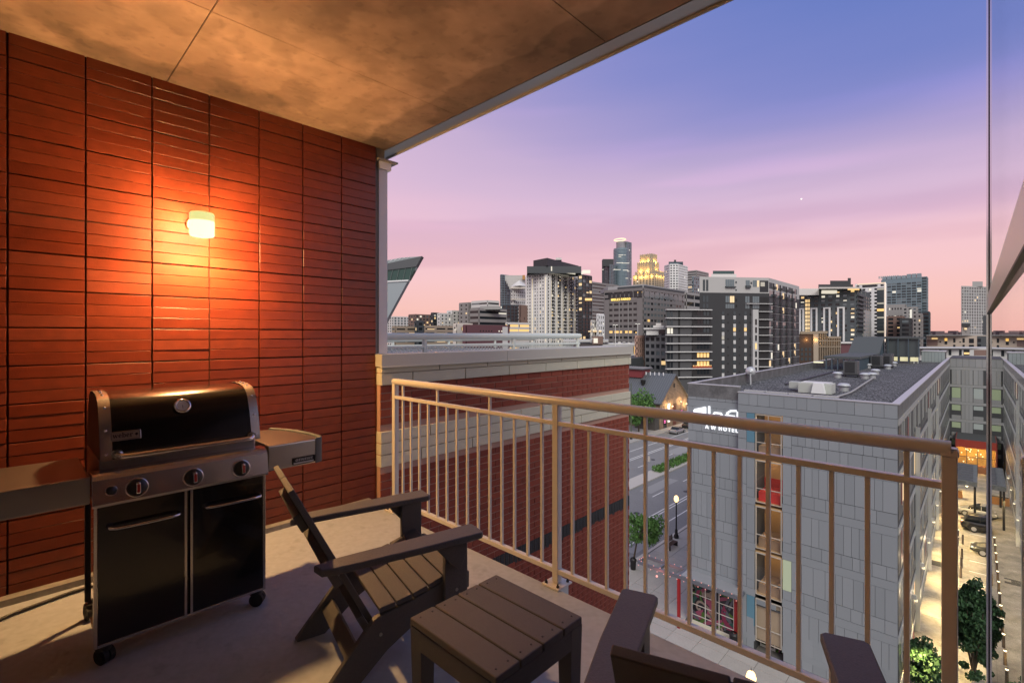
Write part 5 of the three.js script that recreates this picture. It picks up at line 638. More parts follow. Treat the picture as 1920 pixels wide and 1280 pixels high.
    mesh('bumper', rbox(0.12, 0.12, 1.3, 0.03).translate(L / 2 - 0.03, 0.42, 0), M.blackPlastic, c);
    return c;
  }
  const paint = (r, g, b) => phys(r, g, b, 0.35, 0.3, { clearcoat: 1, clearcoatRoughness: 0.05 });
  const place = (c, u, v, yaw, y = G + 0.02) => { c.position.set(u, y, -v); c.rotation.y = yaw; };
  place(makeCar('silver grey car parked farthest up the alley beside the black one', paint(0.25, 0.26, 0.27), 0), 76.5, -0.62, 1.5);
  place(makeCar('black estate car parked in the alley with its red tail light towards the hotel', paint(0.008, 0.008, 0.009), 1), 71, -1.2, -1.5);
  place(makeCar('black car parked nearest in the alley with its headlight towards the hotel', paint(0.01, 0.011, 0.012), 0), 63.8, -1.95, 1.52);
  place(makeCar('silver grey car standing at the kerb before the gabled building', paint(0.28, 0.28, 0.29), 0), 97.6, 45.4, 0, G); place(makeCar('dark car behind the silver one before the gabled building', paint(0.02, 0.02, 0.022), 0), 105.5, 46.2, 0, G);
}

// ================================================================ THE SKYLINE
const plan = (x, d) => { const l = (x - 960) / 907 * d; return [l * 0.6922 + d * 0.7217, -l * 0.7217 + d * 0.6922]; };
const phi = x => 0.76470 - Math.atan((x - 960) / 907);
const hgt = (y, d) => EYE + (627 - y) / 907 * d;
// plan corners, left to right as seen, of a block standing square to the streets
function corners(xl, xc, xr, d, dl = 20, dr = 20) { const [u0, v0] = plan(xc, d), pts = [];
  pts.push(xl < xc ? [u0, u0 * Math.tan(phi(xl))] : [u0, v0 + 0]); if (xl < xc) pts.push([u0, v0]); if (xr > xc) pts.push([v0 / Math.tan(phi(xr)), v0]); return pts; }
const LITS = { warm: M.litWarm, white: M.litWhite, gold: M.litGold, dim: M.litDim };
function lattice(F, y0, y1, o, out, parent) { // storeys x bays of piers and spandrels standing proud of the glazing
  const nb = Math.max(1, Math.round(F.L / o.bay)), nf = Math.max(1, Math.round((y1 - y0) / o.fl)), bw = F.L / nb, fh = (y1 - y0) / nf, pw = bw * (1 - o.wf), sh = fh * (1 - o.hf), dp = o.deep ?? 0.35;
  const ribbon = o.wf >= 0.99, every = o.every ?? 1;
  for (let b = 0; b <= nb; b++) if (!ribbon ? b % every === 0 : b === 0 || b === nb) { const c = b * bw, w = ribbon ? 0.8 : pw; out.wall.fb(F, Math.max(0, c - w / 2), Math.min(F.L, c + w / 2), y0, y1, -0.02, dp); }
  for (let f = 0; f <= nf; f++) out.wall.fb(F, 0, F.L, f === 0 ? y0 : y0 + f * fh - sh / 2, f === nf ? y1 + 0.001 : y0 + f * fh + sh / 2, -0.01, dp - (o.flush ?? 0.05));
  for (let f = 0; f < nf; f++) for (let b = 0; b < nb; b++) {
    const a = b * bw + pw / 2 + 0.01, c = (b + 1) * bw - pw / 2 - 0.01, lo = y0 + f * fh + sh / 2 + 0.01, hi = y0 + (f + 1) * fh - sh / 2 - 0.01, r = R(), p = typeof o.lit === 'function' ? o.lit(b, f, nb, nf) : o.lit ?? 0.06;
    const key = r < p ? (o.tone ?? (R() < 0.6 ? 'warm' : 'white')) : null;
    if (o.parts && nb * nf < 290) piece('window', key ? LITS[key] : R() < (o.pale ?? 0.15) ? M.glassPale : M.glassDark, parent, F, a, c, lo, hi, 0.002, 0.09);
    else if (key) out[key].fb(F, a + (c - a) * rr(0, 0.25), c, lo, hi - (hi - lo) * (R() < 0.3 ? 0.5 : 0), 0.002, 0.08); else if (R() < (o.pale ?? 0.1)) out.blind.fb(F, a, c, lo, hi, 0.002, 0.07);
  }
}
function tower(name, label, o) {
  const pts = o.pts ?? corners(o.xl, o.xc, o.xr, o.d), dd = o.d, H = o.H ?? hgt(o.top, dd), base = o.base ?? GROUND, dep = o.depth ?? 24, mid = pts[Math.floor(pts.length / 2)], ml = Math.hypot(...mid), back = [mid[0] / ml * dep, mid[1] / ml * dep];
  const first = pts[0], last = pts[pts.length - 1];
  const poly = [...pts, [last[0] + back[0], last[1] + back[1]], [first[0] + back[0], first[1] + back[1]]], g = o.into ?? thing(name, label, o.cat ?? 'building', mid[0], GROUND, mid[1]);
  new MB().prism(poly, base, H - 0.02).build('glazing', o.glass ?? M.glassDark, g);
  const out = { wall: new MB(), warm: new MB(), white: new MB(), gold: new MB(), dim: new MB(), blind: new MB() };
  for (let k = 0; k < pts.length - 1; k++) { const F = face(pts[k], pts[k + 1]); o.F = o.F ?? []; o.F.push(F); const fo = { bay: 4, fl: 3.4, wf: 0.5, hf: 0.5, ...o, ...(o.faces?.[k] ?? {}) }; lattice(F, base, H, fo, out, g); }
  out.wall.build('facade', o.wall, g); for (const k of ['warm', 'white', 'gold', 'dim']) out[k].build('lit_window', LITS[k], g, 'stuff'); out.blind.build('pale_window', M.glassPale, g, 'stuff');
  new MB().prism(poly, H - 0.01, H + (o.cap ?? 0.8)).build('roof', o.roof ?? o.wall, g);
  return g;
}
const slabOn = (g, name, mat, xl, xr, y0, y1, d, dep = 12) => { const a = plan(xl, d), b = plan(xr, d), k = 1 + dep / d; return new MB().prism([a, b, [b[0] * k, b[1] * k], [a[0] * k, a[1] * k]], hgt(y0, d), hgt(y1, d)).build(name, mat, g); };
const grey = (k, w = 0) => std(k * (1 + w), k, k * (1 - w), 0.75);
const C = { pale: grey(0.6, 0.03), cream: grey(0.55, 0.1), mid: grey(0.3, 0.02), dark: std(0.04, 0.042, 0.046, 0.6), slate: std(0.055, 0.063, 0.07, 0.6), brown: std(0.2, 0.13, 0.11, 0.8), tan: std(0.34, 0.27, 0.21, 0.85), plum: std(0.13, 0.055, 0.065, 0.8), taupe: std(0.27, 0.25, 0.245, 0.8), white: grey(0.75, 0.0), blue: std(0.2, 0.27, 0.31, 0.35, 0.2), navy: std(0.06, 0.09, 0.11, 0.3, 0.2) };
// ---- far left: the angular glass prow
{ const d = 330, a = plan(690, d), b = plan(800, d), F = face(a, b), S = x => (x - 690) / 907 * d, mk = (name, mat, pts, n0, n1) => { const q = pts.map(([x, y]) => [S(x), hgt(y, d)]), m = extrude(q, n1 - n0, 0.02), c = mesh(name, m, mat, g), o = rootPos(g), n = (n0 + n1) / 2; c.position.set(F.u + F.nu * n - o.x, -o.y, -(F.v + F.nv * n) - o.z); c.rotation.y = F.yaw; return c; };
  const g = thing('stadium_prow', 'pointed glass and dark metal stadium prow leaning out beside the white column', 'stadium', a[0], GROUND, a[1]);
  mk('lower_cladding', std(0.3, 0.34, 0.37, 0.4, 0.3), [[690, 760], [690, 530], [764, 527], [728, 593], [700, 645], [690, 760]], -7, -0.2); mk('white_ledge', M.whiteMetal, [[690, 530.5], [690, 528.2], [766, 524.5], [765, 527]], -6, 0.6); mk('glazing', std(0.035, 0.075, 0.065, 0.1), [[690, 528.2], [690, 511], [780, 499.5], [766, 524.5]], -7, -0.4); mk('dark_cladding', std(0.075, 0.08, 0.09, 0.5), [[690, 511], [690, 501.5], [791, 480], [780, 499.8]], -7, 0.4); mk('roof_edge', std(0.3, 0.34, 0.36, 0.5, 0.2), [[690, 501.5], [690, 494], [752, 482.6], [791, 480]], -8, -0.6);
  for (let k = 0; k < 9; k++) { const x = 698 + k * 8, c = mk('roof_truss', M.whiteMetal, [[x, 497 - k * 1.7], [x + 1.2, 497 - k * 1.7], [x + 5.5, 491 - k * 1.2], [x + 4.3, 491 - k * 1.2]], -0.55, -0.2); }
  for (let k = 0; k < 7; k++) mk('mullion', std(0.12, 0.15, 0.15, 0.4), [[694 + k * 12, 528], [694.8 + k * 12, 528], [700.8 + k * 12, 509 - k * 1.4], [700 + k * 12, 509 - k * 1.4]].filter(() => true), -0.35, 0.2); }
// ---- low blocks at the left
tower('apartment_block', 'pale glassy apartment block at the far left beside the stadium prow', { xl: 712, xc: 738, xr: 768, d: 620, top: 594, wall: C.pale, glass: M.glassMid, bay: 5, wf: 0.6, hf: 0.6, lit: 0.06, pale: 0.4 });
tower('apartment_block', 'brown and white balconied apartment block left of the concrete tower', { xl: 766, xc: 779, xr: 822, d: 520, top: 590, wall: C.brown, glass: M.glassMid, bay: 4.2, fl: 3.2, wf: 0.62, hf: 0.6, lit: 0.2, pale: 0.3, faces: [{}, { wall: C.pale }] });
tower('apartment_block', 'narrow dark apartment block with blue corner right of the brown one', { xl: 808, xc: 812, xr: 824, d: 500, top: 587, wall: C.slate, bay: 4, wf: 0.6, hf: 0.6, lit: 0.25 });
tower('office_block', 'small pale block with a lit white stair end among the low buildings', { xl: 820, xc: 826, xr: 846, d: 480, top: 588, wall: C.pale, bay: 5, wf: 0.4, hf: 0.5, lit: 0.12 });
tower('office_block', 'pale concrete block just left of the large grey hospital', { xl: 838, xc: 848, xr: 864, d: 490, top: 583, wall: C.pale, bay: 6, wf: 0.45, hf: 0.45, lit: 0.08 });
tower('hospital_block', 'tall plain grey hospital block with dark window panel in its centre', { xl: 861, xc: 879, xr: 916, d: 470, top: 568, wall: C.taupe, bay: 7, fl: 4, wf: 0.35, hf: 0.4, lit: 0.04 });
tower('hospital_block', 'stepped pale banded block behind the brown banded office', { xl: 884, xc: 914, xr: 936, d: 440, top: 564, wall: C.pale, bay: 9, fl: 4.2, wf: 0.99, hf: 0.35, lit: 0.02 });
{ const g = tower('banded_office', 'brown grey office block banded with long dark window strips at the left', { xl: 881, xc: 898, xr: 950, d: 380, top: 579, wall: C.taupe, bay: 12, fl: 4.4, wf: 0.99, hf: 0.45, lit: 0.08, tone: 'white' }); slabOn(g, 'roof_screen', C.mid, 900, 938, 580, 574, 384); }
tower('parking_garage', 'tan parking garage with rows of open lit slots at the far left', { xl: 735, xc: 741, xr: 781, d: 330, top: 613, wall: C.tan, bay: 9, fl: 3, wf: 0.8, hf: 0.35, lit: 0.35, tone: 'warm' });
tower('dark_tower_block', 'slim dark window block between the two tan garages', { xl: 778, xc: 782, xr: 794, d: 325, top: 603, wall: C.slate, bay: 4, wf: 0.6, hf: 0.6, lit: 0.12 });
tower('parking_garage', 'larger tan parking garage with lit openings right of the slim dark block', { xl: 790, xc: 795, xr: 856, d: 330, top: 612, wall: C.tan, bay: 9, fl: 3, wf: 0.82, hf: 0.35, lit: 0.4, tone: 'warm' });
tower('low_hall', 'small cream hall with a lit front beside the plum coloured wall', { xl: 850, xc: 856, xr: 886, d: 300, top: 608, wall: C.cream, bay: 9, fl: 5, wf: 0.5, hf: 0.4, lit: 0.5 });
{ const g = tower('plum_building', 'low windowless plum coloured building above the guard rail at the left', { xl: 868, xc: 874, xr: 955, d: 270, top: 611, wall: C.plum, bay: 60, fl: 30, wf: 0.02, hf: 0.02, lit: 0 }); const F = face(plan(874, 270), corners(868, 874, 955, 270)[2]); for (let k = 0; k < 8; k++) piece('small_window', k > 4 ? M.litWhite : M.glassDark, g, F, 10 + k * 2.2 + (k > 4 ? 4 : 0), 11 + k * 2.2 + (k > 4 ? 4 : 0), hgt(621.5, 270), hgt(619, 270), 0.35, 0.4); piece('pale_end', C.pale, g, F, F.L * 0.82, F.L * 0.95, GROUND, hgt(611.5, 270), 0.3, 0.42); }
// ---- glass towers behind the white residential tower
{ const g = tower('glass_tower', 'blue grey glass tower with stepped lighter centre left of the white residential tower', { xl: 938, xc: 941, xr: 985, d: 800, top: 515, wall: C.blue, glass: M.glassMid, bay: 6, fl: 4, wf: 0.85, hf: 0.75, lit: 0.015, tone: 'white' });
  for (let k = 0; k < 5; k++) slabOn(g, 'step', grey(0.45, 0.03), 947 + k * 2.6, 984, 532 + k * 5 - 5.2, 517 + k * 5 - (k ? 0 : 1), 790 - k * 3, 6); slabOn(g, 'crown_panel', std(0.45, 0.22, 0.06, 0.6), 979.5, 984.5, 524, 515.5, 779, 4); }
{ const g = tower('gabled_tower', 'pale stone tower with a pointed roof in front of the blue glass tower', { xl: 958, xc: 962, xr: 988, d: 700, top: 537, wall: C.pale, bay: 4, fl: 5, wf: 0.5, hf: 0.6, lit: 0.02 }); const [u, v] = plan(974, 706); mesh('pointed_roof', new THREE.ConeGeometry(13, hgt(524, 700) - hgt(536, 700), 4).rotateY(0.78).translate(u - g.position.x, (hgt(524, 700) + hgt(536, 700)) / 2 - g.position.y, -v - g.position.z), C.pale, g); slabOn(g, 'cornice', C.cream, 957.5, 987, 541, 538, 697, 4); slabOn(g, 'cornice', C.cream, 957.5, 987, 562, 560, 697, 4); }
tower('dark_glass_block', 'dark blue glass block low in front of the pale pointed tower', { xl: 942, xc: 950, xr: 971, d: 520, top: 572, wall: C.navy, bay: 5, wf: 0.8, hf: 0.75, lit: 0.03 });
tower('brown_block', 'plain dark brown block beside the white residential tower', { xl: 973, xc: 976, xr: 990, d: 460, top: 573, wall: C.brown, bay: 30, fl: 20, wf: 0.1, hf: 0.1, lit: 0.3 });
tower('lit_garage', 'low pale garage with bright yellow lit levels left of the white tower', { xl: 948, xc: 951, xr: 992, d: 330, top: 606, wall: C.pale, bay: 12, fl: 3.2, wf: 0.95, hf: 0.5, lit: 0.95, tone: 'gold' });
// ---- white residential tower
{ const d = 450, H = y => hgt(y, d), o = { xl: 987, xc: 1026, xr: 1086, d, top: 512, wall: grey(0.72, 0.02), bay: 3.1, fl: 3.12, wf: 0.5, hf: 0.55, lit: (b, f) => b % 4 === 1 ? 0.22 : 0.07, pale: 0.05, faces: [{ bay: 3.2, wf: 0.45, hf: 0.5 }, { bay: 2.9, wf: 0.62, hf: 0.6 }] };
  const g = tower('residential_tower', 'tall white residential tower with uplight painted as glowing vertical strips and dark penthouse', o), [FL, FR] = o.F;
  const stripGlow = glow(1, 0.8, 0.45, 0.95); for (const f of [0.03, 0.3, 0.62, 0.93]) { piece('pilaster', grey(0.75, 0.03), g, FL, FL.L * f - 0.9, FL.L * f + 0.9, GROUND, H(513), 0.3, 0.9); } for (const f of [0.315, 0.95]) piece('painted_uplight', stripGlow, g, FL, FL.L * f, FL.L * f + 0.35, H(640), H(520), 0.91, 1.05);  // glowing strips stand in for uplight grazing the pilasters; no fixtures there
  for (const f of [0.08, 0.24, 0.43, 0.62, 0.81, 0.985]) { piece('pilaster', grey(0.72, 0.03), g, FR, FR.L * f - 0.8, FR.L * f + 0.8, GROUND, H(514), 0.3, 1.0); piece('painted_uplight', stripGlow, g, FR, FR.L * f + 0.82, FR.L * f + 1.15, H(640), H(f < 0.2 ? 525 : 545), 0.5, 0.95); }
  for (let b = 0; b < 5; b++) for (let f = 0; f < 17; f++) piece('balcony', C.slate, g, FR, FR.L * (0.12 + b * 0.19), FR.L * (0.12 + b * 0.19) + 3.2, H(622) + f * 3.2, H(622) + f * 3.2 + 0.9, 0.35, 1.5);
  slabOn(g, 'dark_storey', C.slate, 988, 1090, 512, 499, d - 2, 26); { const m = new MB(); for (let k = 0; k < 14; k++) { const F = FR; m.fb(F, F.L * k / 14 + 0.4, F.L * (k + 1) / 14 - 0.4, H(508.5), H(500), 4.2, 4.6); } m.build('lit_window', M.litWhite, g, 'stuff'); }
  const pr = [plan(1000, 462), plan(1026, 446), plan(1085, 498)]; new MB().prism([...pr, plan(1060, 520)], H(499), H(484.5)).build('penthouse', C.dark, g); slabOn(g, 'roof_plant', C.pale, 1042, 1053, 487, 483, 470); }
{ const g = tower('dark_glass_annex', 'dark glass annex with bright open top beside the white residential tower', { xl: 1084, xc: 1092, xr: 1110, d: 440, top: 516, wall: C.slate, bay: 5, fl: 3.3, wf: 0.85, hf: 0.75, lit: 0.1, tone: 'warm' }); slabOn(g, 'roof_terrace', M.litWhite, 1092, 1107, 512, 506, 438, 4); slabOn(g, 'gold_strip', M.litGold, 1097, 1110, 563, 559, 436, 3); }
tower('banded_office', 'grey office tower of long dark bands behind the lit letters building', { xl: 1104, xc: 1110, xr: 1160, d: 560, top: 529, wall: C.taupe, bay: 14, fl: 4, wf: 0.99, hf: 0.4, lit: 0.03, tone: 'white' });
// ---- the three tall towers
{ const g = tower('dark_skyscraper', 'slim dark skyscraper with a thin antenna left of the curved one', { xl: 1129, xc: 1132, xr: 1151, d: 1500, top: 487, wall: C.navy, glass: M.glassMid, bay: 8, fl: 4, wf: 0.8, hf: 0.7, lit: 0.01, tone: 'white' }), [u, v] = plan(1141, 1505); slabOn(g, 'dark_crown', C.dark, 1130, 1150.5, 499, 485.5, 1494, 12); mesh('antenna', new THREE.CylinderGeometry(0.4, 1.0, hgt(465, 750) - hgt(486, 1500), 6).translate(u - g.position.x, (hgt(465, 750) + hgt(486, 1500)) / 2 - g.position.y, -v - g.position.z), C.pale, g); }
{ const d = 1350, g = thing('curved_skyscraper', 'tallest curved glass skyscraper crowned by a glowing ring', 'skyscraper', ...(() => { const [u, v] = plan(1166, d + 15); return [u, GROUND, v]; })()), cl = std(0.2, 0.27, 0.31, 0.25, 0.3);
  const cyl = (x0, x1, ytop, dd, name, mat, arc) => { const r = (x1 - x0) / 2 / 907 * dd, [u, v] = plan((x0 + x1) / 2, dd + r), h = hgt(ytop, dd) - GROUND; return mesh(name, new THREE.CylinderGeometry(r, r, h, 40, Math.round(h / 4)).translate(u - g.position.x, h / 2, -v - g.position.z), mat, g); };
  cyl(1150.5, 1179, 464, d, 'drum', cl); cyl(1155.5, 1176, 452, d + 8, 'upper_drum', std(0.3, 0.3, 0.33, 0.3, 0.2)); tower('x', 'x', { into: g, xl: 1174, xc: 1176, xr: 1184.5, d: d + 5, top: 453, wall: cl, glass: M.glassMid, bay: 8, fl: 4, wf: 0.6, hf: 0.7, lit: 0.02, tone: 'white' }); tower('x', 'x', { into: g, xl: 1143, xc: 1145, xr: 1160, d: d - 20, top: 496, wall: cl, glass: M.glassMid, bay: 8, fl: 4, wf: 0.8, hf: 0.7, lit: 0.05, tone: 'white' });
  const [u, v] = plan(1162.5, d + 4), r = 10.5 / 907 * d; mesh('halo_ring', new THREE.TorusGeometry(r, 1.6, 8, 48).rotateX(Math.PI / 2 - 0.05).translate(u - g.position.x, hgt(449, d) - GROUND, -v - g.position.z), glow(1, 0.72, 0.42, 1.3), g);
  const rg = new MB(), lt = new MB(), rad = 14.25 / 907 * d, [cu, cv] = plan(1164.75, d + 14.25 / 907 * d); for (let y = 468; y < 626; y += 2.7) rg.add(new THREE.TorusGeometry(rad + 0.2, 0.5, 4, 40).rotateX(Math.PI / 2).translate(cu, hgt(y, d), -cv)); rg.build('floor_bands', std(0.13, 0.17, 0.2, 0.4, 0.2), g, 'stuff');
  for (const [x, y, w] of [[1160, 480, 9], [1160, 483, 5], [1171, 480, 2], [1156, 494.5, 12], [1166, 495, 14], [1150, 507, 14], [1168, 508, 10], [1176, 510, 4], [1173, 523, 5]]) { const f = face(plan(x, d - 22), plan(x + w, d - 22)); lt.fb(f, 0, f.L, hgt(y + 0.8, d), hgt(y - 0.2, d), 0, 0.3); } lt.build('lit_window', M.litWhite, g, 'stuff'); }
// ---- floodlit stepped tower
{ const d = 1100, st = std(0.42, 0.36, 0.27, 0.8), H = y => hgt(y, d), o = { xl: 1187, xc: 1228, xr: 1256, d, top: 513, wall: st, glass: M.glassMid, bay: 8.5, fl: 4.2, wf: 0.55, hf: 0.62, lit: 0.03 }, g = tower('floodlit_tower', 'stepped stone skyscraper with golden floodlit crown', o), [FL, FR] = o.F;
  const step = (xl, xc, xr, y0, y1, dd) => { const p = corners(xl, xc, xr, dd), m = p[1], k = 40 / Math.hypot(...m); new MB().prism([...p, [p[2][0] + m[0] * k, p[2][1] + m[1] * k], [p[0][0] + m[0] * k, p[0][1] + m[1] * k]], H(y0), H(y1)).build('tier', st, g); const f = [face(p[0], p[1]), face(p[1], p[2])]; for (const F of f) for (let s = 1; s < F.L; s += 6) piece('fin', st, g, F, s, s + 1.4, H(y0), H(y1) + 1, 0, 1.6); return f; };
  const t1 = step(1191, 1228, 1250, 513, 506, d + 8), t2 = step(1195, 1222, 1236, 506, 488, d + 16), t3 = step(1200, 1221, 1231, 488, 472.5, d + 22);
  const lm = glow(1, 0.62, 0.16, 2.5), flood = (F, s, y, n, I) => { const p = new THREE.PointLight(new THREE.Color(1, 0.58, 0.12), I, 0, 2); p.position.set(F.u + F.du * s + F.nu * n, y, -(F.v + F.dv * s + F.nv * n)); p.castShadow = true; p.shadow.radius = 30; scene.add(p); mesh('floodlight', new THREE.SphereGeometry(0.24, 8, 6).translate(...p.position.clone().sub(g.position).toArray()), lm, g); };
  flood(t2[0], t2[0].L * 0.3, H(505), 5, 750); flood(t2[0], t2[0].L * 0.75, H(505), 5, 750); flood(t2[1], t2[1].L * 0.5, H(505), 5, 950); flood(t3[0], t3[0].L * 0.3, H(487), 4, 700); flood(t3[0], t3[0].L * 0.75, H(487), 4, 700); flood(t3[1], t3[1].L * 0.5, H(487), 4, 900);
  for (const f of [0.12, 0.37, 0.62, 0.87]) { flood(FL, FL.L * f, H(517), 3, 500); flood(FR, FR.L * f, H(517), 3, 420); }
  const o2 = { xl: 1250, xc: 1278, xr: 1301, d: 1040, top: 517, wall: st, glass: M.glassMid, bay: 8, fl: 4.2, wf: 0.55, hf: 0.62, lit: 0.03 }, g2 = tower('floodlit_shoulder', 'lower stone block with golden lit ribs right of the floodlit skyscraper', o2), G0 = g; const fl2 = (F, s) => { const p = new THREE.PointLight(new THREE.Color(1, 0.6, 0.16), 480, 0, 2); p.position.set(F.u + F.du * s + F.nu * 3, hgt(525, 1040), -(F.v + F.dv * s + F.nv * 3)); p.castShadow = true; p.shadow.radius = 30; scene.add(p); mesh('floodlight', new THREE.SphereGeometry(0.24, 8, 6).translate(...p.position.clone().sub(g2.position).toArray()), lm, g2); }; for (const f of [0.2, 0.7]) { fl2(o2.F[0], o2.F[0].L * f); fl2(o2.F[1], o2.F[1].L * f); } }
{ const g = tower('white_tower', 'white tower with square dark windows and flat dark roof cap', { pts: [plan(1246, 1010), plan(1256, 985), plan(1272, 985), plan(1289.5, 1020)], d: 990, top: 496, wall: C.white, bay: 6, fl: 5.2, wf: 0.6, hf: 0.5, lit: 0.02, depth: 30 }); slabOn(g, 'roof_cap', C.navy, 1254, 1281, 495, 490.5, 1000, 18); slabOn(g, 'roof_mast', C.dark, 1264, 1268, 490.5, 487, 1005, 4); }
tower('banded_tower', 'grey banded tower with low pitched top right of the white tower', { xl: 1290, xc: 1306, xr: 1329, d: 900, top: 507, wall: C.mid, bay: 16, fl: 4.6, wf: 0.99, hf: 0.4, lit: 0.01 });
tower('grey_block', 'small grey glass block tucked below the banded tower', { xl: 1298, xc: 1301, xr: 1318, d: 620, top: 519, wall: C.blue, bay: 6, fl: 4.5, wf: 0.75, hf: 0.7, lit: 0.12, tone: 'white' });
{ const g = tower('grey_block', 'grey parking levels squeezed between the lit letters building and the black block', { xl: 1284, xc: 1287, xr: 1316, d: 330, top: 549, wall: C.mid, bay: 12, fl: 5, wf: 0.95, hf: 0.55, lit: 0.06 }); }
// ---- office building with illuminated letters
{ const d = 345, H = y => hgt(y, d), o = { xl: 1133, xc: 1206, xr: 1288, d, top: 541, wall: std(0.2, 0.185, 0.185, 0.75), bay: 5.2, fl: 4.1, wf: 0.76, hf: 0.42, lit: (b, f, nb, nf) => f === nf - 8 ? 0.75 : 0.03, tone: 'gold', pale: 0.1, faces: [{ bay: 8.5, wf: 0.86, hf: 0.42, pale: 0.0 }, { pale: 0.55 }] };
  const g = tower('office_building', 'brown grey office building with yellow illuminated letters near its top', o), [FL, FR] = o.F;
  const m1 = std(0.36, 0.36, 0.37, 0.7), pk = new MB(); const p = corners(1140, 1206, 1288, d + 6); new MB().prism([[p[0][0], p[0][1]], p[1], p[2], [p[2][0] + 20, p[2][1] + 20], [p[0][0] + 20, p[0][1] + 20]], H(541) + 0.82, H(531)).build('roof_screen', m1, g); const q = corners(1160, 1206, 1282, d + 7); piece('dark_band', C.slate, g, face(q[0], q[1]), 0, face(q[0], q[1]).L, H(537), H(533.5), 0.8, 1.4); piece('dark_band', C.slate, g, face(q[1], q[2]), 0, face(q[1], q[2]).L, H(537), H(533.5), 0.8, 1.4);
  for (let k = 0; k < 8; k++) piece('top_window', M.glassDark, g, FL, FL.L * (0.12 + k * 0.11), FL.L * (0.12 + k * 0.11 + 0.085), H(556.5), H(545.5), 0.36, 0.42); for (let k = 0; k < 9; k++) piece('top_window', M.glassPale, g, FR, FR.L * (0.02 + k * 0.108), FR.L * (0.02 + k * 0.108 + 0.085), H(556.5), H(545.5), 0.36, 0.42);
  for (const f of [0.02, 0.86]) piece('pier', std(0.2, 0.185, 0.185, 0.75), g, FL, FL.L * f, FL.L * (f + 0.13), GROUND, H(558), 0.36, 0.7); for (const f of [0.4, 0.63]) piece('pier', std(0.26, 0.25, 0.25, 0.6), g, FL, FL.L * f, FL.L * f + 0.9, GROUND, H(560), 0.36, 0.6); piece('sign_board', std(0.22, 0.2, 0.2, 0.8), g, FL, FL.L * 0.16, FL.L * 0.86, H(562), H(557), 0.36, 0.5);
  const sg = thing('roof_letters', 'yellow illuminated letters on the brown grey office building', 'sign', FL.u, H(562), FL.v); letters('WELLS FARGO', 1.75, 0.3, FL, FL.L * 0.2, H(561), 0.52, glow(1, 0.66, 0.06, 1.4), sg, 'letter', 1.02); }
// ---- transit hall, lit lift tower and the small grey block in the middle distance
{ const g = tower('transit_hall', 'long low pale hall with lit glazed bays behind the guard rail', { pts: [plan(1060, 250), plan(1142, 238), plan(1196, 236)], d: 240, top: 647, wall: C.pale, glass: M.glassMid, bay: 3.4, fl: 5, wf: 0.72, hf: 0.62, lit: 0.4, tone: 'dim', pale: 0.4 }); slabOn(g, 'flat_roof', grey(0.5), 1056, 1141, 641, 637, 236, 30); slabOn(g, 'flat_roof', grey(0.45), 1128, 1197, 648.5, 645.5, 233, 20); slabOn(g, 'dark_frame', C.brown, 1111, 1131, 645, 630, 232, 6); slabOn(g, 'lit_bay', M.litWhite, 1113, 1121, 643, 634, 231.5, 0.5); slabOn(g, 'lit_strip', M.litWarm, 1103, 1128, 622, 620, 300, 3);
  for (let k = 0; k < 5; k++) slabOn(g, 'roof_unit', k % 2 ? C.pale : C.mid, 1150 + k * 9, 1155 + k * 9, 646, 642 - (k % 3), 240, 4); }
tower('white_lattice_block', 'small white block of tight dark windows behind the transit hall', { xl: 1119, xc: 1121, xr: 1133, d: 300, top: 590, wall: C.white, bay: 2.4, fl: 3.2, wf: 0.55, hf: 0.55, lit: 0.15 }); tower('white_lattice_block', 'low white windowed block with trees and lamps left of the office building', { xl: 1108, xc: 1110, xr: 1121, d: 300, top: 602, wall: C.pale, bay: 2.4, fl: 3.2, wf: 0.6, hf: 0.6, lit: 0.3 });
for (const [x, y, l] of [[1154, 609, 'tall white double lamp post standing before the office building, left one'], [1196, 607, 'tall white double lamp post standing before the office building, right one']]) { const [u, v] = plan(x, 225), g = thing('tall_lamp_post', l, 'street lamp', u, GROUND, v), h = hgt(y, 225) - GROUND; mesh('post', new THREE.CylinderGeometry(0.12, 0.2, h, 8).translate(0, h / 2, 0), C.white, g); mesh('lamp_head', mergeGeometries([rbox(1.1, 0.25, 0.5, 0.05).translate(0.6, h, 0.4), rbox(1.1, 0.25, 0.5, 0.05).translate(-0.6, h, -0.4)]), glow(0.9, 0.86, 0.75, 0.9), g); }
{ const d = 205, H = y => hgt(y, d), o = { xl: 1191, xc: 1194, xr: 1211, d, top: 632, wall: std(0.5, 0.33, 0.27, 0.8), bay: 2, fl: 2.2, wf: 0.45, hf: 0.6, lit: 0, pale: 0 }, g = tower('lift_tower', 'pink lit small tower with stacked dark windows right of the transit hall', { ...o, bay: 1.9, fl: 2.25, parts: true, base: H(674), depth: 4 }); const [u, v] = plan(1193, 202); const p = new THREE.PointLight(new THREE.Color(1, 0.5, 0.28), 60, 0, 2); p.position.set(u - 1, H(671), -v + 0.5); p.castShadow = true; p.shadow.radius = 8; scene.add(p); mesh('floodlight', new THREE.SphereGeometry(0.12, 8, 6).translate(...p.position.clone().sub(g.position).toArray()), glow(1, 0.6, 0.3, 3), g); slabOn(g, 'foot', C.brown, 1192, 1212, 700, 674.2, 205, 4); slabOn(g, 'gold_fin', M.litGold, 1189, 1190.6, 664, 649, 206, 1); }
tower('dark_shed', 'low dark shed at the foot of the pink lit tower', { xl: 1177, xc: 1180, xr: 1206, d: 190, top: 676, wall: C.slate, bay: 4, fl: 4, wf: 0.1, hf: 0.1, lit: 0 });
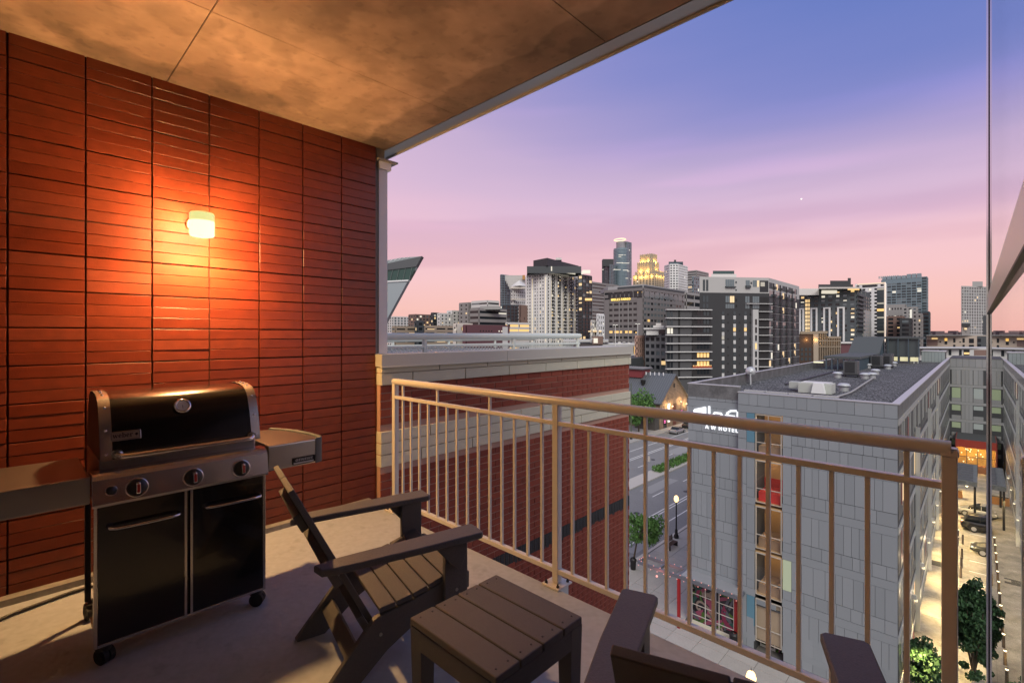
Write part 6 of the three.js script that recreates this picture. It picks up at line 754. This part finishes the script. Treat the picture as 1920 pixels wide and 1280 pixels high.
{ const d = 200, H = y => hgt(y, d), o = { pts: [plan(1210, 203), plan(1249, 198)], d, top: 629, wall: std(0.16, 0.165, 0.175, 0.75), bay: 2.1, fl: 2.85, wf: 0.66, hf: 0.55, lit: 0.03, parts: true, pale: 0.2 }, g = tower('grey_apartment_block', 'small grey apartment block with a white top storey beside the black block', o); const p = [plan(1209, 203), plan(1250, 197.6)], F = face(...p); slabOn(g, 'white_storey', C.white, 1212, 1250, 628, 617, 199, 10); slabOn(g, 'flat_roof', C.white, 1207, 1251, 617, 614.8, 198, 12); for (const [a, b] of [[0.12, 0.3], [0.4, 0.52], [0.68, 0.95]]) piece('top_window', M.glassDark, g, F, F.L * a, F.L * b, H(626), H(619), 0.6, 1.0); slabOn(g, 'roof_plant', C.pale, 1225, 1246, 614, 610, 206); slabOn(g, 'roof_plant', C.pale, 1230, 1240, 610, 605.5, 208, 5); piece('lit_shop', M.litWarm, g, F, F.L * 0.8, F.L * 0.99, H(683), H(676), 0.5, 0.9); }
// ---- black apartment block with white edged balcony floors
{ const A = [1312, 186], B = [1442, 190], Cc = [1499, 224], d = 188, H = y => hgt(y, d), dk = std(0.036, 0.037, 0.041, 0.7), wh = grey(0.42, 0.01), g = thing('black_apartment_block', 'large black apartment block with pale top storeys and thin white floor lines', 'building', ...(() => { const [u, v] = plan(1400, d); return [u, GROUND, v]; })());
  const pa = plan(...A), pb = plan(...B), pc = plan(...Cc), FL = face(pa, pb), FR = face(pb, pc), sx = x => (x - 1312) / 130 * FL.L, back = [26, 26], poly = [pa, pb, pc, [pc[0] * 1.2, pc[1] * 1.2], [pa[0] * 1.2, pa[1] * 1.2]];
  new MB().prism(poly, GROUND, H(549)).build('wall', dk, g); new MB().prism(poly, H(549), H(521)).build('top_storeys', wh, g); new MB().prism(poly.map(([u, v]) => [u * 1.0005, v * 1.0005]), H(521), H(520) + 0.1).build('roof', wh, g); slabOn(g, 'roof_pavilion', C.pale, 1334, 1381, 520, 513.5, 196, 14); slabOn(g, 'pavilion_roof', std(0.04, 0.075, 0.075, 0.5), 1337, 1377, 513.4, 507.5, 199, 12);
  const win = (F, s0, s1, y0, y1, mat = M.glassPale, n = 0.08) => piece('window', mat, g, F, s0, s1, H(y0), H(y1), 0.002, n);
  // left face: crown and upper windows
  win(FL, sx(1318), sx(1322), 546, 525, M.glassMid); win(FL, sx(1324), sx(1328), 546, 525, M.glassMid); for (let k = 0; k < 4; k++) win(FL, sx(1360 + k * 4.2), sx(1363.6 + k * 4.2), 538, 524); piece('balcony', C.slate, g, FL, sx(1359), sx(1378), H(539), H(537), 0.02, 0.8); win(FL, sx(1378.5), sx(1381), 531, 527, M.glassMid); win(FL, sx(1378.5), sx(1381), 545, 542, M.glassMid);
  for (let k = 0; k < 2; k++) win(FL, sx(1398 + k * 4), sx(1401.5 + k * 4), 537, 525); piece('balcony', C.slate, g, FL, sx(1397), sx(1406), H(539.5), H(535), 0.02, 0.8); win(FL, sx(1407), sx(1410), 532, 528, M.glassMid); for (let k = 0; k < 3; k++) win(FL, sx(1411.5 + k * 4), sx(1415 + k * 4), 537, 525, k === 2 ? M.litWarm : M.glassPale);
  for (const [y0, y1, lit] of [[567, 555, 1], [578, 570, 0]]) { win(FL, sx(1318), sx(1322), y0, y1, M.glassMid); win(FL, sx(1324), sx(1328), y0, y1, M.glassMid); for (let k = 0; k < 4; k++) win(FL, sx(1360 + k * 4.2), sx(1363.6 + k * 4.2), y0, y1, lit && k > 1 ? M.litWarm : M.glassPale); for (let k = 0; k < 2; k++) win(FL, sx(1397 + k * 4.2), sx(1400.6 + k * 4.2), y0, y1); for (let k = 0; k < 3; k++) win(FL, sx(1411 + k * 4.3), sx(1414.8 + k * 4.3), y0, y1); win(FL, sx(1379), sx(1381.5), y0 - 2, y0 - 7, M.rubber); }
  for (const x of [1353, 1374.5, 1395]) for (let f = 0; f < 9; f++) { const y = 583 + f * 15.35; win(FL, sx(x), sx(x + 4.6), y + 7, y + 0.6, (f === 2 && x > 1360) ? M.litGold : f === 3 && x < 1360 ? M.litDim : M.glassMid); piece('white_panel', grey(0.5), g, FL, sx(x), sx(x + 4.6), H(y + 15.6), H(y + 8.6), 0.01, 0.12); win(FL, sx(x + 10.5), sx(x + 13), y + 7.5, y + 5, M.rubber, 0.05); }
  // pale vertical fin with small windows, and dark loggias by the corner
  piece('pale_fin', grey(0.45), g, FL, sx(1409), sx(1419.5), GROUND, H(580), 0.01, 0.9); for (let f = 0; f < 9; f++) piece('fin_window', f === 3 ? M.litGold : M.glassDark, g, FL, sx(1413), sx(1416.4), H(612 + f * 15.1 - 3), H(612 + f * 15.1 - 14), 0.902, 0.95);
  piece('loggia_recess', std(0.015, 0.015, 0.016, 0.5), g, FL, sx(1424), sx(1441.6), GROUND, H(556), 0.01, 0.03); piece('loggia', M.glassDark, g, FL, sx(1424.5), sx(1441), H(547), H(525), 0.01, 0.06); piece('lit_room', M.litDim, g, FL, sx(1426), sx(1434), H(536), H(528), 0.062, 0.1);
  for (let f = 0; f < 10; f++) piece('floor_edge', grey(0.55), g, FL, sx(f ? 1420 : 1397), FL.L + 0.9, H(569.6 + f * 14.85), H(568.4 + f * 14.85), 0.03, 1.1);
  // right face: columns of windows and dark balcony slots
  const fy = k => 527 + k * 14.85; for (let k = 0; k < 12; k++) { const y0 = H(fy(k) + 12.2), y1 = H(fy(k) + 1), top = k < 2; for (let b = 0; b < 5; b++) { const s = FR.L * b / 5; piece('window', R() < 0.07 ? M.litWarm : R() < (top ? 0.5 : 0.35) ? M.glassPale : M.glassDull, g, FR, s + 0.4, s + 2.5, y0, y1, 0.01, 0.09); piece('window', R() < 0.05 ? M.litWhite : R() < (top ? 0.5 : 0.3) ? M.glassPale : M.glassDull, g, FR, s + 2.8, s + 4.6, y0, y1, 0.01, 0.09); if (b < 4) piece('balcony_slot', M.rubber, g, FR, s + 5.2, s + 7.4, y0, y1, 0.01, 0.05); if (b < 4) piece('balcony', std(0.04, 0.04, 0.045, 0.6), g, FR, s + 5.0, s + 7.6, y0, y0 + 1.0, 0.06, 0.9); } if (k > 2) piece('floor_edge', grey(0.3), g, FR, 0, FR.L, H(fy(k) + 0.6), H(fy(k) - 0.3), 0.02, 0.16); }
  // lower wing at its left
  const W = thing('black_low_wing', 'lower black wing with white edged floors and orange lit balconies left of the black block', 'building', ...(() => { const [u, v] = plan(1290, 186); return [u, GROUND, v]; })()), wa = plan(1248, 180), wb = plan(1333, 183), FW = face(wa, wb), wx = x => (x - 1248) / 85 * FW.L; new MB().prism([wa, wb, [wb[0] * 1.12, wb[1] * 1.12], [wa[0] * 1.12, wa[1] * 1.12]], GROUND, H(583)).build('wall', std(0.07, 0.071, 0.076, 0.7), W); piece('recess', std(0.02, 0.02, 0.021, 0.5), W, FW, wx(1297), FW.L, GROUND, H(584), 0.01, 0.03);
  for (let f = 0; f < 9; f++) { const y = 581.5 + f * 15.2; piece('floor_edge', grey(0.6), W, FW, 0, FW.L + 0.1, H(y + 1.6), H(y), -0.3, 0.9); const lit = f >= 5 && f <= 6; for (const [a, b2] of [[1251, 1256], [1257.5, 1261.5]]) piece('window', f === 2 ? M.litWhite : f < 2 ? M.glassMid : M.glassDark, W, FW, wx(a), wx(b2), H(y + 13.5), H(y + 3.5), 0.01, 0.08); piece('window', M.rubber, W, FW, wx(1271.5), wx(1275), H(y + 14.5), H(y + 2), 0.01, 0.06); for (let k = 0; k < 4; k++) piece('window', lit ? M.litGold : k > 1 && f < 3 ? M.glassMid : M.glassDark, W, FW, wx(1307 + k * 6), wx(1311.5 + k * 6), H(y + 12.5), H(y + 3), 0.032, 0.1); piece('balcony_rail', f === 6 ? std(0.3, 0.06, 0.02, 0.5) : std(0.03, 0.03, 0.032, 0.4), W, FW, wx(1297), FW.L, H(y + 15.2), H(y + 11), 0.6, 0.7); if (f === 6) for (let k = 0; k < 12; k++) mesh('string_lamp', new THREE.SphereGeometry(0.13, 6, 5).translate(...(s => [FW.u + FW.du * s + FW.nu * 0.8 - W.position.x, H(y + 10.6) - W.position.y, -(FW.v + FW.dv * s + FW.nv * 0.8) - W.position.z])(wx(1298 + k * 3))), glow(1, 0.6, 0.2, 2.5), W); }
}
// ---- slate block with white window frames and the white tower behind it
{ const d = 355, H = y => hgt(y, d), wall = std(0.085, 0.1, 0.11, 0.7), o = { xl: 1499, xc: 1606, xr: 1632, d, top: 541, wall, bay: 4.6, fl: 3.15, wf: 0.55, hf: 0.5, lit: (b, f) => b === 1 || b === 2 ? 0.0 : 0.26, pale: 0.45, faces: [{}, { wall, lit: 0.15, pale: 0.3, wf: 0.5 }] }, g = tower('slate_apartment_block', 'slate grey apartment block with white upright frames and many lit windows', o), [FL, FR] = o.F, sx = x => (() => { const u0 = o.F[0].u, v = u0 * Math.tan(phi(x)); return Math.abs(v - o.F[0].v); })();
  for (const [a, b] of [[1500, 1509], [1521, 1534], [1545, 1558.5], [1571, 1585]]) { const y0 = H(640), y1 = H(577), m = C.white; piece('frame_side', m, g, FL, sx(a), sx(a) + 1.1, y0, y1 + 1, 0.4, 1.4); piece('frame_side', m, g, FL, sx(b) - 1.1, sx(b), y0, y1 + 1, 0.4, 1.4); piece('frame_top', m, g, FL, sx(a) + 1.11, sx(b) - 1.11, y1, y1 + 1, 0.4, 1.35); piece('framed_glazing', M.glassMid, g, FL, sx(a) + 1.11, sx(b) - 1.11, y0, y1, 0.38, 0.5); for (let f = 0; f < 7; f++) piece('framed_spandrel', C.navy, g, FL, sx(a) + 1.12, sx(b) - 1.12, y1 - 3.2 * (f + 1), y1 - 3.2 * (f + 1) + 0.9, 0.5, 0.6); }
  for (let f = 0; f < 9; f++) for (const x of [1510.8, 1516.4]) piece('lit_window', LITS.warm, g, FL, sx(x), sx(x + (x < 1513 ? 4.6 : 2.8)), H(563.2 + f * 7.75), H(557.4 + f * 7.75), 0.36, 0.46);
  slabOn(g, 'pale_roof_storey', C.pale, 1498, 1536, 553, 541, 366, 10); slabOn(g, 'lit_terrace', M.litWhite, 1541, 1570, 550, 544, 362, 2); slabOn(g, 'terrace_roof', grey(0.5, 0.05), 1536, 1616, 541, 538, 352, 20); slabOn(g, 'dark_plant', C.dark, 1535, 1600, 539, 533, 372, 14); slabOn(g, 'dark_plant', C.dark, 1557, 1596, 533, 526, 374, 10); slabOn(g, 'plant_mast', C.dark, 1590, 1596, 526, 521, 376, 4); slabOn(g, 'lit_soffit', M.litGold, 1590, 1612, 543.5, 541.3, 351, 0.5);
  piece('pale_grid', grey(0.32), g, FR, FR.L * 0.45, FR.L, GROUND, H(578), 0.36, 0.9); for (let k = 0; k < 4; k++) for (let f = 0; f < 12; f++) piece('grid_window', M.glassPale, g, FR, FR.L * (0.48 + k * 0.13), FR.L * (0.48 + k * 0.13) + 1.6, H(640) + f * 3, H(640) + f * 3 + 1.8, 0.91, 0.95); for (let f = 0; f < 9; f++) piece('balcony', C.slate, g, FR, 1.5, FR.L * 0.42, H(620) + f * 3.2, H(620) + f * 3.2 + 1, 0.4, 1.8); }
{ const d = 420, H = y => hgt(y, d), o = { xl: 1604, xc: 1660.5, xr: 1663, d, top: 531, wall: C.white, bay: 4.2, fl: 3.05, wf: 0.52, hf: 0.55, lit: 0.07, pale: 0.02 }, g = tower('white_grid_tower', 'white gridded tower edged by a glowing vertical light line', o), F = o.F[0], u0 = F.u, sx = x => F.v - u0 * Math.tan(phi(x)), stripGlow = glow(1, 0.78, 0.6, 1.1);
  piece('dark_glazing', M.glassMid, g, F, sx(1645.5), sx(1658.5), GROUND, H(539), 0.36, 0.6); for (let f = 0; f < 14; f++) { const y = H(630) + f * 3.1; piece('floor_line', f === 7 ? M.litGold : f % 4 === 1 ? M.litDim : C.slate, g, F, sx(1645.5), sx(1658.5), y, y + (f === 7 ? 2.2 : f % 4 === 1 ? 1.4 : 0.7), 0.61, 0.7); }
  piece('light_line', stripGlow, g, F, sx(1660), F.L + 0.3, H(640), H(529), 0.36, 0.95); piece('light_line', glow(1, 0.7, 0.42, 0.9), g, F, 2, sx(1660), H(530.6), H(529.2), 0.36, 0.8); piece('roof_recess', M.glassDark, g, F, sx(1618), sx(1644), H(536.5), H(532), 0.36, 0.5); }
// ---- blue glass tower with a row of square crown blocks
{ const d = 690, H = y => hgt(y, d), o = { xl: 1645, xc: 1729, xr: 1731, d, top: 527, wall: std(0.22, 0.3, 0.34, 0.3, 0.2), glass: M.glassMid, bay: 6, fl: 3.9, wf: 0.88, hf: 0.72, lit: (b, f, nb) => b > nb * 0.35 ? 0.07 : 0.03, tone: 'white', pale: 0.25 }, g = tower('blue_glass_tower', 'wide blue glass tower topped by a row of square crown blocks', o), F = o.F[0]; for (let k = 0; k < 8; k++) piece('crown_block', std(0.26, 0.33, 0.37, 0.35, 0.2), g, F, F.L * (0.125 + k * 0.11), F.L * (0.125 + k * 0.11 + 0.095), H(520), H(514 - (k > 4 ? 2 : 0)), -10, 0.5); piece('crown_base', C.blue, g, F, F.L * 0.1, F.L, H(528), H(520), -14, 0.2); for (let k = 0; k < 10; k++) piece('crown_letter', grey(0.45), g, F, F.L * (0.01 + k * 0.048), F.L * (0.01 + k * 0.048 + 0.032), H(516), H(511), -13, -12.5); tower('x', 'x', { into: g, xl: 1727, xc: 1739, xr: 1741, d: 690, top: 519, wall: C.blue, glass: M.glassMid, bay: 6, fl: 4, wf: 0.85, hf: 0.7, lit: 0.08, tone: 'white' }); }
tower('grey_block', 'grey office block low in front of the wide blue glass tower', { xl: 1661, xc: 1698, xr: 1700, d: 600, top: 571, wall: C.mid, bay: 3, fl: 9, wf: 0.5, hf: 0.25, lit: 0.06, tone: 'white' });
{ const g = tower('grey_block', 'slim grey office block with a lit pillar before the blue glass tower', { xl: 1694, xc: 1720, xr: 1722, d: 560, top: 576, wall: C.mid, bay: 5, fl: 4, wf: 0.5, hf: 0.5, lit: 0.08 }); slabOn(g, 'lit_pillar', glow(0.9, 0.85, 0.7, 0.7), 1706.5, 1710.5, 596, 580, 552, 2); }
tower('brown_apartment_block', 'brown brick apartment block with dark balconies at the right of the light line', { xl: 1663, xc: 1695, xr: 1698, d: 380, top: 594, wall: C.brown, bay: 4.5, fl: 3.2, wf: 0.6, hf: 0.6, lit: 0.14 });
tower('dark_apartment_block', 'dark apartment block with a mural side wall beside the brown brick one', { xl: 1688, xc: 1709, xr: 1712, d: 360, top: 598, wall: C.dark, bay: 5, fl: 3.2, wf: 0.6, hf: 0.6, lit: 0.12 });
tower('stone_side_block', 'narrow pinkish grey block of small windows left of the dark glass block', { xl: 1712, xc: 1729, xr: 1731, d: 400, top: 589, wall: C.taupe, bay: 3.6, fl: 3.3, wf: 0.4, hf: 0.5, lit: 0.05 });
tower('dark_glass_block', 'dark glass block with a few bright windows below the blue tower', { xl: 1729, xc: 1743, xr: 1745, d: 420, top: 585, wall: C.navy, bay: 5, fl: 3.4, wf: 0.85, hf: 0.75, lit: 0.1, tone: 'white' });
// ---- brick podium with warm lit columns
{ const d = 245, H = y => hgt(y, d), pts = [plan(1499, 246), plan(1577, 244)], F = face(...pts), sx = x => (x - 1499) / 78 * F.L, tan = std(0.3, 0.24, 0.18, 0.8), g = thing('lit_podium_building', 'low tan building with warm lit columns and uplit dark wall', 'building', ...(() => { const [u, v] = plan(1538, d); return [u, GROUND, v]; })());
  const blk = (x0, x1, y, mat, n) => new MB().fb(F, sx(x0), sx(x1), GROUND, H(y), -12, n).build('wall', mat, g); blk(1499, 1525, 626, std(0.06, 0.035, 0.026, 0.8), 0); blk(1525, 1534, 622, std(0.36, 0.3, 0.24, 0.85), 0.5); blk(1534, 1552, 624, std(0.12, 0.08, 0.05, 0.8), -0.8); blk(1552, 1577, 633, std(0.12, 0.08, 0.05, 0.8), -0.8); piece('cornice', tan, g, F, sx(1500), sx(1534), H(626), H(621), 0.01, 0.6); piece('cornice', tan, g, F, sx(1534), sx(1552), H(625), H(620.5), -0.8, 0.3); piece('cornice', tan, g, F, sx(1552.1), sx(1577), H(634), H(630.5), -0.8, 0.3);
  for (let k = 0; k < 13; k++) { const x = 1535.2 + k * 3.3, top = x < 1551 ? 625.1 : 634.1; piece('column', tan, g, F, sx(x), sx(x + 1.1), GROUND, H(top), -0.3, 0.2); piece('lit_window', k % 4 === 3 ? M.litDim : M.litGold, g, F, sx(x + 1.2), sx(x + 2.9), H(top + 12), H(top + 1.5), -0.79, -0.7); piece('lit_window', k % 3 ? M.litDim : M.litWarm, g, F, sx(x + 1.2), sx(x + 2.9), H(top + 24), H(top + 14), -0.79, -0.7); piece('window', M.glassPale, g, F, sx(x + 1.2), sx(x + 2.9), H(top + 36), H(top + 26), -0.79, -0.7); }
  piece('floor_band', tan, g, F, sx(1534.3), sx(1577), H(639.5), H(637.8), -0.5, 0.25); piece('floor_band', tan, g, F, sx(1534.3), sx(1577), H(650.5), H(649), -0.5, 0.25); for (let k = 0; k < 3; k++) for (let f = 0; f < 3; f++) piece('window', M.glassMid, g, F, sx(1502 + k * 7.5), sx(1506.5 + k * 7.5), H(658 + f * 9), H(652 + f * 9), 0.01, 0.08);
  const lm = glow(1, 0.65, 0.25, 3); for (const [x, n, I] of [[1512, 0.7, 22], [1529, 1.2, 20]]) { const p = new THREE.PointLight(new THREE.Color(1, 0.55, 0.16), I, 0, 2), s = sx(x); p.position.set(F.u + F.du * s + F.nu * n, H(637), -(F.v + F.dv * s + F.nv * n)); p.castShadow = true; p.shadow.radius = 6; scene.add(p); mesh('wall_lamp', new THREE.SphereGeometry(0.15, 8, 6).translate(...p.position.clone().sub(g.position).toArray()), lm, g); } slabOn(g, 'plum_block', C.plum, 1577.2, 1600, 668, 644, 262, 8); slabOn(g, 'pale_roof', C.pale, 1577.2, 1600, 643.9, 641, 261, 8); }
// ---- grey slab tower and low buildings at the right
{ const d = 560, H = y => hgt(y, d), o = { xl: 1802, xc: 1804, xr: 1829.5, d, top: 537, wall: grey(0.38, 0.01), bay: 4, fl: 3.4, wf: 0.5, hf: 0.55, lit: (b, f) => f % 7 === 3 ? 0.2 : 0.05, pts: [plan(1803, 560), plan(1872, 575)] }, g = tower('grey_slab_tower', 'tall grey slab tower of small square windows at the right', o); slabOn(g, 'roof_box', grey(0.34), 1824, 1843.5, 537, 527.5, 566, 10); const F = o.F[0]; piece('dark_strip', C.slate, g, F, F.L * 0.58, F.L * 0.66, GROUND, H(591), 0.4, 0.6); tower('x', 'x', { into: g, pts: [plan(1803.5, 548), plan(1819, 552)], d: 550, top: 609, wall: C.taupe, bay: 20, fl: 20, wf: 0.1, hf: 0.1, lit: 0, depth: 6 }); slabOn(g, 'dark_cornice', C.dark, 1803, 1820, 611, 606, 546, 6); slabOn(g, 'lit_window', M.litWarm, 1809, 1814, 618, 614.5, 547, 0.5); }
{ const d = 200, H = y => hgt(y, d), pts = [plan(1738, 205), plan(1872, 196)], F = face(...pts), g = thing('beige_low_building', 'low beige building with scattered dark windows at the right of the roof', 'building', ...(() => { const [u, v] = plan(1800, 200); return [u, GROUND, v]; })()), sx = x => (x - 1738) / 134 * F.L, w = std(0.44, 0.37, 0.31, 0.85); new MB().prism([...pts, [pts[1][0] * 1.07, pts[1][1] * 1.07], [pts[0][0] * 1.07, pts[0][1] * 1.07]], GROUND, H(629)).build('wall', w, g); slabOn(g, 'parapet_cap', grey(0.3), 1738, 1872, 629, 628, 199, 14); piece('grey_panel', C.slate, g, F, sx(1834), sx(1851), GROUND, H(630), 0.01, 0.06); piece('billboard', C.brown, g, F, sx(1739.5), sx(1759), H(647.5), H(637), 0.01, 0.4); piece('lit_strip', M.litWarm, g, F, sx(1748), sx(1759), H(636), H(633.5), 0.01, 0.3);
  for (const [a, b, y0, y1, m] of [[1773, 1778, 639, 634, 'gold'], [1773, 1778, 645.5, 639.4], [1789.5, 1793.5, 642, 634], [1807, 1811, 642, 634], [1819, 1828, 643, 634.5], [1763, 1766, 642, 639.5], [1801, 1804, 642, 640], [1789.5, 1793.5, 652, 646], [1807, 1811, 652, 646], [1819, 1828, 652, 646], [1834.5, 1841, 641, 634.5], [1834.5, 1841, 651, 645]]) { const q = piece('window', m ? LITS.gold : M.glassDark, g, F, sx(a), sx(b), H(y0), H(y1), 0.06, 0.12); } }
{ const d = 165, H = y => hgt(y, d), pts = [plan(1722, 168), plan(1872, 163)], F = face(...pts), g = thing('white_low_building', 'long low white building just above the grey hotel roof at the right', 'building', ...(() => { const [u, v] = plan(1800, 165); return [u, GROUND, v]; })()), sx = x => (x - 1722) / 150 * F.L; new MB().prism([...pts, [pts[1][0] * 1.06, pts[1][1] * 1.06], [pts[0][0] * 1.06, pts[0][1] * 1.06]], GROUND, H(653)).build('wall', grey(0.5, 0.0), g); slabOn(g, 'parapet_cap', grey(0.5), 1720, 1874, 653, 651.8, 164, 12); for (const [a, b, m] of [[1727, 1732], [1762.5, 1767], [1780.5, 1785.5], [1800, 1805], [1808.5, 1819.5, 1], [1828, 1855, 2]]) piece('window', m === 2 ? C.brown : M.glassDark, g, F, sx(a), sx(b), H(666), H(655.5), 0.01, 0.08); piece('lit_window', M.litGold, g, F, sx(1809), sx(1819), H(664), H(660.5), 0.082, 0.12); }
// ---- wooded rise along the horizon and the little moon
{ const h = struct('distant_hills'), m = new MB(); for (let k = 0; k < 46; k++) { const x = 1690 + k * 9, d = 1500, t = 624.5 - 2.2 * N1(k * 0.05, 0.4, 16, 16, 4), a = plan(x, d), b = plan(x + 9.1, d); m.quad([a[0], GROUND, -a[1]], [b[0], GROUND, -b[1]], [b[0], hgt(t, d), -b[1]], [a[0], hgt(t, d), -a[1]]); } for (const [x0, x1, y] of [[1755, 1772, 620.5], [1794, 1798, 620], [1800, 1809, 622]]) { const a = plan(x0, 1490), b = plan(x1, 1490); m.prism([a, b, [b[0] + 20, b[1] + 20], [a[0] + 20, a[1] + 20]], GROUND, hgt(y, 1490)); } m.build('far_land', std(0.12, 0.09, 0.1, 0.95), h);
  const d = 4000, [u, v] = plan(1503, d), mo = tag(mesh(numbered('moon'), new THREE.SphereGeometry(6.5, 16, 12), glow(1, 0.95, 0.85, 1.1), scene), 'tiny bright moon high over the slate block in the pink sky', 'moon'); mo.position.set(u, hgt(373, d), -v); }

renderer.render(scene, camera);
